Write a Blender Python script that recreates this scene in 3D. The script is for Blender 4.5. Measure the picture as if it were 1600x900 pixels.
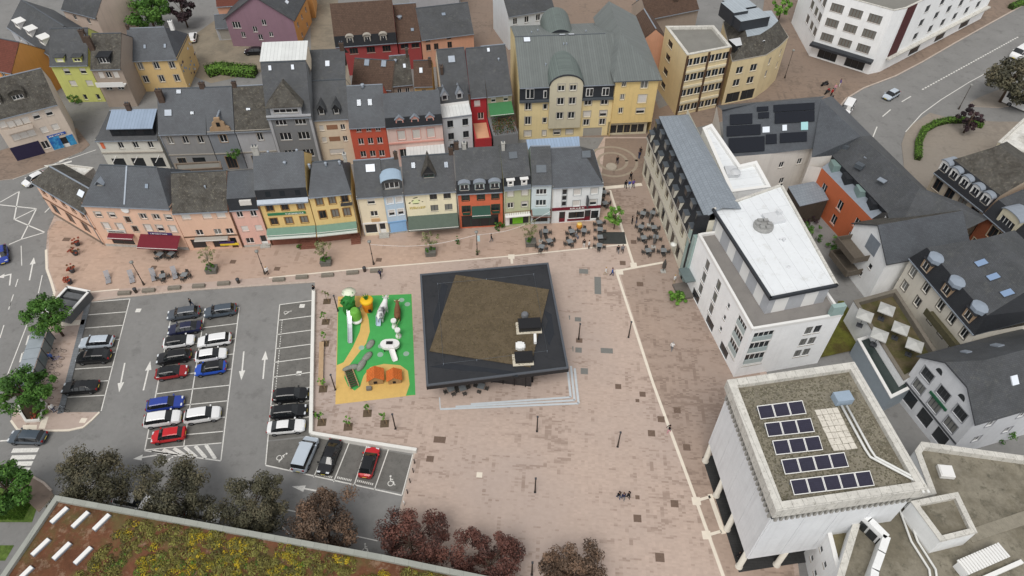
import bpy, bmesh, math, random
from mathutils import Vector, Matrix
from mathutils.noise import noise
R = math.radians
rnd = random.Random(7)
scene = bpy.context.scene
for o in list(bpy.data.objects): bpy.data.objects.remove(o)
col = scene.collection

# ---------------------------------------------------------------- camera
CH, CF, CT = 78.0, 1100.0, R(47.0)          # height, focal length in px of a 1600 px wide frame, pitch down
cd = bpy.data.cameras.new('camera'); cam = bpy.data.objects.new('camera', cd); col.objects.link(cam)
cam.location = (0, 0, CH); cam.rotation_euler = (R(90) - CT, 0, 0)
cd.sensor_width = 36; cd.lens = 36 * CF / 1600; cd.clip_start = .5; cd.clip_end = 6000
scene.camera = cam
scene.render.resolution_x, scene.render.resolution_y = 1024, 576
# ---------------------------------------------------------------- light
w = bpy.data.worlds.new('World'); scene.world = w; w.use_nodes = True
nt = w.node_tree; bg = nt.nodes['Background']
sky = nt.nodes.new('ShaderNodeTexSky'); sky.sky_type = 'NISHITA'; sky.sun_disc = False
SUN_EL, SUN_AZ = R(60), R(200)              # azimuth clockwise from +Y
sky.sun_elevation = SUN_EL; sky.sun_rotation = SUN_AZ
sky.air_density = 1.0; sky.dust_density = 1.0; sky.ozone_density = 1.0
hs = nt.nodes.new('ShaderNodeHueSaturation'); hs.inputs['Saturation'].default_value = .10
nt.links.new(sky.outputs[0], hs.inputs['Color']); nt.links.new(hs.outputs[0], bg.inputs[0])
bg.inputs[1].default_value = .13
sl = bpy.data.lights.new('sun', 'SUN'); sun = bpy.data.objects.new('sun', sl); col.objects.link(sun)
sl.energy = 1.25; sl.angle = R(26); sl.color = (1, .96, .9)
sd = Vector((math.sin(SUN_AZ) * math.cos(SUN_EL), math.cos(SUN_AZ) * math.cos(SUN_EL), math.sin(SUN_EL)))
sun.rotation_euler = sd.to_track_quat('Z', 'Y').to_euler(); sun.location = sd * 300
vs = scene.view_settings
vs.view_transform = 'Standard'; vs.look = 'None'; vs.gamma = 1; vs.exposure = .36; vs.use_curve_mapping = False

# ---------------------------------------------------------------- helpers
_F = Vector((0, math.cos(CT), -math.sin(CT))); _U = Vector((0, math.sin(CT), math.cos(CT)))
def G(px, py, z=0.0):
    "point at height z that lies in the direction of a photo pixel (1600 x 900)"
    d = _F + Vector((1, 0, 0)) * ((px - 800) / CF) + _U * ((450 - py) / CF)
    return Vector((0, 0, CH)) + d * ((z - CH) / d.z)
def S(r, g, b):
    f = lambda c: (c / 255 / 12.92) if c <= 10 else ((c / 255 + .055) / 1.055) ** 2.4
    return (f(r), f(g), f(b))

MATS = {}
def mat(name, c, rough=.8, var=.12, scale=1.5, metal=0., spec=.3, c2=None, bump=0., bscale=20., coat=0., brick=None, streak=0., c3=None, trans=0.):
    "principled material; var = brightness variation by noise in metres, c2 = second patchy colour, brick=(w,h,joint,dark) courses in surface metres"
    if name in MATS: return MATS[name]
    m = bpy.data.materials.new(name); m.use_nodes = True; MATS[name] = m
    n = m.node_tree.nodes; l = m.node_tree.links; b = n['Principled BSDF']
    b.inputs['Roughness'].default_value = rough; b.inputs['Metallic'].default_value = metal
    b.inputs['Specular IOR Level'].default_value = spec
    if coat: b.inputs['Coat Weight'].default_value = coat; b.inputs['Coat Roughness'].default_value = .08
    m.diffuse_color = (*c, 1)
    if var <= 0 and not brick and not c2:
        b.inputs['Base Color'].default_value = (*c, 1); return m
    g = n.new('ShaderNodeNewGeometry'); pos = g.outputs['Position']
    def nz(sc, det=3, ro=.6):
        t = n.new('ShaderNodeTexNoise'); t.inputs['Scale'].default_value = sc; t.inputs['Detail'].default_value = det; t.inputs['Roughness'].default_value = ro
        l.new(pos, t.inputs['Vector']); return t.outputs['Fac']
    def ramp(fac, lo, hi, a=0., z=1.):
        t = n.new('ShaderNodeMapRange'); t.inputs[1].default_value = lo; t.inputs[2].default_value = hi
        t.inputs[3].default_value = a; t.inputs[4].default_value = z; l.new(fac, t.inputs[0]); return t.outputs[0]
    def mix(fac, a, bb, mode='MIX'):
        t = n.new('ShaderNodeMix'); t.data_type = 'RGBA'; t.blend_type = mode
        for s, v in ((t.inputs[0], fac), (t.inputs[6], a), (t.inputs[7], bb)):
            if isinstance(v, tuple): s.default_value = (*v, 1)
            elif isinstance(v, (int, float)): s.default_value = v
            else: l.new(v, s)
        return t.outputs[2]
    cur = c
    if c2: cur = mix(ramp(nz(scale * .6, 5, .7), .44, .6), cur, c2)
    if c3: cur = mix(ramp(nz(scale * 2.3, 5, .75), .55, .66), cur, c3)
    hb = None
    if brick:
        uv = n.new('ShaderNodeUVMap'); t = n.new('ShaderNodeTexBrick'); l.new(uv.outputs[0], t.inputs['Vector'])
        t.inputs['Scale'].default_value = 1; t.inputs['Brick Width'].default_value = brick[0]; t.inputs['Row Height'].default_value = brick[1]
        t.inputs['Mortar Size'].default_value = brick[2]; t.inputs['Color1'].default_value = (1, 1, 1, 1)
        k = brick[3]; t.inputs['Color2'].default_value = (k, k, k, 1); t.inputs['Mortar'].default_value = (k * .75, k * .75, k * .75, 1)
        cur = mix(1., cur, t.outputs['Color'], 'MULTIPLY')
    if var > 0:
        v = ramp(nz(scale, 4, .65), .25, .75, 1 - var, 1 + var)
        v2 = ramp(nz(scale * 9, 3, .7), .25, .75, 1 - var * .6, 1 + var * .6)
        mm = n.new('ShaderNodeMath'); mm.operation = 'MULTIPLY'; l.new(v, mm.inputs[0]); l.new(v2, mm.inputs[1])
        cb = n.new('ShaderNodeCombineColor')
        for i in range(3): l.new(mm.outputs[0], cb.inputs[i])
        cur = mix(1., cur, cb.outputs[0], 'MULTIPLY')
    if streak:
        mp = n.new('ShaderNodeMapping'); mp.inputs['Scale'].default_value = (2.2, 2.2, .12); l.new(pos, mp.inputs[0])
        t = n.new('ShaderNodeTexNoise'); t.inputs['Scale'].default_value = 1.; t.inputs['Detail'].default_value = 4; l.new(mp.outputs[0], t.inputs['Vector'])
        cur = mix(ramp(t.outputs['Fac'], .5, .75, 0, streak), cur, (.1, .09, .08))
    if isinstance(cur, tuple): b.inputs['Base Color'].default_value = (*cur, 1)
    else: l.new(cur, b.inputs['Base Color'])
    if bump:
        bp = n.new('ShaderNodeBump'); bp.inputs['Strength'].default_value = bump; bp.inputs['Distance'].default_value = .05
        l.new(nz(bscale, 3), bp.inputs['Height']); l.new(bp.outputs[0], b.inputs['Normal'])
    return m

class MB:
    "collects faces; build() links them as ONE mesh object"
    def __init__(s): s.v = []; s.f = []; s.m = []; s.sm = []
    def poly(s, pts, m=0, smooth=False):
        i = len(s.v); s.v += [tuple(p) for p in pts]; s.f.append(tuple(range(i, i + len(pts)))); s.m.append(m); s.sm.append(smooth); return s
    def box(s, x0, x1, y0, y1, z0, z1, m=0, top=None, M=None):
        p = [(x, y, z) for z in (z0, z1) for (x, y) in ((x0, y0), (x1, y0), (x1, y1), (x0, y1))]
        if M: p = [tuple(M @ Vector(q)) for q in p]
        i = len(s.v); s.v += p
        for k, f in enumerate(((0, 3, 2, 1), (4, 5, 6, 7), (0, 1, 5, 4), (1, 2, 6, 5), (2, 3, 7, 6), (3, 0, 4, 7))):
            s.f.append(tuple(i + a for a in f)); s.m.append(top if (top is not None and k == 1) else m); s.sm.append(False)
        return s
    def prism(s, pts, z0, z1, m=0, top=None):
        "vertical prism on a CCW xy polygon"
        n = len(pts)
        s.poly([(p[0], p[1], z1) for p in pts], m if top is None else top)
        s.poly([(p[0], p[1], z0) for p in reversed(pts)], m)
        for i in range(n):
            a, b = pts[i], pts[(i + 1) % n]
            s.poly([(a[0], a[1], z0), (b[0], b[1], z0), (b[0], b[1], z1), (a[0], a[1], z1)], m)
        return s
    def tube(s, pts, rr, n=8, m=0, cap=True):
        pts = [Vector(p) for p in pts]; k = len(pts)
        if not isinstance(rr, (list, tuple)): rr = [rr] * k
        i0 = len(s.v)
        for j, p in enumerate(pts):
            t = (pts[min(j + 1, k - 1)] - pts[max(j - 1, 0)]).normalized()
            a = t.cross(Vector((0, 0, 1)) if abs(t.z) < .9 else Vector((1, 0, 0))).normalized(); b = a.cross(t)
            for q in range(n):
                an = 2 * math.pi * q / n
                s.v.append(tuple(p + (a * math.cos(an) + b * math.sin(an)) * rr[j]))
        for j in range(k - 1):
            for q in range(n):
                a = i0 + j * n + q; b = i0 + j * n + (q + 1) % n
                s.f.append((a, a + n, b + n, b)); s.m.append(m); s.sm.append(n > 5)
        if cap:
            s.f.append(tuple(i0 + q for q in range(n))); s.m.append(m); s.sm.append(False)
            s.f.append(tuple(i0 + (k - 1) * n + q for q in reversed(range(n)))); s.m.append(m); s.sm.append(False)
        return s
    def lathe(s, c, prof, n=12, m=0):
        i0 = len(s.v); k = len(prof)
        for r_, z in prof:
            for q in range(n):
                an = 2 * math.pi * q / n; s.v.append((c[0] + r_ * math.cos(an), c[1] + r_ * math.sin(an), c[2] + z))
        for j in range(k - 1):
            for q in range(n):
                a = i0 + j * n + q; b = i0 + j * n + (q + 1) % n
                s.f.append((a, b, b + n, a + n)); s.m.append(m); s.sm.append(True)
        s.f.append(tuple(i0 + (k - 1) * n + q for q in range(n))); s.m.append(m); s.sm.append(False)
        return s
    def mesh(s, name, mats, uv=True):
        me = bpy.data.meshes.new(name); me.from_pydata(s.v, [], s.f)
        for m in (mats if isinstance(mats, (list, tuple)) else [mats]): me.materials.append(m)
        if any(s.m): me.polygons.foreach_set('material_index', s.m)
        if any(s.sm): me.polygons.foreach_set('use_smooth', s.sm)
        if uv:
            u = me.uv_layers.new(name='UVMap'); buf = []
            for p in me.polygons:
                nn = p.normal
                if abs(nn.z) > .98: a, b = Vector((1, 0, 0)), Vector((0, 1, 0))
                else:
                    a = Vector((-nn.y, nn.x, 0)).normalized(); b = nn.cross(a)
                for vi in p.vertices:
                    co = me.vertices[vi].co; buf += [co.dot(a), co.dot(b)]
            u.data.foreach_set('uv', buf)
        me.update(); return me
    def build(s, name, mats, parent=None, uv=True):
        return link(name, s.mesh(name, mats, uv), parent)
def link(name, me, parent=None, loc=None, rz=0.):
    o = bpy.data.objects.new(name, me); col.objects.link(o); o.parent = parent
    if loc is not None: o.location = loc
    if rz: o.rotation_euler = (0, 0, rz)
    return o
def tag(o, label, cat, group=None):
    o['label'] = label; o['category'] = cat
    if group: o['group'] = group
    return o
def thing(name, label, cat, loc=(0, 0, 0), rz=0., group=None):
    o = link(name, None, None, loc, rz); o.empty_display_size = .3
    return tag(o, label, cat, group)
def struct(o): o['kind'] = 'structure'; return o
def stuff(o): o['kind'] = 'stuff'; return o
def copy_tree(o, loc=None, rz=None, label=None, parent=None):
    c = o.copy(); col.objects.link(c); c.parent = parent
    if loc is not None: c.location = loc
    if rz is not None: c.rotation_euler = (0, 0, rz)
    if label: c['label'] = label
    for ch in KIDS(o): copy_tree(ch, parent=c)
    return c
def KIDS(o): return [c for c in bpy.data.objects if c.parent == o]
def text_mesh(s, size, m, depth=.02, align='LEFT'):
    cu = bpy.data.curves.new('lettering', 'FONT'); cu.body = s; cu.size = size; cu.extrude = depth; cu.align_x = align; cu.resolution_u = 2
    o = bpy.data.objects.new('lettering', cu); col.objects.link(o)
    me = bpy.data.meshes.new_from_object(o.evaluated_get(bpy.context.evaluated_depsgraph_get()))
    bpy.data.objects.remove(o); bpy.data.curves.remove(cu)
    me.materials.clear(); me.materials.append(m); me.name = 'lettering'; return me
# ---------------------------------------------------------------- the ground
ASPH = mat('asphalt', S(130, 129, 127), .9, .10, .22, bump=.15, bscale=30, c3=S(118, 117, 115))
ASPH2 = mat('asphalt_parking', S(132, 131, 129), .9, .11, .16, c3=S(120, 119, 117), bump=.15, bscale=30)
ASPH3 = mat('asphalt_patched_bay', S(110, 108, 104), .9, .2, .9, c3=S(95, 93, 90), bump=.2, bscale=25)
PAINT = mat('road_paint', S(222, 220, 214), .7, .14, 3, c3=S(164, 162, 158))
STONE = mat('kerb_stone', S(190, 176, 164), .85, .12, 2, brick=(1., 5., .02, .9))
BAND = mat('pale_stone_band', S(226, 216, 200), .8, .06, 2)
CHANNEL = mat('drain_channel_concrete', S(128, 132, 136), .85, .1, 2, brick=(.8, .4, .02, .86))
LAWN = mat('lawn_soil', S(92, 112, 52), .95, .35, 1.5, c2=S(70, 92, 36))
DIRT = mat('courtyard_gravel', S(140, 130, 114), .95, .12, .5, c2=S(126, 118, 104))

def paver_mat(name, c, dark, amt, bw=.42, bh=.21):
    "small pavers: every paver its own shade, darker ones scattered in drifts and in streaks along the courses"
    m = bpy.data.materials.new(name); m.use_nodes = True; n = m.node_tree.nodes; l = m.node_tree.links; b = n['Principled BSDF']
    b.inputs['Roughness'].default_value = .85; b.inputs['Specular IOR Level'].default_value = .25
    g = n.new('ShaderNodeNewGeometry'); mp = n.new('ShaderNodeMapping'); mp.inputs['Rotation'].default_value = (0, 0, R(4)); l.new(g.outputs['Position'], mp.inputs[0])
    sn = n.new('ShaderNodeVectorMath'); sn.operation = 'SNAP'; sn.inputs[1].default_value = (bw, bh, 5); l.new(mp.outputs[0], sn.inputs[0])
    wn = n.new('ShaderNodeTexWhiteNoise'); wn.noise_dimensions = '3D'; l.new(sn.outputs[0], wn.inputs[0])
    def nz(v, sc, det=3):
        t = n.new('ShaderNodeTexNoise'); t.inputs['Scale'].default_value = sc; t.inputs['Detail'].default_value = det; l.new(v, t.inputs['Vector']); return t.outputs['Fac']
    def mth(op, a, bb):
        t = n.new('ShaderNodeMath'); t.operation = op
        for i, v in enumerate((a, bb)):
            if isinstance(v, (int, float)): t.inputs[i].default_value = v
            else: l.new(v, t.inputs[i])
        return t.outputs[0]
    def rmp(f, lo, hi, a=0., z=1.):
        t = n.new('ShaderNodeMapRange'); t.inputs[1].default_value = lo; t.inputs[2].default_value = hi; t.inputs[3].default_value = a; t.inputs[4].default_value = z; l.new(f, t.inputs[0]); return t.outputs[0]
    def mx(f, a, bb, mode='MIX'):
        t = n.new('ShaderNodeMix'); t.data_type = 'RGBA'; t.blend_type = mode
        for s, v in ((t.inputs[0], f), (t.inputs[6], a), (t.inputs[7], bb)):
            if isinstance(v, tuple): s.default_value = (*v, 1)
            elif isinstance(v, (int, float)): s.default_value = v
            else: l.new(v, s)
        return t.outputs[2]
    m2 = n.new('ShaderNodeMapping'); m2.inputs['Scale'].default_value = (.9, .22, 1); l.new(sn.outputs[0], m2.inputs[0])
    m3 = n.new('ShaderNodeMapping'); m3.inputs['Scale'].default_value = (.22, .9, 1); l.new(sn.outputs[0], m3.inputs[0])
    drift = nz(g.outputs['Position'], .06, 3); st = mth('MAXIMUM', nz(m2.outputs[0], 1.1, 2), nz(m3.outputs[0], 1.1, 2))
    st = mth('ADD', mth('MULTIPLY', st, .75), mth('MULTIPLY', drift, .55))
    st = mth('ADD', st, mth('MULTIPLY', wn.outputs['Value'], .18))
    c1 = mx(wn.outputs['Value'], tuple(x * .93 for x in c), tuple(x * 1.06 for x in c))
    c1 = mx(rmp(nz(g.outputs['Position'], .045, 4), .42, .62), c1, tuple(x * y for x, y in zip(c, (.9, .93, .97))))
    c1 = mx(rmp(st, .815, .93, 0, amt), c1, dark)
    c1 = mx(rmp(nz(g.outputs['Position'], 1.7, 5), .3, .7, .25, 0), c1, tuple(x * .72 for x in c))
    l.new(c1, b.inputs['Base Color']); return m
PAV = paver_mat('plaza_pavers', S(190, 170, 157), S(143, 124, 112), .75)
PAV2 = paver_mat('street_pavers', S(142, 124, 110), S(110, 98, 88), .7)
PAVS = paver_mat('side_pavers', S(170, 150, 136), S(132, 114, 102), .8)
PAVF = paver_mat('house_front_pavers', S(190, 164, 146), S(148, 126, 110), .6, .6, .3)
PAV3 = paver_mat('grey_pavers', S(150, 140, 128), S(122, 114, 106), .5)

def ccw(p):
    a = sum(p[i][0] * p[(i + 1) % len(p)][1] - p[(i + 1) % len(p)][0] * p[i][1] for i in range(len(p)))
    return p if a > 0 else p[::-1]
def sheet(name, px, z, m, parent=None, kind=True):
    pts = ccw([G(x, y, z)[:2] for x, y in px])
    o = MB().poly([(x, y, z) for x, y in pts]).build(name, m, parent)
    return struct(o) if kind and not parent else o
def slab(name, px, z, m, kerb=STONE, z0=-.05):
    pts = ccw([G(x, y, z)[:2] for x, y in px])
    return struct(MB().prism(pts, z0, z, 1, 0).build(name, [m, kerb]))
def strip(pts, wd, z, mb=None, m=0):
    "flat band of width wd along a polyline of xy points"
    mb = mb or MB(); P = [Vector(p[:2]) for p in pts]
    for i in range(len(P) - 1):
        d = (P[i + 1] - P[i]).normalized(); nn = Vector((-d.y, d.x)) * wd / 2
        a, b = P[i], P[i + 1]
        mb.poly([(*(a - nn), z), (*(b - nn), z), (*(b + nn), z), (*(a + nn), z)], m)
    return mb
def kerbline(name, px, wd=.3, z=.13, parent=None, z0=-.05, m=None):
    P = [G(x, y, .12).xy for x, y in px]; mb = MB()
    for i in range(len(P) - 1):
        d = (P[i + 1] - P[i]); L = d.length; d.normalize()
        M = Matrix.Translation((*P[i], 0)) @ Matrix.Rotation(math.atan2(d.y, d.x), 4, 'Z')
        mb.box(-.02, L + .02, -wd / 2, wd / 2, z0, z + .002 * (i % 2), M=M)
    return mb.build(name, m or STONE, parent)

ground = struct(MB().poly([(-1500, -900, 0), (1500, -900, 0), (1500, 2600, 0), (-1500, 2600, 0)]).build('ground', ASPH))
parking = sheet('parking_lot', [(97, 646), (142, 470), (200, 463), (300, 453), (400, 446), (493, 440), (487, 682), (648, 707), (627, 790), (610, 862), (560, 850), (100, 776), (90, 700), (150, 660)], .004, ASPH2)
plaza_px = [(86, 335), (74, 362), (72, 390), (73, 420), (80, 440), (85, 457), (76, 497), (68, 513), (41, 585), (25, 631), (17, 657), (27, 671), (60, 673), (107, 672), (130, 667), (144, 655), (155, 644),
            (96, 644), (141, 471), (200, 463), (300, 453), (400, 446), (492, 440), (487, 682), (648, 707), (627, 790), (606, 900), (606, 980), (1260, 980), (1215, 640), (1150, 420), (1020, 214), (944, 214), (900, 290), (600, 320), (300, 345), (130, 330)]
plaza = slab('plaza', plaza_px, .12, PAV)
street = slab('pedestrian_street', [(944, 214), (1020, 214), (1180, 178), (1303, 178), (1322, 154), (1350, 137), (1400, 118), (1440, 97), (1490, 68), (1540, 40), (1600, 7), (1640, -20), (1600, -60), (1240, -60), (1200, -40), (1180, 100), (1030, 170), (1000, 100), (990, -60), (700, -60), (735, 50), (735, 120), (800, 214)], .12, PAV2)
slab('pavement_by_hedge', [(1413, 262), (1409, 224), (1415, 207), (1427, 193), (1453, 176), (1490, 186), (1560, 190), (1640, 190), (1640, 300), (1500, 330), (1440, 290)], .12, PAV3)
slab('pavement_by_square', [(1600, 128), (1560, 140), (1530, 152), (1516, 160), (1522, 166), (1560, 168), (1620, 160), (1640, 120)], .12, PAV3)
slab('pavement_left', [(-40, 286), (20, 279), (40, 272), (75, 258), (128, 236), (140, 226), (120, 200), (0, 235), (-40, 240)], .12, PAV2)
slab('pavement_corner', [(38, 742), (52, 745), (68, 754), (80, 766), (84, 775), (60, 800), (30, 770)], .10, PAV2)
sheet('courtyard_ground', [(296, 60), (345, 25), (410, 30), (420, 110), (330, 130), (300, 118)], .006, DIRT)
sheet('lane_ground', [(484, -40), (530, -40), (524, 90), (486, 90)], .006, DIRT)
lawn = sheet('lawn', [(-60, 768), (20, 760), (58, 792), (50, 816), (-60, 816)], .02, LAWN)
lawn2 = sheet('lawn_strip', [(-60, 852), (22, 852), (8, 876), (-60, 876)], .02, LAWN)
# parking bays patched with darker asphalt
sheet('patched_asphalt', [(143, 471), (203, 467), (158, 642), (99, 646)], .008, ASPH3, parking)
sheet('patched_asphalt', [(268, 508), (372, 484), (346, 692), (228, 702)], .008, ASPH3, parking)
sheet('patched_asphalt', [(437, 477), (492, 469), (487, 680), (420, 688)], .008, ASPH3, parking)
sheet('patched_asphalt', [(418, 690), (487, 683), (645, 712), (628, 770), (416, 728)], .008, ASPH3, parking)
sheet('side_paving', [(968, 424), (1022, 598), (1050, 672), (1090, 780), (1134, 900), (1150, 960), (1250, 960), (1205, 640), (1140, 430), (1018, 216), (946, 216), (941, 292), (954, 297), (990, 412)], .1225, PAVS, plaza)
sheet('house_front_paving', [(130, 456), (430, 432), (562, 419), (799, 399), (974, 380), (950, 300), (935, 300), (600, 335), (300, 350), (130, 345), (88, 345), (77, 362), (76, 392), (77, 420), (84, 440), (90, 455)], .1222, PAVF, plaza)
sheet('alley_paving', [(1003, 286), (1020, 216), (946, 216), (938, 292)], .1235, PAV2, plaza)
# drain channel and kerbs
mb = strip([G(138, 471, .13), G(94, 646, .13)], .75, .126); mb.build('drain_channel', CHANNEL, plaza)
kerbline('kerb', [(135, 468), (200, 463), (300, 453), (400, 446), (492, 440)], .22, .128, plaza)
kerbline('kerb', [(72, 390), (73, 420), (80, 440), (85, 457), (76, 497), (68, 513), (41, 585)], .35, .126, plaza, m=BAND)
kerbline('kerb', [(17, 657), (27, 671), (60, 673), (107, 672), (130, 667), (144, 655), (155, 644)], .25, .128, plaza, m=BAND)
kerbline('kerb', [(648, 707), (627, 790), (606, 900)], .2, .122, plaza)
kerbline('kerb', [(1303, 178), (1322, 154), (1350, 137), (1400, 118), (1440, 97), (1490, 68), (1540, 40), (1600, 7)], .3, .127, street)
kerbline('kerb', [(38, 742), (52, 745), (68, 754), (80, 766)], .25, .106, None)['kind'] = 'structure'
# pale stone bands set in the plaza
def band(pts, wd):
    strip([G(x, y, .12) for x, y in pts], wd, .124).build('stone_band', BAND, plaza)
band([(963, 424), (1020, 598), (1047, 672), (1087, 780), (1130, 900), (1140, 930)], .38)
band([(123, 458), (186, 452)], .22); band([(420, 434), (562, 420), (799, 400), (974, 382)], .24)
band([(953, 297), (990, 414)], .4); band([(960, 424), (1036, 410)], .4); band([(940, 294), (1003, 288)], .8)
band([(799, 399), (800, 412)], .4); band([(1089, 782), (1110, 776)], .35); band([(1106, 836), (1127, 830)], .35)
band([(1109, 772), (1131, 834)], .55)
for x, y, s in ((799, 401, 1.), (974, 381, .8), (990, 414, 1.), (968, 425, 1.1), (1088, 783, 1.0), (1104, 836, 1.)):
    c = G(x, y, .12); MB().box(c.x - s / 2, c.x + s / 2, c.y - s / 2, c.y + s / 2, .121, .128).build('stone_square', BAND, plaza)
band([(84, 527), (133, 519)], .0) if False else None
sheet('stone_patch', [(94, 502), (133, 499), (131, 507), (96, 510)], .126, BAND, plaza)
sheet('stone_patch', [(66, 651), (76, 651), (70, 670), (60, 670)], .126, BAND, plaza)
sheet('stone_patch', [(36, 664), (58, 664), (57, 671), (34, 671)], .127, BAND, plaza)
# iron covers and grates let into the paving
IRON = mat('cover_iron', S(112, 94, 82), .7, .2, 6); IRON2 = mat('cover_grey', S(122, 122, 118), .7, .15, 6)
for x, y, a, b, m in ((687, 687, 1.5, .9, IRON), (672, 717, .9, .8, IRON), (966, 604, .8, .8, IRON), (1004, 616, .8, .8, IRON), (996, 626, .5, .5, IRON), (1058, 641, .9, .9, IRON), (1033, 655, .9, .9, IRON), (1018, 677, .9, .9, IRON),
                      (1073, 699, .9, .9, IRON), (1054, 787, .9, .9, IRON), (1031, 871, 1., 1., IRON), (996, 810, .9, .9, IRON), (996, 777, .5, .5, IRON), (934, 446, 1.0, 3.6, IRON2), (912, 424, 1.4, 1., IRON2), (886, 496, .9, .8, IRON2), (903, 499, .9, .8, IRON2),
                      (905, 532, .9, .8, IRON), (891, 545, .9, .9, IRON2), (904, 547, .9, .9, IRON2), (913, 580, 1., 1., IRON2), (948, 548, 1.7, .9, IRON2), (1000, 444, 1., .9, IRON), (973, 411, .9, .9, IRON), (990, 378, .9, .9, IRON),
                      (160, 356, 1., .9, IRON), (104, 374, 1.2, .8, IRON), (240, 418, .9, .8, IRON), (364, 409, .9, .8, IRON), (433, 420, .9, .8, IRON), (592, 406, .9, .8, IRON), (749, 742, .7, .7, BAND), (130, 657, .8, .7, BAND)):
    c = G(x, y, .12); o = MB().box(-a / 2, a / 2, -b / 2, b / 2, .0, .012).build('iron_cover', m, plaza); o.location = (c.x, c.y, .118); o.rotation_euler.z = R(-4)
for x, y in ((752, 788),) : pass
# ---- painted markings
def line(pts, wd=.13, z=.012, parent=None, name='painted_line'):
    return strip([G(x, y, z) for x, y in pts], wd, z).build(name, PAINT, parent or parking)
def dashes(a, b, n, fill=.5, wd=.15, parent=None, z=.012):
    A, B = G(*a, z), G(*b, z)
    for i in range(n):
        p, q = A.lerp(B, i / n), A.lerp(B, (i + fill) / n); strip([p, q], wd, z).build('painted_dash', PAINT, parent or ground)
def arrow(tail, tip, parent, wd=.2, z=.012, bent=0):
    A, B = G(*tail, z).xy, G(*tip, z).xy; d = (B - A); L = d.length; d.normalize(); nn = Vector((-d.y, d.x)); mb = MB()
    hl = min(1.6, L * .38); c = B - d * hl
    strip([A, c], wd, z, mb)
    if not bent: mb.poly([(*(c - nn * .42), z), (*B, z), (*(c + nn * .42), z)][::1])
    else:
        e = c + nn * bent; strip([c - nn * bent * .1, e], wd * 1.4, z + .001, mb); mb.poly([(*(e - d * .5), z), (*(e + d * .5), z), (*(e + nn * bent * 1.0), z)] if bent < 0 else [(*(e + d * .5), z), (*(e - d * .5), z), (*(e + nn * bent), z)])
    return mb.build('painted_arrow', PAINT, parent)
def lerp2(a, b, t): return (a[0] + (b[0] - a[0]) * t, a[1] + (b[1] - a[1]) * t)
# left row
L0, L1, L2, L3 = (203, 467), (158, 642), (143, 472), (99, 645)
line([L0, L1]);
for t in (0, .115, .235, .36, .475, .605, .73, .86): line([lerp2(L2, L3, t), lerp2(L0, L1, t)])
# double row in the middle
a0, a1, b0, b1, c0, c1 = (267, 497), (226, 703), (320, 487), (287, 697), (374, 480), (345, 720)
line([a0, a1]); line([b0, b1]); line([c0, c1])
for t in (0, .12, .232, .345, .455, .575, .69, .81, .915, 1.): line([lerp2(a0, a1, t), lerp2(b0, b1, t)]); line([lerp2(b0, b1, t), lerp2(c0, (346, 692), t)])
line([(226, 704), (345, 720)], .16)
for i in range(6):
    p = lerp2((238, 704), (330, 694), i / 5.5); q = lerp2((262, 710), (344, 718), i / 5.5); line([p, q], .42)
# right row
r0, r1, s0, s1 = (437, 476), (415, 726), (491, 469), (487, 680)
line([r0, r1])
for t in (0, .115, .22, .325, .425, .535, .645, .745, .865): line([lerp2(r0, (418, 688), t), lerp2(s0, s1, t * .995)])
dashes(lerp2((441, 500), (430, 615), 0), (430, 615), 30, .55, .1, parking)
# lower row
line([(415, 727), (628, 774)], .16)
for a, b in (((487, 682), (452, 735)), ((515, 686), (490, 746)), ((546, 691), (521, 753)), ((573, 697), (553, 759)), ((607, 702), (585, 765)), ((645, 710), (628, 774))): line([a, b])
for a, b in (((497, 740), (520, 746)), ((527, 746), (550, 751)), ((558, 751), (584, 757))): dashes(a, b, 9, .6, .28, parking)
def wheelchair(x, y, s, rz, parent=None):
    z = .013; mb = MB(); M = Matrix.Rotation(rz, 3, 'Z')
    def tr(p): return (M @ Vector((p[0] * s, p[1] * s, 0))).xy
    c = [tr((.28 * math.cos(a * .5236) - .02, .28 * math.sin(a * .5236) - .25)) for a in range(-8, 3)]
    strip(c, .09 * s, z, mb); strip([tr((-.1, .42)), tr((-.05, 0)), tr((.25, -.02)), tr((.38, -.42)), tr((.5, -.4))], .11 * s, z + .0005, mb); strip([tr((-.06, .22)), tr((.2, .2))], .09 * s, z + .001, mb)
    mb.poly([(*tr((-.12 + .11 * math.cos(a), .58 + .11 * math.sin(a))), z) for a in [k * .785 for k in range(8)]])
    o = mb.build('wheelchair_symbol', PAINT, parent or parking); g = G(x, y, 0); o.location = (g.x, g.y, 0); return o
wheelchair(440, 714, 1.15, R(-60)); wheelchair(611, 752, 1.15, 0); wheelchair(449, 488, .9, R(-75)); wheelchair(262, 719, 1.0, R(-60)); wheelchair(571, 857, .9, 0)
for x, y in ((472, 478), (467, 583), (216, 485)): line([(x - 4, y), (x + 4, y)], .7)
arrow((195, 567), (186, 613), parking); arrow((224, 610), (235, 564), parking); arrow((381, 549), (377, 594), parking); arrow((411, 592), (415, 548), parking)
arrow((513, 770), (456, 760), parking); arrow((245, 711), (208, 717), parking)
line([(446, 796), (474, 802)]); line([(553, 837), (590, 845)]); line([(440, 822), (452, 834)])
dashes((340, 794), (440, 818), 2, .5, .13, parking)
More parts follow.
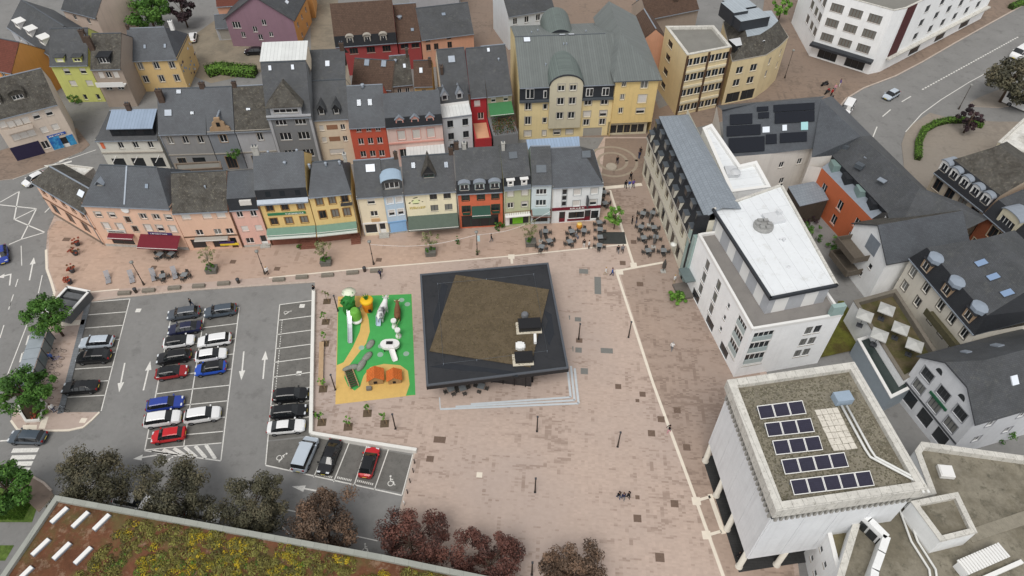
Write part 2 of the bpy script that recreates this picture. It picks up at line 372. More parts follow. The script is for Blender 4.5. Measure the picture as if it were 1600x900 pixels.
# left road
for pts in ([(0, 316), (30, 299), (22, 343), (57, 326), (33, 374)], [(0, 320), (57, 326)], [(23, 343), (70, 363)], [(70, 363), (33, 374), (14, 382)]): line(pts, .2, parent=ground)
arrow((46, 438), (53, 402), ground); arrow((15, 446), (18, 418), ground, bent=.9)
dashes((28, 436), (6, 508), 2, .35, .14); dashes((21, 460), (-10, 560), 2, .4, .14); line([(33, 384), (34, 415)], .12, parent=ground)
line([(66, 430), (60, 458)], .13, parent=ground); line([(45, 500), (12, 585)], .14, parent=ground)
for x, y in ((47, 532), (37, 559)):
    for k in range(2): line([(x - 2 + k * 4, y - 8), (x - 6 + k * 4, y + 7)], .22, parent=ground)
    line([(x - 5, y + 7), (x, y + 7)], .22, parent=ground); line([(x - 2, y - 8), (x + 2, y - 8)], .22, parent=ground)
for y0 in (704, 715, 725, 735): line([(19 - (y0 - 704) * .18, y0), (60 - (y0 - 704) * .45, y0 - 1)], .62, parent=ground, name='crossing_stripe')
line([(0, 689), (14, 688)], .2, parent=ground); line([(20, 280), (80, 258), (150, 234)], .16, parent=ground)
line([(92, 252), (108, 248)], .5, parent=ground); line([(97, 256), (112, 252)], .5, parent=ground); line([(70, 332), (80, 322)], .18, parent=ground)
# top right road
dashes((1364, 214), (1372, 194), 1, .8, .2); dashes((1379, 182), (1393, 170), 1, .9, .2); dashes((1409, 159), (1424, 150), 1, .95, .2)
dashes((1441, 140), (1592, 57), 40, .62, .28); line([(1415, 206), (1440, 178), (1470, 156), (1515, 128), (1545, 112)], .16, parent=ground)
# asphalt repairs
for px in ([(470, 500), (484, 498), (482, 508)],): pass
# ---------------------------------------------------------------- building kit
def HT(bx, by, ty):
    "height of a point straight above the ground pixel (bx, by) that shows at photo row ty"
    Y = G(bx, by).y; v = (450 - ty) / CF; c, s = math.cos(CT), math.sin(CT)
    return CH + Y * (v * c - s) / (c + v * s)
GLASS = mat('window_glass', (.022, .026, .03), .06, 0, spec=.6)
GLASS2 = mat('window_glass_curtain', S(120, 120, 116), .15, 0, spec=.6)
SHUT = mat('roller_shutter_white', S(222, 218, 212), .6, .05, 6, brick=(9., .09, .012, .93))
SHUTG = mat('roller_shutter_grey', S(168, 164, 156), .6, .05, 6, brick=(9., .09, .012, .93))
WHITEF = mat('white_frame', S(232, 231, 228), .5, 0)
BROWNF = mat('brown_frame', S(92, 70, 54), .6, 0)
GREYF = mat('grey_frame', S(70, 72, 76), .5, 0)
SILL = mat('sill_stone', S(170, 164, 154), .8, .08, 3)
ZINC = mat('zinc', S(150, 158, 168), .45, .1, 2, metal=.3)
ZINCD = mat('zinc_dark', S(92, 98, 104), .5, .1, 2, metal=.3)
SLATE = mat('slate', S(82, 84, 87), .6, .13, .5, brick=(.32, .22, .018, .82), c2=S(76, 78, 80), c3=S(92, 93, 92))
SLATE2 = mat('slate_blue', S(88, 92, 97), .55, .10, .5, brick=(.32, .22, .018, .84), c2=S(82, 85, 90))
SLATEO = mat('slate_old', S(92, 89, 83), .8, .18, 1.1, brick=(.32, .22, .02, .74), c2=S(76, 72, 66), c3=S(124, 119, 106))
SLATED = mat('slate_dark', S(46, 48, 52), .6, .10, 1., brick=(.3, .2, .02, .8))
TILEB = mat('brown_tile', S(96, 76, 64), .8, .15, 1.2, brick=(.3, .34, .03, .78), c3=S(78, 62, 54))
TILER = mat('red_tile', S(112, 64, 52), .8, .12, 1.2, brick=(.3, .34, .03, .8))
CONC = mat('concrete', S(176, 174, 168), .85, .12, .8, streak=.18, c3=S(150, 148, 140))
PLINTH = mat('plinth_stone', S(124, 112, 100), .85, .12, 1.5)
BRICKM = mat('chimney_brick', S(96, 80, 70), .85, .18, 3, brick=(.22, .075, .012, .7))
DARKIN = mat('dark_interior', (.012, .012, .014), .9, 0)
def wallm(name, r, g, b, **k):
    m_ = (r + g + b) / 3; r, g, b = [(c + (m_ - c) * .2) * .985 for c in (r, g, b)]
    return mat('render_' + name, S(r, g, b), .85, .06, .5, streak=k.get('streak', .1))

WCACHE = {}
def winmesh(ww, hh, style, fm, trim):
    k = (round(ww, 2), round(hh, 2), style, fm.name, trim.name if trim else '')
    if k in WCACHE: return WCACHE[k]
    a = MB(); w2 = ww / 2; t = .07 if style not in 'pg' else .05; y0, y1 = .11, .17
    a.box(-w2, w2, y0, y1, 0, t); a.box(-w2, w2, y0, y1, hh - t, hh); a.box(-w2, -w2 + t, y0, y1, t, hh - t); a.box(w2 - t, w2, y0, y1, t, hh - t)
    if style in 'wkc':
        n = 1 if ww < .75 else (2 if ww < 1.7 else (3 if ww < 2.3 else 4))
        for i in range(1, n): x = -w2 + ww * i / n; a.box(x - .045, x + .045, y0 + .005, y1 - .005, t, hh - t)
    if style == 'p':
        n = max(1, round(ww / 1.5))
        for i in range(1, n): x = -w2 + ww * i / n; a.box(x - .035, x + .035, y0 + .005, y1 - .005, t, hh - t)
    if style == 'd': a.box(-w2 + t, w2 - t, y0 + .02, y1 - .01, t, hh * .35)
    if style != 'd' and style != 'p' and style != 'g': a.box(-w2 - .07, w2 + .07, -.07, .12, -.07, -.002, 1)
    if trim:
        q = .13
        for b in ((-w2 - q, -w2 - .004, -.03, .03, -.07, hh + q), (w2 + .004, w2 + q, -.03, .03, -.07, hh + q), (-w2 - .003, w2 + .003, -.03, .03, hh + .004, hh + q)): a.box(*b, 1)
    p = MB()
    if style in 'sg': p.box(-w2 + t, w2 - t, .09, .15, t if style == 's' else 0.01, hh - t)
    elif style == 'h':
        p.box(-w2 + t, w2 - t, .13, .15, t, hh * .5); p.box(-w2 + t, w2 - t, .09, .14, hh * .5, hh - t, 1)
    else: p.box(-w2 + t, w2 - t, .135, .15, t, hh - t)
    pm = {'s': [SHUT], 'g': [SHUTG], 'h': [GLASS, SHUT], 'c': [GLASS2]}.get(style, [GLASS])
    WCACHE[k] = (a.mesh('window', [fm, trim or SILL]), p.mesh('pane', pm)); return WCACHE[k]
def window(root, p0, ang, u, z, ww, hh, style, fm=None, trim=None, name=None):
    "p0, ang = facade start and direction in the building's own frame"
    fm = fm or WHITEF; me, pe = winmesh(ww, hh, style, fm, trim)
    nm = name or {'d': 'door', 'p': 'shop_window', 'g': 'garage_door'}.get(style, 'window')
    o = link(nm, me, root, (p0[0] + math.cos(ang) * u, p0[1] + math.sin(ang) * u, z), ang)
    link({'s': 'roller_shutter', 'g': 'door_leaf'}.get(style, 'pane'), pe, o); return o
def facade(mb, p0, p1, z0, z1, holes, m=0, mr=None):
    "vertical wall from p0 to p1 (outside on the right-hand side) with real openings (u0, u1, v0, v1)"
    p0 = Vector(p0[:2]); p1 = Vector(p1[:2]); d = p1 - p0; L = d.length
    if L < .01: return
    d /= L; inn = Vector((-d.y, d.x)); mr = m if mr is None else mr
    holes = [(max(.02, a), min(L - .02, b), max(z0 + .001, c), min(z1 - .02, e)) for a, b, c, e in holes]
    us = sorted({0., L, *[x for hh in holes for x in hh[:2]]}); vs_ = sorted({z0, z1, *[x for hh in holes for x in hh[2:]]})
    def pt(u, v, y=0): q = p0 + d * u + inn * y; return (q.x, q.y, v)
    for j in range(len(vs_) - 1):
        vm = (vs_[j] + vs_[j + 1]) / 2; run = None
        for i in range(len(us)):
            solid = i < len(us) - 1 and not any(a < (us[i] + us[i + 1]) / 2 < b and c < vm < e for a, b, c, e in holes)
            if solid and run is None: run = us[i]
            if not solid and run is not None:
                mb.poly([pt(run, vs_[j]), pt(us[i], vs_[j]), pt(us[i], vs_[j + 1]), pt(run, vs_[j + 1])], m); run = None
    for a, b, c, e in holes:
        y = .3
        mb.poly([pt(a, c), pt(b, c), pt(b, c, y), pt(a, c, y)], mr); mb.poly([pt(a, e, y), pt(b, e, y), pt(b, e), pt(a, e)], mr)
        mb.poly([pt(a, c), pt(a, c, y), pt(a, e, y), pt(a, e)], mr); mb.poly([pt(b, c, y), pt(b, c), pt(b, e), pt(b, e, y)], mr)
        mb.poly([pt(a, c, y), pt(b, c, y), pt(b, e, y), pt(a, e, y)], mr)
class H:
    "a building: root Empty at its front-left base corner, x along the front, y inward"
    def __init__(s, name, label, A, B, cat='house', group=None, z0=0.):
        A, B = Vector(A[:2]), Vector(B[:2]); d = B - A; s.w = d.length; s.A = A; s.ang = math.atan2(d.y, d.x); s.z0 = z0
        s.root = thing(name, label, cat, (A.x, A.y, z0), s.ang, group); s.wall = MB(); s.fm = WHITEF; s.trim = None; s.prof = None
    def loc(s, p):
        q = Vector(p[:2]) - s.A; c, n = math.cos(-s.ang), math.sin(-s.ang); return Vector((q.x * c - q.y * n, q.x * n + q.y * c))
    def px(s, x, y, z): return s.loc(G(x, y, z + s.z0))
    def side(s, p0, p1, h, rows=(), z0=0., m=0, fm=None, trim=0):
        "one facade; rows = (z, height, width, style, [fractions])"
        p0, p1 = Vector(p0[:2]), Vector(p1[:2]); L = (p1 - p0).length; ang = math.atan2(p1.y - p0.y, p1.x - p0.x); hl = []
        for r in rows:
            z, hh, ww, st, us = r[:5]
            if z < 0: z += h
            for i, u in enumerate(us):
                c = u * L; hl.append((c - ww / 2, c + ww / 2, z, z + hh))
                sty = st[i % len(st)]; tr = s.trim if trim == 0 else trim
                window(s.root, p0, ang, c, z, ww, hh, sty, (r[5] if len(r) > 5 else None) or fm or s.fm, tr if sty not in 'dpg' else None)
        facade(s.wall, p0, p1, z0, h, hl, m)
    def zr(s, y):
        for (a, za), (b, zb) in zip(s.prof, s.prof[1:]):
            if a <= y <= b: return za + (zb - za) * (y - a) / (b - a), math.atan2(zb - za, b - a)
        return s.prof[-1][1], 0
    def roof(s, prof, mats, insL=None, insR=None, w=None, x0=0., fascia=.2, gut=True, name='roof', gable=0):
        "profile (y, z) front to back swept along the front; insL/insR pull points in for hips"
        w = s.w if w is None else w; n = len(prof); insL = insL or [0] * n; insR = insR or [0] * n; mb = MB()
        if s.prof is None: s.prof = prof
        ml = list(mats); mi = [i for i in range(len(ml))]
        Lp = [(x0 + insL[i], *prof[i]) for i in range(n)]; Rp = [(x0 + w - insR[i], *prof[i]) for i in range(n)]
        for i in range(n - 1): mb.poly([Lp[i], Rp[i], Rp[i + 1], Lp[i + 1]], min(i, len(ml) - 1))
        hipL, hipR = len(set(insL)) > 1, len(set(insR)) > 1
        def cap(P, hip, rev):
            if hip:
                a, b = 0, n - 1                                    # strips between matching points from the two eaves up
                while a < b:
                    q = [P[a], P[a + 1], P[b - 1], P[b]] if b - a > 2 else ([P[a], P[a + 1], P[b]] if b - a == 2 else None)
                    if q is None: break
                    mb.poly(q if not rev else q[::-1], min(a, len(ml) - 1)); a += 1; b -= 1
            else: s.wall.poly(P if not rev else P[::-1], gable)
        cap(Lp, hipL, False); cap(Rp, hipR, True)
        dz = Vector((0, 0, -fascia)); F = len(ml)
        edges = [(Rp[0], Lp[0]), (Lp[-1], Rp[-1])]
        if not hipL: edges += [(Lp[i], Lp[i + 1]) for i in range(n - 1)]
        else: edges += [(Lp[0], Lp[-1])]
        if not hipR: edges += [(Rp[i + 1], Rp[i]) for i in range(n - 1)]
        else: edges += [(Rp[-1], Rp[0])]
        for a, b in edges:
            a, b = Vector(a), Vector(b); mb.poly([a, b, b + dz, a + dz], F)
        zz = prof[0][1] - fascia; mb.poly([(x0, prof[0][0], zz), (x0, .05, zz), (x0 + w, .05, zz), (x0 + w, prof[0][0], zz)], F)
        o = mb.build(name, ml + [ZINCD], s.root)
        if gut: MB().box(x0 + .02, x0 + w - .02, prof[0][0] - .13, prof[0][0] - .005, prof[0][1] - .16, prof[0][1] - .03).build('gutter', ZINC, s.root)
        s.top = o; return o
    def gab(s, h, ridge_px=None, pitch=42, d=None, hr=None, D=None, m=None, ov=.3, hipL=0, hipR=0, **k):
        "simple pitched roof; the ridge is found from a photo pixel and the pitch"
        if ridge_px:
            best = None
            for i in range(10, 160):
                z = h + i * .1; y = s.px(*ridge_px, z).y; e = abs((z - h) - math.tan(R(pitch)) * y)
                if y > .5 and (best is None or e < best[0]): best = (e, y, z)
            d, hr = best[1], best[2]
        D = D or 2 * d; sl = (hr - h) / d; s.D = D; s.h = h; s.hr = hr; s.d = d
        hb = hr - sl * (D - d)
        prof = [(-ov, h - sl * ov), (d, hr), (D + .2, hr - sl * (D + .2 - d))]
        r = s.roof(prof, [m or SLATE], [0, hipL, 0], [0, hipR, 0], **k); s.hb = hb
        if s.w - hipL - hipR > 1: MB().box(hipL + .05, s.w - hipR - .05, d - .11, d + .11, hr - .05, hr + .05).build('ridge_cap', ZINC if int(s.w * 10) % 2 else ZINCD, s.root)
        return r
    def body(s, h=None, rows=(), left=(), right=(), back=(), D=None, m=0):
        h = s.h if h is None else h; D = D or s.D; w = s.w; e = .015
        s.side((e, 0), (w - e, 0), h, rows); s.side((w - e, 0), (w - e, D), h, right); s.side((w - e, D), (e, D), min(h, getattr(s, 'hb', h)), back); s.side((e, D), (e, 0), h, left)
    def done(s, mats): s.wall.build('wall', mats, s.root); return s.root
    def part(s, name, mb, m, par=None): return mb.build(name, m, par or s.root)
    def plinth(s, z, m=None, p0=(0, 0), L=None, t=.05):
        L = s.w if L is None else L; MB().box(p0[0] + .02, p0[0] + L - .02, p0[1] - t, p0[1] - .003, 0, z).build('plinth', m or PLINTH, s.root)
    def cornice(s, z, m, t=.12, hh=.25, name='cornice'): MB().box(.02, s.w - .02, -t, -.004, z, z + hh).build(name, m, s.root)
    def pipe(s, x, h, m=None): MB().tube([(x, -.1, .1), (x, -.1, h)], .06, 6).build('downpipe', m or ZINC, s.root)
    def chim(s, x, y, z1, w=.7, d=.5, m=None):
        z0 = s.zr(y)[0] - .4; mb = MB(); mb.box(x - w / 2, x + w / 2, y - d / 2, y + d / 2, z0, z1).box(x - w / 2 - .06, x + w / 2 + .06, y - d / 2 - .06, y + d / 2 + .06, z1, z1 + .12)
        o = mb.build('chimney', m or BRICKM, s.root); n = max(1, int(w / .35))
        for i in range(n): MB().tube([(x - w / 2 + (i + .5) * w / n, y, z1 + .1), (x - w / 2 + (i + .5) * w / n, y, z1 + .45)], .1, 8).build('chimney_pot', ZINCD, o)
        return o
    def sky(s, x, y, ww=.8, hh=1.2, m=None):
        z, a = s.zr(y); o = MB().box(-ww / 2, ww / 2, -hh / 2, hh / 2, -.1, .1).build('skylight', GREYF, s.root)
        p = MB().box(-ww / 2 + .07, ww / 2 - .07, -hh / 2 + .07, hh / 2 - .07, .1, .115).build('pane', m or SKYG, o)
        o.location = (x, y, z); o.rotation_euler = (a, 0, 0); return o
    def hood(s, x, y, r=.16, hh=.5):
        z, a = s.zr(y); o = MB().tube([(x, y, z - .2), (x, y, z + hh)], r, 8).lathe((x, y, z + hh), [(r * 1.5, 0), (r * 1.4, .06), (.02, .2)], 8).build('roof_vent', ZINC, s.root); return o
    def dorm(s, x, y0, ww, hh, kind='gable', rh=.7, wm=None, rm=None, L=None, zb=None, style='w', fm=None, wsz=None, ov=.18):
        z = (s.zr(y0)[0] if zb is None else zb); sl = math.tan(max(.15, s.zr(y0 + .05)[1])); L = L or (hh / sl + .4); a = MB(); w2 = ww / 2
        fw, fh = wsz or (ww - .36, hh - .35); zt = z + hh
        facade(a, (x - w2, y0), (x + w2, y0), z - .2, zt, [(w2 - fw / 2, w2 + fw / 2, z + .12, z + .12 + fh)])
        a.poly([(x - w2, y0 + L, z - .2), (x - w2, y0, z - .2), (x - w2, y0, zt), (x - w2, y0 + L, zt)]); a.poly([(x + w2, y0, z - .2), (x + w2, y0 + L, z - .2), (x + w2, y0 + L, zt), (x + w2, y0, zt)])
        if kind in ('gable', 'hip') : a.poly([(x - w2, y0, zt), (x + w2, y0, zt), (x, y0 + (.0 if kind == 'gable' else .0), zt + rh * (1 if kind == 'gable' else .0) + .001)])
        if kind == 'arch': a.poly([(x + w2 * math.cos(t), y0, zt + rh * math.sin(t)) for t in [math.pi * i / 10 for i in range(11)]])
        dm = a.build('dormer', wm or SLATED, s.root); r = MB(); Lr = L + rh / sl + .3; e = w2 + ov; f = y0 - ov
        if kind == 'gable':
            q = zt - rh * ov / w2
            for t in (0, -.1): 
                r.poly([(x - e, f, q + t), (x, f, zt + rh + t), (x, y0 + Lr, zt + rh + t), (x - e, y0 + L, q + t)]); r.poly([(x, f, zt + rh + t), (x + e, f, q + t), (x + e, y0 + L, q + t), (x, y0 + Lr, zt + rh + t)])
            r.poly([(x - e, f, q - .1), (x - e, f, q), (x, f, zt + rh), (x, f, zt + rh - .1)]); r.poly([(x + e, f, q), (x + e, f, q - .1), (x, f, zt + rh - .1), (x, f, zt + rh)])
        elif kind == 'hip':
            k = y0 + w2 * .9
            r.poly([(x - e, f, zt), (x + e, f, zt), (x, k, zt + rh)]); r.poly([(x + e, f, zt), (x + e, y0 + L, zt), (x, y0 + Lr, zt + rh), (x, k, zt + rh)]); r.poly([(x - e, y0 + L, zt), (x - e, f, zt), (x, k, zt + rh), (x, y0 + Lr, zt + rh)])
            r.box(x - e, x + e, f, f + .06, zt - .1, zt)
        elif kind == 'arch':
            for i in range(10):
                t0, t1 = math.pi * i / 10, math.pi * (i + 1) / 10; q = [(x + e * math.cos(t), zt + (rh + .1) * math.sin(t)) for t in (t0, t1)]
                r.poly([(q[0][0], f, q[0][1]), (q[0][0], y0 + Lr, q[0][1]), (q[1][0], y0 + Lr, q[1][1]), (q[1][0], f, q[1][1])][::-1]); p_ = [(x + w2 * math.cos(t), zt + (rh - .02) * math.sin(t)) for t in (t0, t1)]
                r.poly([(q[0][0], f, q[0][1]), (q[1][0], f, q[1][1]), (p_[1][0], f, p_[1][1]), (p_[0][0], f, p_[0][1])][::-1])
        else:
            r.box(x - e, x + e, f, y0 + L + .6, zt, zt + .14)
        r.build('dormer_roof', rm or ZINC, dm)
        me, pe = winmesh(fw, fh, style, fm or s.fm, None)
        o = link('window', me, dm, (x, y0, z + .12)); 
        pm = MB(); pm.box(x - fw / 2 + .07, x + fw / 2 - .07, y0 + .135, y0 + .15, z + .19, z + .05 + fh); pm.build('pane', GLASS if style != 's' else SHUT, dm)
        return dm
    def awn(s, x0, x1, z, dep, drop, m, val=.25, name='awning'):
        a = MB(); a.poly([(x0, -.02, z), (x0, -dep, z - drop), (x1, -dep, z - drop), (x1, -.02, z)][::-1]); a.poly([(x0, -.02, z - .05), (x0, -dep, z - drop - .05), (x1, -dep, z - drop - .05), (x1, -.02, z - .05)])
        a.poly([(x0, -dep, z - drop - val), (x1, -dep, z - drop - val), (x1, -dep, z - drop), (x0, -dep, z - drop)])
        a.poly([(x0, -.02, z), (x0, -.02, z - .05), (x0, -dep, z - drop - .05), (x0, -dep, z - drop)]); a.poly([(x1, -.02, z), (x1, -dep, z - drop), (x1, -dep, z - drop - .05), (x1, -.02, z - .05)])
        o = a.build(name, m, s.root); f = MB()
        for x in (x0 + .3, x1 - .3): f.tube([(x, -.02, z - .3), (x, -dep + .05, z - drop - .08)], .03, 5)
        f.box(x0, x1, -dep - .03, -dep + .03, z - drop - .02, z - drop + .04); f.build('awning_arm', WHITEF, o); return o
    def sign(s, x0, x1, z0, z1, m, txt=None, tm=None, size=None, y=-.12, tx=None):
        o = MB().box(x0, x1, y, -.006, z0, z1).build('sign_board', m, s.root)
        if txt:
            t = link('lettering', text_mesh(txt, size or (z1 - z0) * .8, tm or WHITEF, .015, 'CENTER'), o, ((x0 + x1) / 2 if tx is None else tx, y - .02, z0 + (z1 - z0) * .22)); t.rotation_euler = (R(90), 0, 0)
        return o
SKYG = mat('skylight_glass', S(132, 144, 158), .12, 0, spec=.6)
SKYW = mat('skylight_white', S(222, 228, 236), .3, 0)
# ---------------------------------------------------------------- front row of houses along the plaza
GR = 'row of houses along the plaza'
def gz(x, y): return G(x, y, .12)
PEACH = wallm('peach', 232, 186, 156); ROSE = wallm('rose', 232, 178, 160); YEL = wallm('yellow', 236, 198, 118); YEL2 = wallm('yellow_warm', 238, 202, 124); CREAM = wallm('cream', 234, 218, 184)
BLUE = wallm('pale_blue', 178, 204, 226); PALEY = wallm('pale_yellow', 242, 230, 192); ORANGE = wallm('orange', 226, 104, 66); SAGE = wallm('sage', 188, 192, 148); ICE = wallm('ice_blue', 208, 222, 226); OFFW = wallm('white', 228, 232, 232)
MAROON = mat('awning_maroon', S(110, 34, 46), .8, .1, 2); AWG = mat('awning_green', S(112, 142, 126), .8, .08, 2); AWD = mat('awning_grey_green', S(88, 100, 90), .8, .1, 2)
GREENS = mat('sign_green', S(52, 120, 84), .6, .1, 3); LIME = mat('lime_panel', S(118, 186, 48), .6, .05, 3); PURPLE = mat('sign_purple', S(70, 56, 104), .6, .05, 3); SHOPB = mat('shop_blue', S(142, 184, 226), .6, .05, 3)
GREENF = mat('green_frame', S(34, 70, 58), .6, 0); REDST = mat('red_sandstone', S(122, 80, 66), .85, .15, 2); GOLD = mat('ochre_letters', S(196, 176, 96), .7, 0)
def letters(par, x, z, L, hh, m, y=-.05, n=9, seed=1):
    "blurred shop lettering: a run of small raised strokes"
    r = random.Random(seed); mb = MB(); dx = L / n
    for i in range(n):
        a = x + i * dx
        k = r.random()
        mb.box(a, a + dx * .18, y, y + .03, z, z + hh)
        if k < .75: mb.box(a + dx * .5, a + dx * .68, y, y + .03, z, z + hh * (1 if k < .4 else .6))
        mb.box(a + dx * .18, a + dx * .5, y, y + .03, z + hh * r.choice((0, .4, .82)), z + hh * r.choice((0, .4, .82)) + hh * .18)
    return stuff(mb.build('lettering', m, par))
def steps(hs, x0, x1, n=4, rise=.17, run=.3, m=None):
    mb = MB()
    for i in range(n): mb.box(x0, x1, -run * (n - i), -.006 if i == n - 1 else -run * (n - i - 1), 0, rise * (i + 1))
    return mb.build('entrance_steps', m or REDST, hs.root)

# corner house: side wing facing the road
h = H('corner_house_wing', 'peach side wing of the corner house with old mossy slate roof, facing the road', gz(84, 335), gz(165, 384), 'house', GR, .12)
hw = 7.2
h.gab(hw, (92, 268), 40, m=SLATEO, hipL=2.2)
h.trim = mat('brown_trim', S(120, 92, 74), .8, 0)
h.body(hw, [(4.9, 1.2, .9, 'kkkkk', (.12, .3, .5, .68, .86), BROWNF), (1.0, 2.2, 1.9, 'ppp', (.16, .45, .74), BROWNF)])
h.sky(h.w * .82, 1.6, 1.5, 1.1, SKYW); h.pipe(h.w * .96, 7); h.cornice(3.5, h.trim, .1, .3, 'shop_fascia'); h.plinth(.6)
h.done([PEACH])
# corner house: main front
h = H('corner_house', 'wide peach corner house with round clock disc and two maroon awnings', gz(166, 384), gz(296, 390), 'house', GR, .12)
h0 = HT(166, 384, 317); h.gab(h0, (197, 259), 42, m=SLATE2, hipL=2.4, hipR=2.4)
h.trim = SILL
h.body(h0, [(6.2, 1.05, 1.0, 'hhkkh', (.12, .28, .64, .79, .93), WHITEF), (3.7, 1.35, 1.05, 'ssshs', (.14, .30, .63, .77, .92)), (5.3, 1.2, .8, 'k', (.44,), BROWNF), (3.4, 1.2, .8, 'k', (.47,), BROWNF), (.5, 1.9, 3.6, 'pp', (.24, .74), BROWNF), (.05, 2.3, 1.1, 'd', (.5,), BROWNF)])
o = MB().lathe((0, 0, 0), [(.62, 0), (.62, .1), (.5, .14)], 20).build('clock_disc', WHITEF, h.root); o.location = (h.w * .47, -.02, h0 - 1.0); o.rotation_euler = (R(90), 0, 0)
MB().box(h.w * .5 - .06, h.w * .5 + .06, .1, .3, 0, .2).build('ridge_seam', ZINC, h.root) if False else None
sl = math.atan2(h.hr - h0, h.d); L = h.d / math.cos(sl)
o = MB().box(-.12, .12, 0, L, .0, .06).build('roof_flashing', ZINC, h.root); o.location = (h.w * .49, 0, h0 + .03); o.rotation_euler = (sl, 0, 0)

h.awn(h.w * .12, h.w * .42, 2.9, .9, .3, MAROON); h.awn(h.w * .5, h.w * .97, 3.0, 2.2, .9, MAROON)
s_ = h.sign(h.w * .6, h.w * .88, 3.1, 3.5, PURPLE); letters(s_, h.w * .63, 3.2, h.w * .2, .2, WHITEF, -.16, 10, 2)
s_ = h.sign(h.w * .12, h.w * .34, 3.1, 3.6, mat('sign_pale', S(206, 206, 200), .6, .05)); letters(s_, h.w * .14, 3.2, h.w * .18, .25, GREYF, -.16, 11, 3)
h.dorm(h.w * .2, 2.0, 1.1, .5, 'gable', .5, SLATE2, ZINC, L=2.6); h.sky(h.w * .73, 2.2, .6, .8); h.plinth(.5, CONC)
h.done([PEACH])
# peach with mottled roof
h = H('row_house', 'low peach house with mottled old slate roof beside the rose house', gz(297, 391), gz(379, 387), 'house', GR, .12)
h0 = HT(297, 391, 330); h.gab(h0, (310, 268), 40, m=SLATEO)
h.body(h0, [(h0 - 1.75, 1.0, 1.35, 'sss', (.2, .58, .84)), (3.05, 1.15, 1.1, 'wcw', (.32, .66, .88)), (.35, 1.9, 2.2, 'pp', (.22, .62), BROWNF), (.05, 2.2, 1., 'd', (.88,), BROWNF)])
h.awn(h.w * .2, h.w * .82, 2.75, .8, .2, SHUTG, .15); o = MB().box(h.w * .62, h.w * .97, -.3, -.2, .9, 1.3).build('window_banner', mat('banner_yellow', S(226, 196, 60), .6, 0), h.root)
MB().box(h.w * .62, h.w * .9, -.3, -.2, 1.3, 1.7).build('window_banner', PURPLE, h.root)
h.hood(h.w * .62, 2.5, .12, .35); h.cornice(2.72, BROWNF, .08, .2, 'shop_fascia')
MB().box(-.1, .35, .0, h.d * 2, h0 - .2, h0 + .4).build('party_wall', PEACH, h.root) if False else None
h.done([PEACH])
# rose
h = H('row_house', 'narrow rose pink house with dark mansard beside the yellow restaurant', gz(381, 386), gz(424, 383), 'house', GR, .12)
h0 = HT(381, 386, 327); prof = [(-.25, h0 - .1), (.35, h0 + 1.7), (4.6, h0 + 3.6), (9, h0 + .5)]
h.roof(prof, [SLATED, SLATE2, SLATE]); h.h = h0; h.D = 9; h.hb = h0 + .5
h.body(h0, [(h0 - 1.75, 1.15, .95, 'ww', (.28, .76)), (3.3, 1.1, 1.05, 'ss', (.28, .77)), (.7, 1.15, 1.25, 'w', (.3,)), (.1, 2.1, 1., 'd', (.8,))])
o = MB().box(h.w * .42, h.w * .82, -.1, .35, h0 + .6, h0 + 1.45).build('mansard_shutter', SHUT, h.root); h.pipe(.06, h0, BROWNF); h.plinth(.4, CONC); steps(h, h.w * .62, h.w * .98, 2, m=CONC)
h.done([ROSE])
# two yellow restaurant houses
YF = BROWNF
h = H('row_house', 'yellow restaurant house with green sign band and black mansard', gz(425, 383), gz(500, 378), 'house', GR, .12)
h0 = HT(425, 383, 316); h.trim = mat('ochre_trim', S(150, 112, 66), .8, 0)
prof = [(-.45, h0 - .15), (.05, h0 + .35), (.45, h0 + 1.9)]
y = h.px(437, 238, h0 + 5.4).y; prof += [(y, h0 + 5.4), (2 * y, h0 + 1.5)]
h.roof(prof, [ZINC, SLATED, SLATE2, SLATE]); h.h = h0; h.D = 2 * y; h.hb = h0 + 1.3
h.body(h0, [(h0 - 1.95, 1.35, 1.05, 'kkc', (.2, .5, .82), YF), (h0 - 4.7, 1.35, 1.1, 'kcc', (.2, .5, .81), YF), (1.25, 1.4, 3.6, 'p', (.3,), YF), (.9, 2.0, 1.8, 'p', (.74,), YF)])
for u in (.24, .52, .82):
    o = MB().box(-.5, .5, -.06, .1, 0, 1.1).build('mansard_window', mat('mansard_frame', S(78, 82, 84), .6, 0), h.root); o.location = (h.w * u, .2, h0 + .62); o.rotation_euler = (R(-14), 0, 0); MB().box(-.38, .38, -.09, -.05, .12, .98).build('pane', GLASS, o)
s_ = h.sign(h.w * .12, h.w * .88, h0 - 2.75, h0 - 2.3, GREENS); letters(s_, h.w * .48, h0 - 2.68, h.w * .36, .3, WHITEF, -.16, 14, 5)
h.awn(.05, h.w, 3.6, 1.15, .6, AWG, .2); h.awn(.1, h.w, 2.85, 1.5, .2, mat('awning_pale', S(196, 204, 196), .8, .06), .2, 'lower_awning'); h.plinth(1.1, REDST); steps(h, h.w * .6, h.w * .95, 5)
for u, y_, r_ in ((.3, 5, .15), (.62, 3.4, .2), (.86, 5, .15)): h.hood(h.w * u, y_, r_, .3)
h.chim(.6, y, h0 + 6.6, .9, .5, CONC); h.pipe(.1, h0, BROWNF)
h.done([YEL])
h = H('row_house', 'yellow house under half-hipped slate roof with small balcony by upper window', gz(501, 378), gz(564, 371), 'house', GR, .12)
h0 = HT(501, 378, 305); h.trim = mat('ochre_trim', S(150, 112, 66), .8, 0)
h.gab(h0, (516, 251), 42, m=SLATE2, hipL=1.2, hipR=1.0)
h.body(h0, [(h0 - 2.2, 1.6, 1.0, 'cck', (.22, .52, .82), YF), (h0 - 4.9, 1.6, 1.05, 'kcc', (.22, .52, .8), YF), (1.3, 1.2, 2.6, 'p', (.42,), YF), (.95, 1.9, 1., 'd', (.86,), YF)])
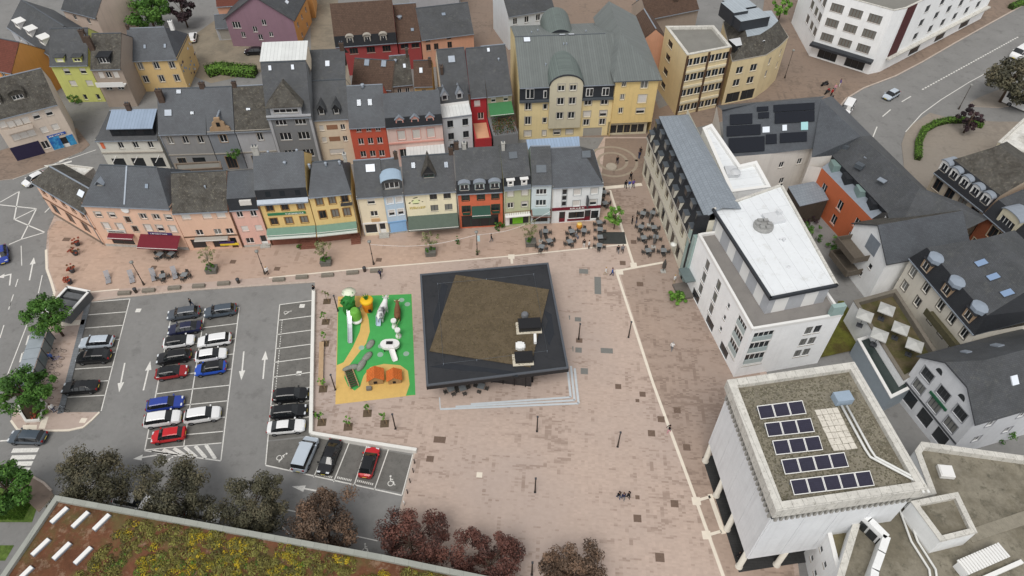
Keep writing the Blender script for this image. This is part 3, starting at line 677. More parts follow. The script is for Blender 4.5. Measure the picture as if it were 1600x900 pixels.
h.awn(0., h.w * .97, 3.55, 1.15, .6, AWG, .2); h.awn(0., h.w * .97, 2.8, 1.5, .2, MATS['awning_pale'], .2, 'lower_awning'); h.plinth(1.1, REDST); steps(h, h.w * .76, h.w * .99, 5)
mb = MB(); x0, x1 = h.w * .7, h.w * .97; z = h0 - 2.3
mb.box(x0, x1, -.7, -.01, z, z + .1)
for i in range(9): mb.box(x0 + (x1 - x0) * i / 8 - .015, x0 + (x1 - x0) * i / 8 + .015, -.7, -.67, z + .1, z + .9)
mb.box(x0, x1, -.71, -.66, z + .9, z + .95); mb.build('balcony', GREYF, h.root)
for u in (.12, .5, .82): h.hood(h.w * u, 3., .17, .6)
h.chim(h.w - .3, h.d, h.hr + .9, .5, .5, CONC); h.pipe(h.w - .1, h0, PLINTH)
h.done([YEL2])
# cream and blue halves
B6 = gz(609, 366)
h = H('row_house', 'narrow cream house with white framed shop window beside the pale blue house', gz(569, 369), B6, 'house', GR, .12)
h0 = HT(569, 369, 306); h.gab(h0, (575, 249), 42, m=SLATE)
h.body(h0, [(h0 - 1.9, 1.1, 1.2, 'h', (.52,)), (h0 - 4.4, 1.1, 1.15, 'w', (.55,)), (.5, 1.9, 1.9, 'p', (.33,)), (.4, 2.1, 1., 'd', (.78,))])
h.sign(h.w * .4, h.w * .72, 3.0, 3.6, mat('sign_tan', S(196, 160, 120), .7, .1)); h.sky(h.w * .62, h.d - 1., 1.5, 1.3, SKYW); steps(h, h.w * .6, h.w * .98, 3, m=CONC); h.pipe(.12, h0, SILL)
for x, z, a, b in ((.02, .3, .1, 2.5), (.58, .3, .1, 2.5)): MB().box(h.w * x, h.w * (x + .05), -.06, -.005, z, z + b).build('shop_pilaster', WHITEF, h.root)
h.cornice(2.55, WHITEF, .08, .28, 'shop_fascia'); h.done([CREAM])
h = H('row_house', 'narrow pale blue house with rounded zinc dormer and blue shop front', B6, gz(639, 362), 'house', GR, .12)
h0 = HT(609, 366, 304); h.gab(h0, (611, 247), 42, m=SLATE)
h.trim = WHITEF; h.body(h0, [(h0 - 2.0, 1.35, .95, 'ss', (.28, .74)), (h0 - 4.5, 1.2, .95, 'hh', (.28, .74)), (.35, 1.9, 3.2, 'g', (.5,))])
MB().box(h.w * .08, h.w * .92, -.06, -.004, .35, 2.3).build('blue_shop_panel', SHOPB, h.root); h.cornice(2.35, mat('shop_blue_dark', S(120, 160, 200), .6, 0), .12, .25, 'shop_fascia')
h.dorm(h.w * .5, .5, 3.0, 1.5, 'arch', .55, SLATE, mat('zinc_blue', S(160, 180, 198), .5, .06), style='w', wsz=(2.2, 1.1)); h.pipe(h.w - .08, h0, SILL); h.plinth(.3, CONC); h.chim(h.w - .35, h.d, h.hr + .9, .6, .5)
h.done([BLUE])
# pale yellow with emblem
h = H('row_house', 'pale yellow restaurant house with animal emblem and long grey green canopy', gz(640, 362), gz(717, 356), 'house', GR, .12)
h0 = HT(640, 362, 301); h.gab(h0, (668, 242), 42, m=SLATE)
h.body(h0, [(h0 - 1.85, 1.15, 1.15, 'kk', (.55, .82), GREYF), (h0 - 4.2, 1.25, 1.2, 'cc', (.55, .83), GREYF), (.6, 1.7, 6.5, 'p', (.5,), GREENF)])
em = MB()
for x, z, a, b, rot in ((.2, h0 - 1.2, .42, .09, .2), (.14, h0 - 1.75, .2, .1, .5), (.27, h0 - 1.75, .16, .08, -.3), (.08, h0 - 2.15, .2, .12, .6), (.33, h0 - 2.05, .14, .07, 0), (.2, h0 - 2.35, .55, .08, 0)):
    em.poly([(h.w * x + a * math.cos(t) * math.cos(rot) - b * math.sin(t) * math.sin(rot), -.03, z + a * math.cos(t) * math.sin(rot) + b * math.sin(t) * math.cos(rot)) for t in [k * math.pi / 5 for k in range(10)]])
em.build('wall_emblem', mat('emblem_dark_green', S(70, 74, 44), .7, 0), h.root)
em2 = MB().poly([(h.w * .2 + .62 * math.cos(t), -.015, h0 - 1.95 + .45 * math.sin(t)) for t in [k * math.pi / 8 for k in range(16)]]); em2.build('wall_emblem', mat('emblem_pale', S(226, 232, 180), .7, 0), h.root)
letters(h.root, h.w * .07, h0 - 3.45, h.w * .32, .5, GOLD, -.05, 9, 8)
h.awn(.05, h.w - .05, 3.3, 2.3, 1.0, AWD, .2, 'canopy'); h.dorm(h.w * .5, 1.5, 2.0, .9, 'gable', 1.7, SLATE, SLATEO, wsz=(1.5, .6), fm=GREENF, style='k')
MB().poly([(h.w * .5 - .8, 1.48, h.zr(1.5)[0] + .95), (h.w * .5 + .8, 1.48, h.zr(1.5)[0] + .95), (h.w * .5, 1.48, h.zr(1.5)[0] + 2.2)]).build('dormer_pane', GLASS, h.root)
h.sky(h.w * .22, 3.1, .7, 1.); h.sky(h.w * .85, 2.9, .7, 1.); h.plinth(.5, CONC); h.chim(h.w - .3, h.d, h.hr + .9, .7, .5); h.pipe(h.w - .06, h0, SILL)
h.done([PALEY])
# orange
h = H('row_house', 'bright orange house with black mansard, arched dormers and green awning', gz(718, 357), gz(786, 353), 'house', GR, .12)
h0 = HT(718, 357, 301); h.trim = GREENF
y = h.px(740, 230, h0 + 5.2).y; prof = [(-.3, h0 - .1), (.45, h0 + 1.9), (y, h0 + 5.2), (2 * y, h0 + 1.5)]
h.roof(prof, [SLATED, SLATE, SLATE]); h.h = h0; h.D = 2 * y; h.hb = h0 + 1.3
h.body(h0, [(h0 - 1.75, 1.2, 1.05, 'kkk', (.18, .52, .84), GREENF), (h0 - 4.2, 1.3, 1.2, 'kk', (.18, .84), GREENF), (.15, 2.5, 6., 'p', (.48,), GREENF)])
for u in (.17, .5, .83): h.dorm(h.w * u, -.1, 1.6, 1.35, 'arch', .25, mat('dormer_grey', S(130, 142, 142), .6, .05), ZINC, L=1.2, zb=h0 + .35, style='k', fm=WHITEF)
h.awn(h.w * .3, h.w * .72, 4.6, 1.3, 1.0, mat('awning_dark_green', S(46, 78, 66), .8, .08), .5); h.cornice(h0 - .32, GREENF, .1, .14)
for u in (.18, .84): MB().box(h.w * u - .62, h.w * u + .62, -.5, -.05, h0 - 4.35, h0 - 4.15).build('flower_box', GREENF, h.root)
h.pipe(.06, h0, SILL); h.chim(.4, h.d if hasattr(h, 'd') else y, h0 + 6.2, .7, .5); h.chim(1.6, y, h0 + 6.0, .6, .5, CONC)
h.done([ORANGE])
# sage
h = H('row_house', 'narrow sage green house with black mansard and lime green shop panel', gz(788, 355), gz(828, 351), 'house', GR, .12)
h0 = HT(788, 355, 295); y = h.px(806, 224, h0 + 4.9).y; prof = [(-.3, h0 - .1), (.1, h0 + .35), (.45, h0 + 1.75), (y, h0 + 4.9), (2 * y, h0 + 1.)]
h.roof(prof, [ZINCD, SLATED, SLATE, SLATE]); h.h = h0; h.D = 2 * y; h.hb = h0 + .9; h.trim = SILL
h.body(h0, [(h0 - 1.75, 1.25, .95, 'ss', (.24, .78)), (h0 - 4.1, 1.1, .95, 'kh', (.24, .78)), (.4, 2.0, 3.6, 'p', (.52,), GREYF)])
for u in (.25, .75): h.dorm(h.w * u, .02, .95, 1.0, 'flat', .2, WHITEF, WHITEF, L=.9, zb=h0 + .5, style='k')
MB().box(h.w * .32, h.w * .72, -.1, -.006, .6, 2.2).build('lime_shop_panel', LIME, h.root); MB().box(h.w * .04, h.w * .2, -.1, -.006, .4, 2.2).build('notice_board', WHITEF, h.root)
h.awn(h.w * .02, h.w * .98, 2.9, .9, .1, WHITEF, .12, 'shop_canopy')
mb = MB()
for i in range(12): mb.box(h.w * i / 11.5, h.w * i / 11.5 + .04, -.5, -.46, 2.9, 3.5)
mb.box(0, h.w, -.51, -.45, 3.5, 3.56).build('roof_railing', REDST, h.root); h.sky(h.w * .45, y - 1.5, 1.4, 1.2, ZINCD); h.pipe(.1, h0, SILL); h.chim(.5, y - .6, h0 + 5.6, .5, .5, CONC)
h.done([SAGE])
# ice blue and white
h = H('row_house', 'narrow ice blue house beside the white cafe, plain slate roof', gz(829, 350), gz(859, 349), 'house', GR, .12)
h0 = HT(829, 350, 286); h.gab(h0, (840, 228), 42, m=SLATE)
h.body(h0, [(h0 - 2.4, 1.1, 1.7, 'w', (.5,)), (h0 - 4.7, 1.2, 1.7, 'w', (.5,)), (.4, 2.2, 2.4, 'p', (.5,), BROWNF)])
h.sky(h.w * .5, 1.6, 1.7, 1.3, ZINCD); h.awn(0, h.w, 3.1, 1.3, .4, REDST, .3); o = MB().box(h.w * .05, h.w * .95, -1.7, -.02, 3.25, 3.32).build('glass_canopy', mat('canopy_glass', S(150, 166, 164), .2, 0), h.root)
h.done([ICE])
h = H('row_house', 'white end house with maroon cafe front and hipped slate roof at the alley corner', gz(860, 349), gz(936, 344), 'house', GR, .12)
h0 = HT(860, 349, 290); h.gab(h0, (880, 230), 42, m=SLATE2, hipR=3.4); h.trim = mat('soft_grey_trim', S(176, 180, 180), .8, 0)
h.body(h0, [(h0 - 2.3, 1.25, 1.15, 'ss', (.5, .84)), (h0 - 4.6, 1.25, 1.15, 'sh', (.5, .84)), (h0 - 2., 1.05, .7, 'k', (.25,), GREYF), (h0 - 3.2, .95, .7, 'k', (.25,), GREYF), (h0 - 4.4, .95, .7, 'k', (.25,), GREYF), (.75, 1.4, 2.6, 'p', (.52,), BROWNF), (.05, 2.3, 1., 'dd', (.23, .75), MAROON), (.35, 1.8, 1.3, 'p', (.9,))],
       right=[(h0 - 2.3, 1.2, 1., 'kkk', (.2, .5, .8)), (h0 - 4.6, 1.2, 1., 'kkk', (.2, .5, .8))])
s_ = h.sign(.02, h.w - .02, 2.75, 3.3, MAROON); letters(s_, h.w * .38, 2.88, h.w * .3, .3, WHITEF, -.16, 10, 4)
MB().box(h.w * .34, h.w * .7, -.08, -.005, .3, .7).build('maroon_panel', MAROON, h.root); MB().box(h.w * .69, h.w * .72, -1.0, -.05, h0 - 4.2, h0 - 2.4).build('hanging_sign', GREYF, h.root)
q = [h.px(*p, 8.2) for p in ((826, 238), (906, 230), (905, 213), (822, 218))]; MB().prism([tuple(p) for p in q], 0, 8.2, 1, 0).build('rear_extension', [mat('lean_to_metal', S(156, 176, 200), .5, .06, .6, brick=(.5, 40., .03, .9)), SILL], h.root); h.sky(h.w * .15, 5.5, 1.5, 1.1, ZINCD); h.sky(h.w * .7, 3.4, 1.5, 1.2, ZINCD); h.pipe(.08, h0, SILL)
h.done([OFFW])
# ---------------------------------------------------------------- second row and houses further back
GB = 'houses in the streets behind'
def he(label, a, b, h, wm, ridge, rows=(), rm=None, pitch=42, name='town_house', cat='house', extra=None, hipL=0, hipR=0, right=(), left=(), trim=None, D=None, z0=0., fm=None, base=False, grp=GB, plinth=None):
    A, B = (G(*a, h), G(*b, h)) if not base else (G(*a), G(*b))
    k = H(name, label, A, B, cat, grp); k.trim = trim; k.fm = fm or WHITEF
    k.gab(h, ridge, pitch, m=rm or SLATE, hipL=hipL, hipR=hipR, D=D); k.body(h, rows, left, right)
    if plinth: k.plinth(plinth)
    if extra: extra(k)
    k.done([wm] if not isinstance(wm, list) else wm); return k
GREYW = wallm('grey', 152, 152, 152); GREYB = wallm('blue_grey', 138, 144, 152); GREYL = wallm('light_grey', 178, 180, 184); GREYD = wallm('dark_grey', 128, 130, 132); CREAM2 = wallm('cream_two', 232, 212, 182)
RED = wallm('brick_red', 220, 88, 62); PINK = wallm('pink', 236, 202, 190); WBLUE = wallm('white_blue', 216, 224, 228); SCAR = wallm('scarlet', 196, 44, 50); OLIVE = wallm('olive', 172, 160, 128); SALMON = wallm('salmon', 224, 160, 126)
LIMEW = wallm('lime', 214, 218, 112); OCHRE = wallm('ochre', 228, 190, 122); BEIGE = wallm('beige', 214, 196, 178); TAUPE = wallm('taupe', 172, 154, 138); PURP = wallm('mauve', 148, 112, 128); ORW = wallm('amber', 226, 152, 74); RRED = wallm('wine_red', 176, 66, 66)
WMET = mat('white_metal_roof', S(214, 216, 214), .5, .08, .6, brick=(.6, 40., .03, .93)); BMET = mat('blue_metal_roof', S(150, 166, 186), .5, .06, .6, brick=(.55, 40., .03, .9))
PINKT = mat('pink_stone', S(214, 158, 146), .8, .05, 3)

def ex(k):
    z = k.h; m = MB(); x0, x1 = k.w * .28, k.w * .97
    m.box(x0, x1, .3, 3.6, z + .1, z + 1.9); m.build('box_dormer', SLATED, k.root)
    r = MB(); r.poly([(x0 - .2, -.1, z + 2.0), (x1 + .2, -.1, z + 2.0), (x1 + .2, 4.0, z + 3.2), (x0 - .2, 4.0, z + 3.2)]); r.box(x0 - .2, x1 + .2, -.1, -.02, z + 1.85, z + 2.0); r.build('dormer_roof', BMET, k.root)
    for u in (.38, .62, .86): MB().box(k.w * u - .6, k.w * u + .6, .24, .296, z + .6, z + 1.5).build('pane', GLASS, k.root)
    k.cornice(k.h - 3.0, SILL, .2, .2, 'shop_canopy')
    for u in (.2, .55, .9): 
        MB().tube([(k.w * u, -.05, 2.9), (k.w * u - .5, -1.2, 2.2)], .06, 5).build('canopy_strut', WHITEF, k.root)
    MB().box(k.w * .05, k.w * .1, -.1, -.01, 4.6, 5.8).build('wall_sign', mat('sign_orange', S(226, 120, 84), .6, 0), k.root)
    k.chim(k.w * .55, k.d, k.hr + 1.2, .8, .6)
he('white corner house with blue metal dormer roof and three dark windows', (148, 217), (246, 215), 6.6, wallm('ivory', 226, 224, 212), (200, 172), [(-2.1, 1.3, .9, 'kkk', (.36, .6, .84)), (.3, 2.1, 2.2, 'ppp', (.2, .52, .84), GREYF)], SLATE, 38, hipL=2.4, extra=ex)
def ex(k):
    k.cornice(3.4, SILL, .1, .2); k.cornice(k.h - .35, SILL, .14, .22)
    k.sky(k.w * .22, 2.5, 1.3, 1.2, ZINC); k.sky(k.w * .45, 5.2, .9, .8); k.sky(k.w * .72, 2.4, .7, .6); k.chim(k.w * .1, k.d - 1.6, k.hr + .6, 1., .6); k.chim(k.w * .95, k.d, k.hr + .8, .9, .5); k.pipe(.1, k.h)
he('long grey house with three paired windows and blue slate roof', (247, 207), (322, 205), 8.2, GREYW, (262, 138), [(-2.4, 1.5, .95, 'cww', (.18, .5, .82)), (.4, 2.4, 1.4, 'k', (.25,), BROWNF), (.2, 2.6, 2.2, 'p', (.62,), BROWNF)], SLATE2, 42, extra=ex, trim=SILL)
def ex(k):
    z = k.h; x = k.w * .5; m = MB(); P = [(-1.75, 0), (1.75, 0), (1.6, .6), (1.1, .9), (1.0, 1.6), (.55, 1.9), (.45, 2.5), (-.45, 2.5), (-.55, 1.9), (-1., 1.6), (-1.1, .9), (-1.6, .6)]
    m.poly([(x + a, -.12, z + b) for a, b in P]); m.poly([(x + a, .3, z + b) for a, b in P[::-1]])
    for i in range(len(P)):
        a, b = P[i], P[(i + 1) % len(P)]; m.poly([(x + b[0], -.12, z + b[1]), (x + a[0], -.12, z + a[1]), (x + a[0], .3, z + a[1]), (x + b[0], .3, z + b[1])])
    o = m.build('stepped_gable', mat('gable_sandstone', S(166, 140, 112), .85, .15, 2), k.root); MB().box(x - .3, x + .3, -.16, -.125, z + .9, z + 1.7).build('gable_niche', DARKIN, o)
    MB().box(x - .15, x + .15, .3, 4.6, z + 2.1, z + 2.4).build('gable_ridge', ZINC, k.root); k.cornice(z - .3, SILL, .16, .26); k.cornice(3.4, SILL, .12, .2)
he('blue grey house with ornate stepped sandstone gable', (323, 205), (366, 203), 8.2, GREYB, (330, 136), [(-2.4, 1.5, 1.2, 'w', (.5,)), (.2, 2.6, 1.7, 'k', (.5,), BROWNF)], SLATE2, 42, extra=ex, trim=MATS['gable_sandstone'] if 'gable_sandstone' in MATS else mat('gable_sandstone', S(166, 140, 112), .85, .15, 2))
def ex(k):
    k.cornice(k.h - .3, SILL, .16, .24); k.sky(k.w * .4, 2.6, .8, .5); k.cornice(3.4, SILL, .12, .2); k.chim(.4, k.d, k.hr + .7, .7, .5)
he('light grey house under mottled old slate next to the grey tower house', (367, 203), (424, 200), 8.2, GREYL, (378, 134), [(-2.4, 1.5, .95, 'w', (.62,)), (.3, 2.4, 1.2, 'kk', (.3, .8), GREYF)], SLATEO, 42, extra=ex, trim=SILL)
def ex(k):
    z = k.h; w = k.w
    for u in (.02, .93): MB().box(w * u, w * (u + .055), -.12, -.004, 0, z).build('corner_pilaster', GREYL, k.root)
    o = k.dorm(w * .46, -.05, w * .68, 1.5, 'hip', 3.0, GREYL, SLATEO, L=2.4, zb=z + .3, wsz=(w * .55, .7), ov=.5)
    for u in (.2, .7): k.sky(w * u, 4.4, .6, .9, SKYW)
    m = MB(); m.poly([(-.1, k.d + .1, k.hr + .1), (w + .1, k.d + .1, k.hr + .1), (w + .1, k.d + 4.5, k.hr + 1.2), (-.1, k.d + 4.5, k.hr + 1.2)]); m.box(0, w, k.d + .3, k.d + 4.4, k.hr - 3, k.hr + .1, 1); m.build('rear_roof', [WMET, CREAM2], k.root)
    k.cornice(z - .25, GREYL, .3, .3)
he('tall dark grey tower house with hipped hood and grouped windows', (416, 181), (486, 178), 11.5, GREYD, (446, 96), [(-2.0, 1.0, 1.9, 'ww', (.28, .72), WHITEF), (-5.0, 1.5, 2., 'ww', (.3, .72)), (-8.6, 1.5, 2., 'ww', (.3, .72))], SLATE, 55, extra=ex, left=[(-2, 1.2, .9, 'k', (.2,))])
def ex(k):
    for u in (.3, .7): k.dorm(k.w * u, .35, 1.2, 1.3, 'gable', .8, SLATED, SLATE, style='h', L=1.6)
    BR = mat('brown_panel', S(150, 112, 88), .8, .08, 2)
    for z in (k.h - 2.55, k.h - 4.95): MB().box(k.w * .36, k.w * .66, -.04, -.004, z + .15, z + 1.05).build('brown_panel', BR, k.root)
    y0 = k.d; m = MB(); m.poly([(0, y0 + .1, k.hr), (k.w, y0 + .1, k.hr), (k.w, y0 + 5, k.hr + 3), (0, y0 + 5, k.hr + 3)]); m.box(.05, k.w - .05, y0 + .2, y0 + 5, k.hr - 4, k.hr, 1); m.poly([(0, y0 + 5, k.hr + 3), (k.w, y0 + 5, k.hr + 3), (k.w, y0 + 9, k.hr), (0, y0 + 9, k.hr)]); m.build('rear_roof', [SLATE, CREAM2], k.root)
    o = MB().box(-.35, .35, -.5, .5, -.05, .12).build('skylight', SKYW, k.root); o.location = (k.w * .52, y0 + 2.6, k.hr + 1.6); o.rotation_euler = (R(31), 0, 0)
    k.chim(k.w * .93, y0 + 4.8, k.hr + 4, .7, .5)
he('narrow cream house with two gabled dormers beside the grey tower house', (486, 185), (544, 182), 10., CREAM2, (512, 125), [(-2.6, 1.1, .8, 'sw', (.22, .8)), (-5., 1.1, .8, 'sw', (.22, .8)), (-7.6, 1.1, 2.6, 's', (.5,))], SLATE, 42, extra=ex)
def ex(k):
    k.sky(k.w * .32, 2.9, .8, 1.2, SKYG); k.sky(k.w * .62, 2.9, .8, 1.2, SKYG); k.hood(k.w * .45, k.d - .3, .25, .6)
he('brick red house with white framed windows and plain slate roof', (545, 197), (602, 194), 9., RED, (570, 133), [(-1.3, .85, .85, 'www', (.25, .52, .78)), (-3.9, 1.3, .95, 'www', (.25, .52, .78)), (-6.6, 1.3, 1., 'www', (.25, .52, .78))], SLATE2, 42, extra=ex)
def exm(hts, u=(.22, .5, .78)):
    def ex(k): pass
    return ex
k = H('town_house', 'pale pink house with three pink stone dormers on a dark mansard', G(603, 198, 8.6), G(691, 191, 8.6), 'house', GB); k.trim = PINKT
y = k.px(640, 143, 13.2).y; k.roof([(-.3, 8.5), (.3, 10.1), (y, 13.2), (2 * y, 9.5)], [SLATED, SLATE2, SLATE]); k.h = 8.6; k.D = 2 * y; k.hb = 9.3
k.body(8.6, [(-2.9, 1.9, 1.3, 'sss', (.25, .52, .78)), (-6.9, 2., 1.4, 'www', (.25, .52, .78))]); k.cornice(8.3, PINKT, .16, .25); k.cornice(4.9, PINKT, .16, .3)
for u in (.25, .52, .79): k.dorm(k.w * u, -.05, 1.3, 1.25, 'gable', .5, PINKT, ZINC, L=1., zb=8.75, style='s')
MB().poly([(k.w * .3, -3.2, 3.6), (k.w, -3.2, 3.6), (k.w, -.02, 4.1), (k.w * .3, -.02, 4.1)]).build('glass_canopy', WMET, k.root); k.done([PINK])
k = H('town_house', 'narrow white house with white flat dormer strip and dark windows', G(691, 184, 8.), G(737, 178, 8.), 'house', GB); k.fm = GREYF
y = k.px(712, 135, 11.5).y; k.roof([(-.1, 8.0), (2.4, 8.7), (2.45, 9.2), (y, 11.8), (2 * y, 9)], [WMET, WHITEF, SLATE, SLATE]); k.h = 8; k.D = 2 * y; k.hb = 8.8
k.body(8, [(-2.2, 1.4, 1.05, 'kk', (.25, .77), GREYF), (-4.8, 1.4, 1.05, 'kk', (.25, .77), GREYF), (.4, 1.9, 1.2, 'kk', (.3, .7))])
for u in (.2, .7): k.dorm(k.w * u, 2.7, 1.1, 1.2, 'gable', .9, GREYL, ZINC, L=1.2, style='w')
k.done([WBLUE])
def ex(k):
    m = MB(); w = k.w; m.box(0, w, -6.5, -.05, 0, 3.2, 0, 1); 
    for a in ((0, .2, -6.5, -.2), (w - .2, w, -6.5, -.2), (.2, w - .2, -6.5, -6.3)): m.box(a[0], a[1], a[2], a[3], 3.2, 4.2)
    m.build('roof_terrace', [SCAR, mat('terrace_peach', S(214, 166, 132), .8, .08, 1)], k.root)
he('scarlet narrow house with roof terrace floored in peach', (735, 150), (760, 148), 9., SCAR, (745, 74), [(-2.2, 1.2, 1.1, 's', (.4,)), (-5., 1.4, 1.1, 'k', (.6,))], SLATE, 42, extra=ex)
def ex(k):
    o = k.awn(.1, k.w - .1, 7.2, 2.6, 1.0, mat('awning_bright_green', S(66, 122, 78), .8, .08, 2), .2)
    m = MB().box(0, k.w, -6, -.05, 0, 4.2, 0); 
    for i in range(14): m.box(k.w * i / 13 - .03, k.w * i / 13 + .03, -6, -5.95, 4.2, 5.2)
    m.build('planted_terrace', GREYD, k.root)
    r = random.Random(5); lf = MB()
    for i in range(900):
        c = Vector((r.uniform(.3, k.w - .3), r.uniform(-5.7, -1.5), 4.25 + r.random() ** 2 * 1.6)); s = r.uniform(.08, .2); a = Vector((r.uniform(-1, 1), r.uniform(-1, 1), r.uniform(-.3, 1))).normalized(); b = a.orthogonal().normalized() * s; cc = a.cross(b).normalized() * s
        lf.poly([c - b, c + cc * .6, c + b, c - cc * .6], 0 if r.random() < .6 else 1)
    stuff(lf.build('terrace_plants', [mat('plant_green', S(66, 84, 40), .8, .3, 6), mat('plant_rust', S(122, 84, 60), .8, .3, 6)], k.root, uv=False)); k.sky(k.w * .3, 6, .6, .8, SKYW); k.hood(k.w * .65, 4.5, .15, .3); k.chim(k.w * .9, 5, 12.6, .4, .9)
he('olive house with bright green awning over planted terrace', (761, 148), (800, 144), 9., OLIVE, (775, 70), [(-1.7, 1.1, .9, 'hh', (.25, .75))], SLATE, 42, extra=ex)
he('grey slate roofed house behind the white house with skylight', (690, 146), (734, 142), 9.4, CREAM2, (700, 76), [(-2, 1.2, 1., 'k', (.5,))], SLATE, 42, extra=lambda k: (k.sky(k.w * .5, 4.5, 1.3, 1.3, ZINC), k.chim(.5, 3, 13, .5, 1.2)))
# brown roofs behind the red house
he('house with brown tiled roof and two skylights behind the red house', (549, 134), (612, 138), 8., TAUPE, (575, 92), [], TILEB, 38, extra=lambda k: (k.sky(k.w * .32, 3.6, 1., 1.3), k.sky(k.w * .74, 3.6, 1., 1.3)))
he('house with small grey slate roof between two brown tiled ones', (613, 132), (645, 129), 8.2, TAUPE, (625, 86), [(-2.4, 1.4, .8, 'kk', (.3, .7))], SLATEO, 38, extra=lambda k: (k.sky(k.w * .7, 2.6, .6, .9, SKYW), k.hood(k.w * .3, 3.4, .25, .3), k.chim(k.w * .9, k.d, k.hr + 1, .5, 1.)))
he('narrow house with brown tiled roof and yellow wall behind the pink house', (647, 133), (676, 132), 8., OCHRE, (662, 94), [(-2.4, 1.4, .8, 'k', (.5,))], TILEB, 38, extra=lambda k: (k.sky(k.w * .4, 2.2, .7, 1.1, SKYW), k.chim(k.w * .9, 3, k.hr + .6, .5, .9)))
# wine red house and salmon house
k = H('town_house', 'wine red house with big brown roof and three stone dormers', G(524, 72, 6.8), G(620, 65, 6.8), 'house', GB)
y = k.px(570, 2, 13.6).y; k.roof([(-.3, 6.7), (.3, 8.7), (y, 13.6), (2 * y, 9)], [SLATED, TILEB, TILEB]); k.h = 6.8; k.D = 2 * y; k.hb = 8.8
k.body(6.8, [(-2., 1.3, 1.7, 'kkk', (.28, .56, .82), BROWNF), (.4, 2, 1.6, 'pp', (.3, .7))])
for u in (.25, .53, .79): k.dorm(k.w * u, -.1, 1.35, 1.6, 'arch', .35, SILL, SILL, L=1.3, zb=6.95, style='c')
for u in (.25, .67): k.sky(k.w * u, 5.2, 1.5, 1.2)
k.done([RRED])
he('lower wine red house end with plain brown roof and satellite dish', (621, 64), (657, 61), 6.6, RRED, (640, 5), [(-1.8, 1., 1.6, 'kk', (.28, .75), BROWNF)], TILEB, 40, extra=lambda k: (k.hood(1., 3.6, .4, .4), k.sky(k.w * .7, 1.6, .7, .7)))
he('salmon house with grey slate roof above the brown tiled roofs', (658, 60), (740, 50), 6.8, SALMON, (690, 8), [(-.9, .6, .9, 'kk', (.12, .52), BROWNF), (-2.9, 1.4, .95, 'kwk', (.12, .27, .53), BROWNF), (.4, 1.6, 1., 'kk', (.3, .7))], SLATE, 40, extra=lambda k: k.sky(k.w * .5, 3.4, .9, .7))
# mauve gable house
k = H('town_house', 'mauve house with gable front and small white framed windows', G(365, 72), G(468, 74), 'house', GB); hh = 6.6
ap = k.px(415, 9, 11.6); d = 12.
for s_, p0, p1 in ((0, (k.w, 0), (k.w, d)), (1, (0, d), (0, 0))): k.side(p0, p1, hh, [(3.6, 1.1, 1., 'www', (.2, .5, .8)), (.6, 1.1, 1., 'ww', (.3, .7))], m=1 if s_ == 0 else 0)
k.side((0, 0), (k.w, 0), hh, [(4.2, 1.5, 1.8, 'k', (.14,)), (2.1, 1.3, .9, 'k', (.2,)), (3.4, 1.3, 1., 'k', (.4,)), (1.6, 1.3, 1., 'k', (.45,)), (2.4, 1.1, .9, 'w', (.62,)), (5.0, 1.3, 1., 'k', (.56,))]); k.side((k.w, d), (0, d), hh)
k.wall.poly([(0, 0, hh), (k.w, 0, hh), (k.w * .52, 0, 11.6)]); r = MB()
for x0, x1, z0, z1 in ((-.4, k.w * .52, hh - .25, 11.7), (k.w * .52, k.w + .4, 11.7, hh - .25)):
    for dz in (0, -.2): r.poly([(x0, -.4, z0 + dz), (x1, -.4, z1 + dz), (x1, d, z1 + dz), (x0, d, z0 + dz)][::(1 if dz else -1)])
    r.poly([(x0, -.4, z0), (x0, -.4, z0 - .2), (x1, -.4, z1 - .2), (x1, -.4, z1)])
    r.poly([(x0, -.4, z0), (x0, d, z0), (x0, d, z0 - .2), (x0, -.4, z0 - .2)])
r.build('roof', SLATE, k.root); o = MB().box(-.35, .35, -.5, .5, -.05, .1).build('skylight', SKYW, k.root); o.location = (k.w * .86, 4.5, 8.2); o.rotation_euler = (0, R(43), 0)
k.done([PURP, ORW])
he('low grey garage with slate roof beside the mauve house', (336, 42), (362, 40), 3.2, GREYL, (345, 22), [(.05, 2.3, 2.6, 'g', (.5,))], SLATE2, 35, name='garage', cat='garage')
# top left group
def ex(k):
    for u in (.36, .77): k.sky(k.w * u, 1.9, .55, .9)
    k.chim(k.w * .93, k.d - .2, k.hr + 1.2, .7, .6, WHITEF); k.chim(.3, k.d, k.hr + .6, .5, .5)
    m = MB(); r = random.Random(3); w = k.w
    for i in range(26):
        y = r.uniform(.3, k.D - .4); z = r.uniform(.4, 5.6); a, b = r.uniform(.2, .7), r.uniform(.2, .6); m.poly([(w + .02 + i * .001, y, z), (w + .02 + i * .001, y + a, z + r.uniform(-.2, .2)), (w + .02 + i * .001, y + a * .8, z + b), (w + .02 + i * .001, y - .1, z + b * .8)], i % 3)
    m.build('wall_mural', [mat('mural_blue', S(120, 160, 200), .8, 0), mat('mural_white', S(226, 226, 226), .8, 0), mat('mural_dark', S(86, 70, 84), .8, 0)], k.root)
he('ochre house with six windows and mural on its side wall', (199, 93), (276, 90), 7.2, OCHRE, (232, 43), [(-2.3, 1.5, 1., 'cww', (.2, .53, .85)), (-5.2, 1.5, 1., 'www', (.2, .53, .85))], SLATE2, 40, extra=ex, hipR=2.2, trim=SILL)
def ex(k): k.dorm(k.w * .3, .2, 1.6, 1., 'flat', .2, LIMEW, SLATE, style='s', L=1.4); k.dorm(k.w * .75, .2, 1.6, 1., 'flat', .2, LIMEW, SLATE, style='k', L=1.4); k.chim(k.w - .4, 3.4, k.hr + .5, .9, .7)
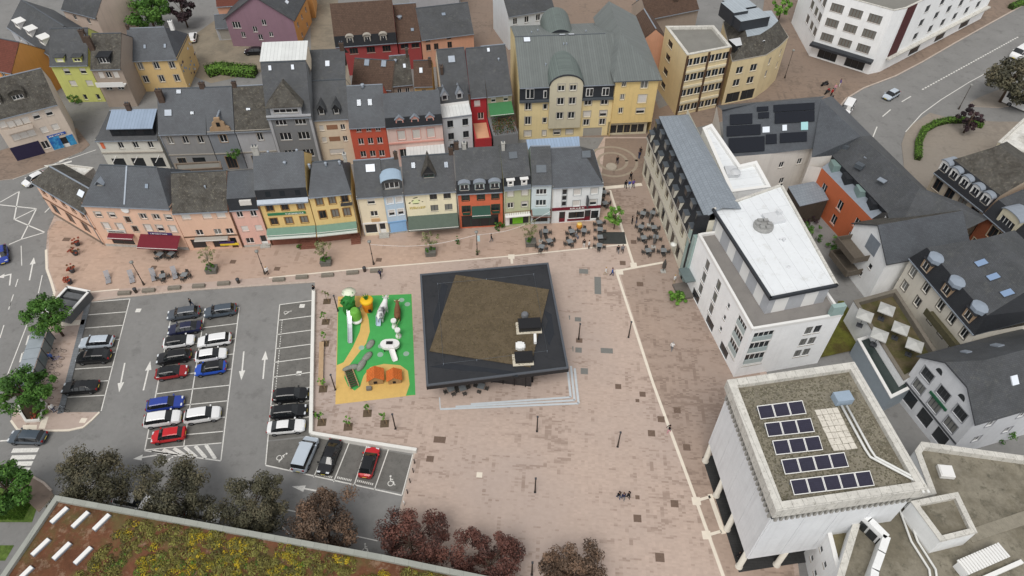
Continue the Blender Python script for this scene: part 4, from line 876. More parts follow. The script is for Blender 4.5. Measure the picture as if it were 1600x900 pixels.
he('lime yellow house with two flat dormers in the lane', (77, 100), (137, 99), 8.4, LIMEW, (104, 44), [(-2.2, 1.2, 1.2, 'hh', (.35, .78)), (-4.8, 1.2, 1.3, 'ss', (.36, .8)), (.5, 1.2, .7, 'kk', (.5, .85))], SLATE, 40, extra=ex)
he('narrow taupe house with balcony between the lime and ochre houses', (141, 106), (188, 105), 8.6, TAUPE, (160, 52), [(-2.2, 1.3, 1., 'sws', (.25, .5, .75)), (-4.8, 1.5, 1.2, 'wk', (.3, .7))], SLATEO, 36, extra=lambda k: (k.dorm(k.w * .5, .6, 2.2, 1.4, 'flat', .2, SLATED, SLATED, style='k', L=2.), MB().box(.2, k.w - .2, -1.2, -.02, 5.1, 5.25).box(.2, k.w - .2, -1.2, -1.1, 5.25, 6.1).build('balcony', WHITEF, k.root), k.chim(.3, 3, k.hr + .6, 1., .6)))
k = H('town_house', 'beige pink house with old slate roof and blue shop mural by the road', G(-14, 186, 9.), G(88, 160, 9.), 'house', GB); h0 = 9.; k.gab(h0, (40, 112), 44, m=SLATEO)
k.body(h0, [(-2.1, 1.2, 1.1, 'shh', (.1, .62, .82)), (-2.4, 1.2, 1.2, 'sss', (.22, .33, .44)), (-5., 1.2, 1.2, 'sss', (.18, .3, .42)), (-5., 1.2, 1.1, 'ss', (.62, .8)), (.9, 1.6, 1.2, 'k', (.52,)), (.05, 2.2, 1.2, 'd', (.82,))])
MB().box(-.0, k.w * .45, -.06, -.004, .0, 2.9).build('dark_shop_front', mat('shop_navy', S(44, 40, 66), .6, .1), k.root); MB().box(k.w * .45, k.w, -.05, -.003, 0, 2.95).build('brown_stone_base', mat('brown_base', S(132, 104, 88), .85, .12, 2), k.root) if False else None
mu = MB(); r = random.Random(9)
mu.box(k.w * .6, k.w * .77, -.09, -.006, .3, 2.8); mu.box(k.w * .87, k.w * .98, -.09, -.006, .3, 2.4); mu.box(k.w * .6, k.w * .9, -.1, -.006, 2.82, 3.3, 1)
o = mu.build('shop_mural', [mat('mural_sky', S(70, 158, 204), .6, .3, 1.2, c2=S(40, 100, 168)), mat('mural_royal', S(50, 84, 160), .6, .2, 2)], k.root)
letters(o, k.w * .63, 2.93, k.w * .24, .25, WHITEF, -.14, 10, 7)
for u in (.14, .5): k.dorm(k.w * u, 1.4, 2.4, 1.2, 'arch', .7, SLATEO, SLATEO, style='w', wsz=(1.7, .8))
MB().box(k.w * .08, k.w * .5, -.9, -.02, 5.9, 6.0).box(k.w * .08, k.w * .5, -.9, -.82, 6., 6.8).build('balcony', BEIGE, k.root)
k.done([BEIGE])
he('small house with red brown tiled roof and orange gable at the left edge', (-40, 100), (18, 112), 8., ORW, (0, 60), [(-2, 1.2, 1, 'k', (.7,))], TILER, 40, extra=lambda k: None)
he('long grey slate roofed house with white box dormers at top left', (12, 40), (78, 84), 8., GREYL, (70, 22), [(-2.2, 1.3, 1., 'wwww', (.2, .42, .64, .86)), (-4.9, 1.3, 1., 'wwww', (.2, .42, .64, .86))], SLATE, 40, extra=lambda k: [k.dorm(k.w * u, .6, 2.2, 1.3, 'flat', .2, WHITEF, WHITEF, style='w') for u in (.22, .5, .8)])
he('pale pink house top left behind the trees', (96, 12), (150, 26), 8., wallm('shell', 220, 196, 178), (130, -30), [(-2.2, 1.2, 1., 'ww', (.3, .7))], SLATE, 40)
he('orange roofed house at the top edge behind the mauve house', (338, 8), (400, 4), 7., SALMON, (365, -30), [], TILER, 40)
he('amber house beside the lane at the top edge', (452, -16), (484, -18), 7., ORW, (466, -50), [(-2, 1.2, 1, 'kk', (.3, .7))], SLATE, 40)
he('grey slate roofed house behind the wine red house at the top edge', (640, -14), (716, -20), 8., GREYL, (676, -60), [], SLATE, 40)
he('white house with tall windows behind the green roofed block', (794, 24), (866, 12), 8., WBLUE, (830, -30), [(-2.3, 1.4, 1., 'wwww', (.15, .4, .65, .9)), (-5, 1.4, 1., 'wwww', (.15, .4, .65, .9))], SLATE, 40)
he('orange rendered house behind the yellow block, seen end on', (986, 30), (1004, 62), 9., SALMON, (1010, 20), [(-2.3, 1.2, .9, 'kk', (.3, .7)), (-5, 1.2, .9, 'kk', (.3, .7))], TILEB, 40)
he('brown tiled house beyond the beige office block', (1012, 28), (1092, 12), 7., TAUPE, (1045, -12), [], TILEB, 40, extra=lambda k: k.chim(k.w * .6, 2, k.hr, 1., .8))
# ---------------------------------------------------------------- big yellow block with green metal roof
GRNM = mat('green_metal_roof', S(114, 119, 117), .5, .07, .5, brick=(.42, 60., .03, .86)); GRNB = mat('green_metal_barrel', S(108, 118, 114), .5, .07, .5, brick=(60., .38, .03, .8))
STW = wallm('stone_beige', 206, 196, 166); YBL = wallm('block_yellow', 238, 214, 152); ANTH = mat('anthracite_cladding', S(52, 55, 60), .5, .08, 1)
k = H('apartment_block', 'large pale yellow apartment block with green metal roof and barrel vault', G(811, 218), G(951, 212), 'building', GB); h1, h2, h3 = 8.3, 11.2, 13.4; w = k.w
ZR = 14.6; y = k.px(874, 55, ZR).y; k.D = 2 * y - .5; k.h = h1
k.roof([(-.3, h2 - .1), (y, ZR), (2 * y - .5, h2)], [GRNM], w=w + 1.5); k.hb = h2
k.trim = SILL; bx0, bx1 = w * .315, w * .66
k.side((0, 0), (bx0, 0), h1, [(h1 - 2.0, 1.5, 1.1, 'w', (.3,)), (h1 - 2.0, 1.1, .7, 'k', (.88,)), (3.2, 1.7, 1.1, 'w', (.3,)), (3.4, 1.1, .7, 'k', (.88,)), (.6, 1.3, 1.3, 's', (.3,)), (.6, 1.2, .7, 's', (.88,))])
k.side((bx0, 0), (bx1, 0), h1, [(.7, 1.1, 1.3, 'hs', (.3, .7))]); k.side((bx1, 0), (w, 0), h1, [(h1 - 1.5, 1.1, 1.3, 'ww', (.22, .74)), (h1 - 4.0, 1.3, 1.3, 'sh', (.22, .74)), (1.9 + .6, 1.3, 1.1, 'ww', (.22, .74)), (.05, 1.9, 3.6, 'g', (.45,))])
for p0, p1 in (((w, 0), (w, k.D)), ((w, k.D), (0, k.D)), ((0, k.D), (0, 0))): k.side(p0, p1, h2 - .2)
for a, b in ((0, bx0), (bx1, w)): MB().box(a + .01, b - .01, .02, .6, h1, h2 - .05).build('mansard', ANTH, k.root); MB().box(a, b, -.45, .01, h1 - .25, h1 + .1).build('mansard_eave', ZINCD, k.root)
for u, ww, hh in ((.11, 1.5, 2.0), (.27, .6, 1.5), (.74, 1.3, 1.6), (.91, 1.3, 1.6)): 
    o = MB().box(w * u - ww / 2, w * u + ww / 2, -.12, .01, h1 + .45, h1 + .45 + hh).build('mansard_window', WHITEF, k.root)
    n = 2 if ww > 1 else 1
    for i in range(n): MB().box(w * u - ww / 2 + .12 + i * (ww / n - .06), w * u - ww / 2 + (i + 1) * ww / n - .06, -.14, -.115, h1 + .57, h1 + .33 + hh).build('pane', GLASS, o)
b = MB(); yb = -.7; hsn = h2 + .3; bw = bx1 - bx0; hl = []
for z in (h1 + 2.1, h1 - .7, 4.6):
    for u in (.34, .7): window(k.root, (bx0, yb), 0, bw * u, z, 1.2, 1.4, 'w', None, SILL); hl.append((bw * u - .6, bw * u + .6, z, z + 1.4))
facade(b, (bx0, yb), (bx1, yb), 2.6, hsn, hl); arc = [(bx0 + bw / 2 + bw / 2 * math.cos(t), hsn + (h3 - hsn) * math.sin(t)) for t in [math.pi * i / 14 for i in range(15)]]
b.poly([(x, yb, z) for x, z in arc]); b.poly([(bx0, .05, 2.6), (bx0, yb, 2.6), (bx0, yb, hsn), (bx0, .05, hsn)]); b.poly([(bx1, yb, 2.6), (bx1, .05, 2.6), (bx1, .05, hsn), (bx1, yb, hsn)]); b.poly([(bx0, yb, 2.6), (bx0, .0, 2.6), (bx1, 0, 2.6), (bx1, yb, 2.6)])
bay = b.build('bay', STW, k.root)
def barrel(x0, x1, y0, y1, zs, zt, nm, e=.2):
    r = MB(); cx, hw = (x0 + x1) / 2, (x1 - x0) / 2 + e
    A = [(cx + hw * math.cos(math.pi * i / 16), zs + (zt - zs + .12) * math.sin(math.pi * i / 16)) for i in range(17)]
    for i in range(16): r.poly([(A[i][0], y0, A[i][1]), (A[i][0], y1, A[i][1]), (A[i + 1][0], y1, A[i + 1][1]), (A[i + 1][0], y0, A[i + 1][1])][::-1])
    for yy in (y0, y1): r.poly([(a, yy, c) for a, c in A] + [(cx - hw + .25, yy, zs), (cx + hw - .25, yy, zs)] if False else [(a, yy, c) for a, c in A], 1)
    return r.build(nm, [GRNB, ANTH], k.root)
barrel(bx0, bx1, yb - .02 + .04, y * .86, hsn, h3, 'barrel_roof'); o = MB()
for i in range(14): (xa, za), (xb, zb) = arc[i], arc[i + 1]; o.poly([(xa, yb - .12, za), (xa, yb - .12, za + .2), (xb, yb - .12, zb + .2), (xb, yb - .12, zb)]); o.poly([(xa, yb - .12, za + .2), (xa, yb + .1, za + .2), (xb, yb + .1, zb + .2), (xb, yb - .12, zb + .2)])
o.build('arch_trim', ANTH, k.root); barrel(w * .36, w * .68, y * 1.2, 2 * y, h2 + .2, 14.4, 'barrel_roof')
k.sky(w * .13, y * .93, 1.3, 1.2, SKYW); k.sky(w * .52, y * 1.02, 1.2, .8, SKYW); k.sky(w * .62, y * 1.02, 1.2, .8, SKYW)
MB().box(0, w * .99, y - .08, y + .08, ZR - .02, ZR + .06).build('ridge_cap', ZINCD, k.root)
for u, v in ((.3, .4), (.52, .8), (.55, .8), (.2, 1.25), (.8, 1.2), (.28, 1.4)): k.hood(w * u, y * v, .1, .25)
# right wing
fx = k.px(1005, 199, 0); wx0, wx1 = w, fx.x; wy = -.6; he_ = 12.2; k.trim = mat('warm_trim', S(190, 176, 140), .8, 0)
k.side((wx0, wy), (wx1 + .6, wy), he_, [(he_ - 1.5, 1.0, .75, 'k', (.2,)), (he_ - 2., 1.9, 1.3, 'c', (.68,)), (he_ - 4.2, 1.2, .75, 'c', (.2,)), (he_ - 5., 1.8, 1.6, 's', (.68,)), (he_ - 7.0, 1.2, .75, 'k', (.2,)), (he_ - 7.2, 1.2, 1.6, 'h', (.68,))], z0=3.1, m=1)
k.side((wx1 + .6, wy), (wx1 + .6, k.D), he_, [(he_ - 2.4, 1.4, 1., 'kkkk', (.15, .35, .6, .85)), (he_ - 5.4, 1.4, 1., 'kkkk', (.15, .35, .6, .85)), (he_ - 8.4, 1.4, 1., 'kkkk', (.15, .35, .6, .85))], m=1); k.side((wx0 + .01, .3), (wx0 + .01, wy), he_, m=1)
k.wall.poly([(wx0, wy, 3.1), (wx0, 1, 3.1), (wx1 + .6, 1, 3.1), (wx1 + .6, wy, 3.1)], 1)
k.side((wx0 - .4, 0), (wx1, 0), 3.1, [(.5, 1.8, 1.2, 'ppkpp', (.15, .33, .5, .68, .85), BROWNF)], m=2)
cx = (wx0 + wx1 + .6) / 2; r = MB(); E = .5; zr = 15.4; ry = y * .88; q = lambda x, yy, z: (x, yy, z)
fl, fr, bl_, br_ = q(wx0 - E, wy - E, he_ - .1), q(wx1 + .6 + E, wy - E, he_ - .1), q(wx0 - E, k.D + E, he_ - .1), q(wx1 + .6 + E, k.D + E, he_ - .1); ra, rb = q(cx - 1.5, ry, zr), q(cx - 1.5, k.D + .4, zr)
r.poly([fl, fr, ra]); r.poly([fr, br_, rb, ra]); r.poly([bl_, fl, ra, rb]); r.poly([fl, (fl[0], fl[1], fl[2] - .2), (fr[0], fr[1], fr[2] - .2), fr], 1); r.poly([fr, (fr[0], fr[1], fr[2] - .2), (br_[0], br_[1], br_[2] - .2), br_], 1); r.poly([bl_, rb, br_]); r.build('wing_roof', [GRNM, ZINCD], k.root)
k.done([YBL, wallm('wing_yellow', 236, 202, 126), STW])

# ---------------------------------------------------------------- kit for buildings given by the outline of their top
FLAT = mat('flat_roof_felt', S(128, 126, 120), .9, .10, .5); GRAV = mat('roof_gravel', S(134, 128, 114), .95, .2, .35, c2=S(112, 106, 92), c3=S(98, 94, 82), bump=.4, bscale=14); WROOF = mat('white_membrane', S(226, 229, 231), .6, .04, .35, brick=(40., 1.6, .025, .97), c3=S(214, 216, 216))
WPLAS = wallm('plaster_white', 248, 249, 249, streak=.06); PARA = mat('parapet_stone', S(206, 203, 195), .8, .16, 1.2, c3=S(160, 156, 146), brick=(1.1, 30., .03, .9))
def inset(P, t):
    n = len(P); out = []
    for i in range(n):
        a, b, c = Vector(P[i - 1]), Vector(P[i]), Vector(P[(i + 1) % n]); d1 = (b - a).normalized(); d2 = (c - b).normalized()
        n1, n2 = Vector((-d1.y, d1.x)), Vector((-d2.y, d2.x)); m_ = (n1 + n2); m_ = m_ / max(.3, m_.dot(n1)); out.append(b + m_ * t)
    return out
def pb(name, label, cat, pts, h, wm, roofm, rows={}, par=.5, pt=.35, parm=None, z0=0., grp=None, world=False, fm=None, trim=None, sinkroof=0.):
    "flat-roofed building; pts = outline of the wall top (pixels at height h, or world xy), front edge first, counter-clockwise"
    W = [Vector(p[:2]) if world else G(*p, h + z0).xy for p in pts]
    if sum(W[i].x * W[(i + 1) % len(W)].y - W[(i + 1) % len(W)].x * W[i].y for i in range(len(W))) < 0: print('CW outline', label)
    b = H(name, label, W[0], W[1], cat, grp, z0); b.P = [b.loc(p) for p in W]; b.h = h; b.trim = trim; b.fm = fm or WHITEF
    for i in range(len(W)): b.side(b.P[i], b.P[(i + 1) % len(W)], h, rows.get(i, ()))
    I = inset(b.P, pt); r = MB(); r.poly([(*p, h - par + .02) for p in I]); r.build('flat_roof', roofm, b.root)
    for i in range(len(W)):
        j = (i + 1) % len(W); q = MB(); a, c, d, e = b.P[i], b.P[j], I[j], I[i]
        o_ = inset(b.P, -.06); a, c = o_[i], o_[j]
        q.poly([(*a, h + .06), (*c, h + .06), (*d, h + .06), (*e, h + .06)]); q.poly([(*a, h - .05), (*c, h - .05), (*c, h + .06), (*a, h + .06)]); q.poly([(*e, h + .06), (*d, h + .06), (*d, h - par), (*e, h - par)]); q.build('parapet', parm or PARA, b.root)
    b.fin = lambda: b.wall.build('wall', wm if isinstance(wm, list) else [wm], b.root)
    return b
def gf(name, label, A, B, h, hr, d, wm, rows=(), rm=SLATE, u=.5, hh=0., left=(), right=(), grp=GB, sidem=None, rm2=None, trim=None, ov=.35):
    "house with its gable to the front; ridge runs inward at fraction u, hh = half-hip depth"
    k = H(name, label, A, B, 'house', grp); w = k.w; k.trim = trim; k.h = h; x = w * u
    k.side((0, 0), (w, 0), h, rows); k.side((w, 0), (w, d), h, right, m=1 if sidem else 0); k.side((w, d), (0, d), h); k.side((0, d), (0, 0), h, left)
    zc = hr - (hr - h) * .38 if hh else hr; t = (zc - h) / (hr - h)
    G1 = [(0, 0, h), (w, 0, h)] + ([(w - (w - x) * t, 0, zc), (x * t, 0, zc)] if hh else [(x, 0, hr)]); k.wall.poly(G1); k.wall.poly([(w, d, h), (0, d, h), (x, d, hr)])
    r = MB(); E = ov; sl, sr = (hr - h) / x, (hr - h) / (w - x)
    a0, a1 = (-E, -E, h - sl * E), (-E, d + E, h - sl * E); b0, b1 = (w + E, -E, h - sr * E), (w + E, d + E, h - sr * E); R1 = (x, d + E, hr)
    if hh:
        cl, cr = (x * t, -E, zc + .06), (w - (w - x) * t, -E, zc + .06); Rf = (x, hh, hr + .06); r.poly([a0, cl, Rf, R1, a1][::-1]); r.poly([cr, b0, b1, R1, Rf][::-1], 1); r.poly([cl, cr, Rf])
    else:
        Rf = (x, -E, hr + .06); r.poly([a0, Rf, R1, a1][::-1]); r.poly([Rf, b0, b1, R1][::-1], 1)
    F = [a0] + ([cl, cr] if hh else [Rf]) + [b0]
    for p, q in zip(F, F[1:]): r.poly([p, (p[0], p[1], p[2] - .22), (q[0], q[1], q[2] - .22), q], 2)
    for p, q in ((a1, a0), (b0, b1)): r.poly([p, (p[0], p[1], p[2] - .2), (q[0], q[1], q[2] - .2), q], 2)
    r.build('roof', [rm, rm2 or rm, GREYF], k.root); k.ridge = (x, hr); k.sl = (sl, sr); k.wm = [wm, sidem or wm]
    def skyl(xx, yy, ww=.8, l=1.1, m=None):
        z = h + sl * xx if xx < x else h + sr * (w - xx); a = -math.atan(sl) if xx < x else math.atan(sr)
        o = MB().box(-l / 2, l / 2, -ww / 2, ww / 2, -.05, .16).build('skylight', m or SKYW, k.root); o.location = (xx, yy, z); o.rotation_euler = (0, a, 0); return o
    k.skyl = skyl; return k

# ---------------------------------------------------------------- cream block with metal roof on the plaza's right side
MET = mat('blue_grey_metal', S(140, 148, 156), .5, .06, .5, brick=(.5, .62, .03, .88)); CRW = wallm('block_cream', 224, 218, 196)
k = H('corner_block', 'long cream corner block with black mansard and blue grey metal roof beside the alley', G(1003, 272), G(1067, 437), 'building'); w = k.w; h0 = 7.9; k.trim = mat('khaki_trim', S(150, 142, 116), .8, 0)
US = [(.5 + i) / 9 for i in range(9)]
dp = k.px(1149, 300, 14.2).y; k.D = dp; k.h = h0; k.side((0, 0), (w, 0), h0, [(h0 - 2.5, 1.9, 1.2, 'kc', US, BROWNF), (.5, 2.6, 1.5, 'p', US, BROWNF)]); k.side((w, 0), (w, dp), h0 + 4, m=0); k.side((w, dp), (0, dp), h0 + 5); k.side((0, dp), (0, 0), h0, [(h0 - 2.5, 1.9, 1.2, 'k', (.2, .5, .8), BROWNF), (.5, 2.6, 1.5, 'p', (.2, .5, .8), BROWNF)])
m = MB(); m.poly([(-.2, -.2, h0), (w, -.2, h0), (w, 1.3, h0 + 4.6), (1.3, 1.3, h0 + 4.6)]); m.poly([(-.2, dp, h0), (-.2, -.2, h0), (1.3, 1.3, h0 + 4.6), (1.3, dp, h0 + 4.6)]); m.box(w - .25, w + .02, -.3, 1.6, h0 - .5, h0 + 4.9); m.build('mansard', SLATED, k.root)
r = MB(); z1, z2 = h0 + 4.6, h0 + 6.2; mid = dp * .52; r.poly([(.9, .9, z1), (w, .9, z1), (w, mid, z2), (3.5, mid, z2)]); r.poly([(3.5, mid, z2), (w, mid, z2), (w, dp, z2 - .5), (.9, dp, z1)]); r.poly([(.9, dp, z1), (.9, .9, z1), (3.5, mid, z2)]); r.poly([(.9, .9, z1 - .2), (w, .9, z1 - .2), (w, .9, z1), (.9, .9, z1)], 1); r.poly([(.9, dp, z1 - .2), (.9, .9, z1 - .2), (.9, .9, z1), (.9, dp, z1)], 1); r.build('roof', [MET, ZINCD], k.root)
for i in range(9):
    u = (.5 + i) / 9
    for z_, y_, hh in ((h0 + .35, .0, 1.5), (h0 + 2.7, .75, 1.2)):
        o = MB().box(w * u - .62, w * u + .62, y_ - .25, y_ + .9, z_, z_ + hh).build('mansard_dormer', mat('dormer_cream', S(206, 202, 188), .7, .05) if z_ < h0 + 1 else GREYF, k.root); MB().box(w * u - .5, w * u + .5, y_ - .29, y_ - .245, z_ + .12, z_ + hh - .12).build('pane', GLASS2 if i % 3 else GLASS, o); MB().box(w * u - .7, w * u + .7, y_ - .35, y_ + .9, z_ + hh + .001, z_ + hh + .1).build('dormer_roof', ZINCD, o)
k.cornice(h0 - .3, SILL, .35, .3); k.cornice(3.6, SILL, .2, .3, 'string_course')
MB().box(w - .5, w + .02, -.28, -.002, 0, h0).build('corner_pilaster', SLATED, k.root)
o = MB().lathe((0, 0, 0), [(.02, 0), (.5, .1), (.5, .3), (.02, .45)], 12).build('globe_lamp', mat('lamp_white', S(220, 220, 214), .4, 0), k.root); o.location = (w * .84, -.9, 3.4); MB().tube([(0, .85, .2), (0, .2, .2)], .04, 5).build('lamp_arm', GREYF, o)
k.done([CRW])
blk = k
# white membrane roof behind it
b = pb('rear_extension', 'white membrane flat roof with stepped edge behind the metal roof', 'building', [(1142, 300), (1204, 292), (1182, 252), (1156, 258), (1112, 194), (1098, 200)], 11.8, WPLAS, WROOF, par=.5, pt=.5, parm=WHITEF); b.fin()
o = MB().box(-.9, .9, -1.1, 1.1, 0, .5).lathe((.5, -.5, .5), [(.8, 0), (.7, .2), (.2, .3)], 10).build('roof_unit', mat('unit_grey', S(196, 198, 200), .6, .08), None); o.location = G(1142, 270, 11.4); tag(o, 'grey round roof vent unit on the white stepped roof', 'roof vent')
# ---------------------------------------------------------------- white modern block
k = H('white_block', 'white modern block with set-back penthouse, tall loggia slots and white flat roof', G(1071, 443), G(1146, 590), 'building'); w = k.w; h0 = 10.2; D = k.px(1317, 492, h0).y; k.h = h0
x1 = k.px(1317, 492, h0).x
WIN = [(h0 - 3.0, 1.9, .95, 'kkk', (.2, .28, .36), GREYF)]
C3 = (7.2, 4.8, 2.4)
k.side((0, 0), (w, 0), h0, [r_ for z in C3 for r_ in ((z, 1.9, 1.15, 'cc', (.24, .46), GREYF), (z + .3, .9, .6, 'k', (.66,), GREYF))] + [(2.3, 7., 2.4, 'k', (.87,), WHITEF), (.2, 1.7, 2.4, 'ppp', (.2, .5, .78), GREYF)])
k.side((w, 0), (w, D), h0, [(2.3, 7., 2.8, 'k', (.16,), WHITEF)] + [(z, 1.5, 1., 'ck' if z > 5 else 'cc', (.68, .78), GREYF) for z in C3]); k.side((w, D), (0, D), h0, [(h0 - 3, 1.5, 1.4, 'kkkk', (.2, .4, .6, .8)), (h0 - 6, 1.5, 1.4, 'kkkk', (.2, .4, .6, .8))]); k.side((0, D), (0, 0), h0)
LG = mat('loggia_panel', S(176, 188, 188), .3, .04)
for z in (3.9, 6.3, 8.7):
    MB().box(w * .87 - 1.12, w * .87 + 1.12, .02, .1, z - 1.2, z - .3).build('loggia_balustrade', LG, k.root); MB().box(w * .87 - 1.15, w * .87 + 1.15, -.02, .1, z - 1.45, z - 1.22).build('loggia_slab', WHITEF, k.root)
    MB().box(w - .1, w - .02, D * .16 - 1.3, D * .16 + 1.3, z - 1.2, z - .3).build('loggia_balustrade', LG, k.root); MB().box(w - .1, w + .02, D * .16 - 1.35, D * .16 + 1.35, z - 1.45, z - 1.22).build('loggia_slab', WHITEF, k.root)
MB().box(.3, w - .3, .3, D - .3, h0 - .35, h0 - .3).build('roof_terrace', mat('terrace_grey', S(134, 130, 126), .9, .08, .6), k.root)
for a in ((0, w, -.06, .3), (0, w, D - .3, D + .06), (-.06, .3, .3, D - .3), (w - .3, w + .06, .3, D - .3)): MB().box(*a, h0 - .3, h0 + .12).build('parapet', WHITEF, k.root)
MB().box(-2.2, -.02, -.3, 1.5, 0, 9.4).build('glass_link', mat('green_glass', S(150, 172, 168), .2, .1, 1, spec=.5), k.root); MB().box(-.3, 2.6, -1.6, -.02, 3.1, 3.3).build('entrance_canopy', mat('canopy_dark', S(100, 112, 112), .4, .1), k.root); MB().box(.1, 3.2, -2.2, -.02, 0, .5).build('entrance_steps', mat('step_stone', S(110, 104, 98), .8, .1), k.root)
# penthouse
p = [k.px(*q, h0 + 3.2) for q in ((1103, 312), (1203, 468), (1309, 447), (1221, 289))]; p[0] = Vector((-1.2, p[0].y)); pp = MB(); I = inset(p, .55); pp.prism([tuple(q) for q in I], h0 - .3, h0 + 3.0); pen = pp.build('penthouse', mat('penthouse_grey', S(176, 178, 182), .6, .06), k.root)
rr = MB(); rr.prism([tuple(q) for q in p], h0 + 2.95, h0 + 3.2, 1, 0); rr.build('flat_roof', [WROOF, ANTH], pen)
for i in range(4):
    a, c = p[i], p[(i + 1) % 4]; d_ = (c - a).normalized(); n_ = Vector((-d_.y, d_.x)); L = (c - a).length; M = Matrix.Translation((*a, 0)) @ Matrix.Rotation(math.atan2(d_.y, d_.x), 4, 'Z')
    MB().box(-.02, L + .02, -.05, .28, h0 + 3.2, h0 + 3.45, M=M).build('roof_edge', ANTH if i < 2 else PARA, pen)
    ia, ic = I[i], I[(i + 1) % 4]; L2 = (ic - ia).length; nn = max(2, int(L2 / 3.6))
    for j in range(nn):
        M2 = Matrix.Translation((*ia, 0)) @ Matrix.Rotation(math.atan2(d_.y, d_.x), 4, 'Z'); u0 = L2 * (j + .2) / nn
        MB().box(u0, u0 + L2 / nn * .45, -.05, -.006, h0 - .25, h0 + 2.2, M=M2).build('terrace_window', WHITEF, pen)
MB().box(w - .6, w + .05, D - 1.8, D - .05, h0, h0 + 1.7).build('glass_screen', MATS['green_glass'], k.root)
k.done([WPLAS])
def roof_thing(name, label, mb, mats, at, rz=0.): o = mb.build(name, mats); o.location = at; o.rotation_euler.z = rz; return tag(o, label, 'roof unit')
UG = mat('unit_light', S(206, 208, 210), .6, .06, 2)
roof_thing('roof_hatch', 'pale square roof hatch housing on the white penthouse roof', MB().box(-1.3, 1.3, -1., 1., 0, .5).box(.6, 1.2, .1, .7, .5, 1.1), [UG], G(1208, 343, 13.4), .25)
m = MB().lathe((0, 0, 0), [(1.35, 0), (1.35, .45), (1.15, .5)], 16)
for i in range(6): a = i * 1.05; m.box(math.cos(a) * .8 - .3, math.cos(a) * .8 + .3, math.sin(a) * .8 - .25, math.sin(a) * .8 + .25, .5, .8)
roof_thing('ventilation_unit', 'round grey ventilation unit on the white penthouse roof', m, [mat('unit_dark', S(150, 150, 148), .7, .2, 3)], G(1192, 355, 13.4))
roof_thing('roof_outlet', 'small pipe outlet in the middle of the white penthouse roof', MB().tube([(-.4, 0, .15), (.4, .1, .15)], .12, 6).tube([(.1, -.2, 0), (.1, -.2, .6)], .12, 6), [UG], G(1222, 375, 13.4))
roof_thing('roof_outlet', 'small drain outlet near the front of the white penthouse roof', MB().lathe((0, 0, 0), [(.25, 0), (.2, .2), (.05, .25)], 8), [UG], G(1232, 418, 13.4))

# ---------------------------------------------------------------- free-form roofs: faces given as (pixel, pixel, height)
def rb(name, label, cat, faces, walls, mats, wmats, grp=None):
    P0 = G(*walls[0][1][0]); b = H(name, label, P0, P0 + Vector((1, 0, 0)), cat, grp)
    L = lambda q: (*b.loc(G(*q)), q[2]); r = MB()
    for mi, f in faces: r.poly([L(q) for q in f], mi)
    if faces: r.build('roof', mats, b.root)
    for wl in walls:
        mi, (p, q) = wl[0], wl[1]; rows = wl[2] if len(wl) > 2 else (); a, c = L(p), L(q); b.side(a[:2], c[:2], min(a[2], c[2]), rows, m=mi)
    b.L = L; b.fin = lambda: b.wall.build('wall', wmats, b.root); return b
PV = mat('solar_cell_dark', (.006, .008, .014), .25, 0, spec=.5)
def onplane(x, y, pl):
    a, b_, c_ = [G(*q) for q in pl]; n = (b_ - a).cross(c_ - a); o_ = Vector((0, 0, CH)); d = G(x, y, 0) - o_; p = o_ + d * (n.dot(a - o_) / n.dot(d)); return (x, y, p.z)
PLS = ((1206, 240, 9), (1283, 155, 13), (1180, 161, 13))
b = rb('town_house', 'slate roofed house covered with dark solar panels behind the white membrane roof', 'house',
       [(0, [onplane(*q, PLS) for q in ((1132, 246), (1206, 240), (1270, 232), (1283, 155), (1180, 161), (1128, 170))]), (0, [(1128, 172, 13), (1180, 161, 13), (1283, 155, 13), (1290, 150, 9), (1120, 165, 9)]), (0, [(1270, 228, 9), (1268, 246, 9), (1300, 243, 9), (1345, 213, 12.4), (1283, 155, 13)]), (0, [(1283, 155, 13), (1345, 213, 12.4), (1362, 212, 8.5), (1300, 150, 8.5)])],
       [(0, ((1206, 240, 9), (1270, 228, 9)), [(5.6, 1.2, .9, 'kk', (.35, .8)), (2, 1.2, .9, 'k', (.5,))]), (0, ((1132, 246, 9), (1206, 240, 9))), (0, ((1270, 228, 9), (1268, 246, 9))), (0, ((1300, 243, 9), (1268, 246, 9))), (0, ((1120, 165, 9), (1132, 246, 9)))], [SLATE2], [wallm('courtyard_cream', 222, 214, 204)])
b.fin(); sp = b
def panel_on(root, quad, nm, m, lift=.12, t=.06):
    "thin panel parallel to a roof face, corners as (pixel, pixel, height)"
    P = [Vector(G(*q)) for q in quad]; n = (P[1] - P[0]).cross(P[3] - P[0]).normalized(); n = n if n.z > 0 else -n; mb = MB(); A = [p + n * lift for p in P]; B = [p + n * (lift - t) for p in P]; c = A[0].copy()
    A = [a - c for a in A]; B = [a - c for a in B]; mb.poly(A); [mb.poly([B[i], B[(i + 1) % 4], A[(i + 1) % 4], A[i]]) for i in range(4)]
    o = mb.build(nm, m); o.location = c; return o
def pvq(x0, y0, x1, y1): return [onplane(a, b_, PLS) for a, b_ in ((x0, y1), (x1, y1 - (x1 - x0) * .06), (x1, y0 - (x1 - x0) * .06), (x0, y0))]
WPOS = ('wide one along the ridge', 'second wide one below the ridge', 'one just above the eave', 'small one near the ridge', 'small one below the small ridge one', 'left one near the white roof', 'left one beside the chimney terrace', 'left one lowest', 'small one near the eave')
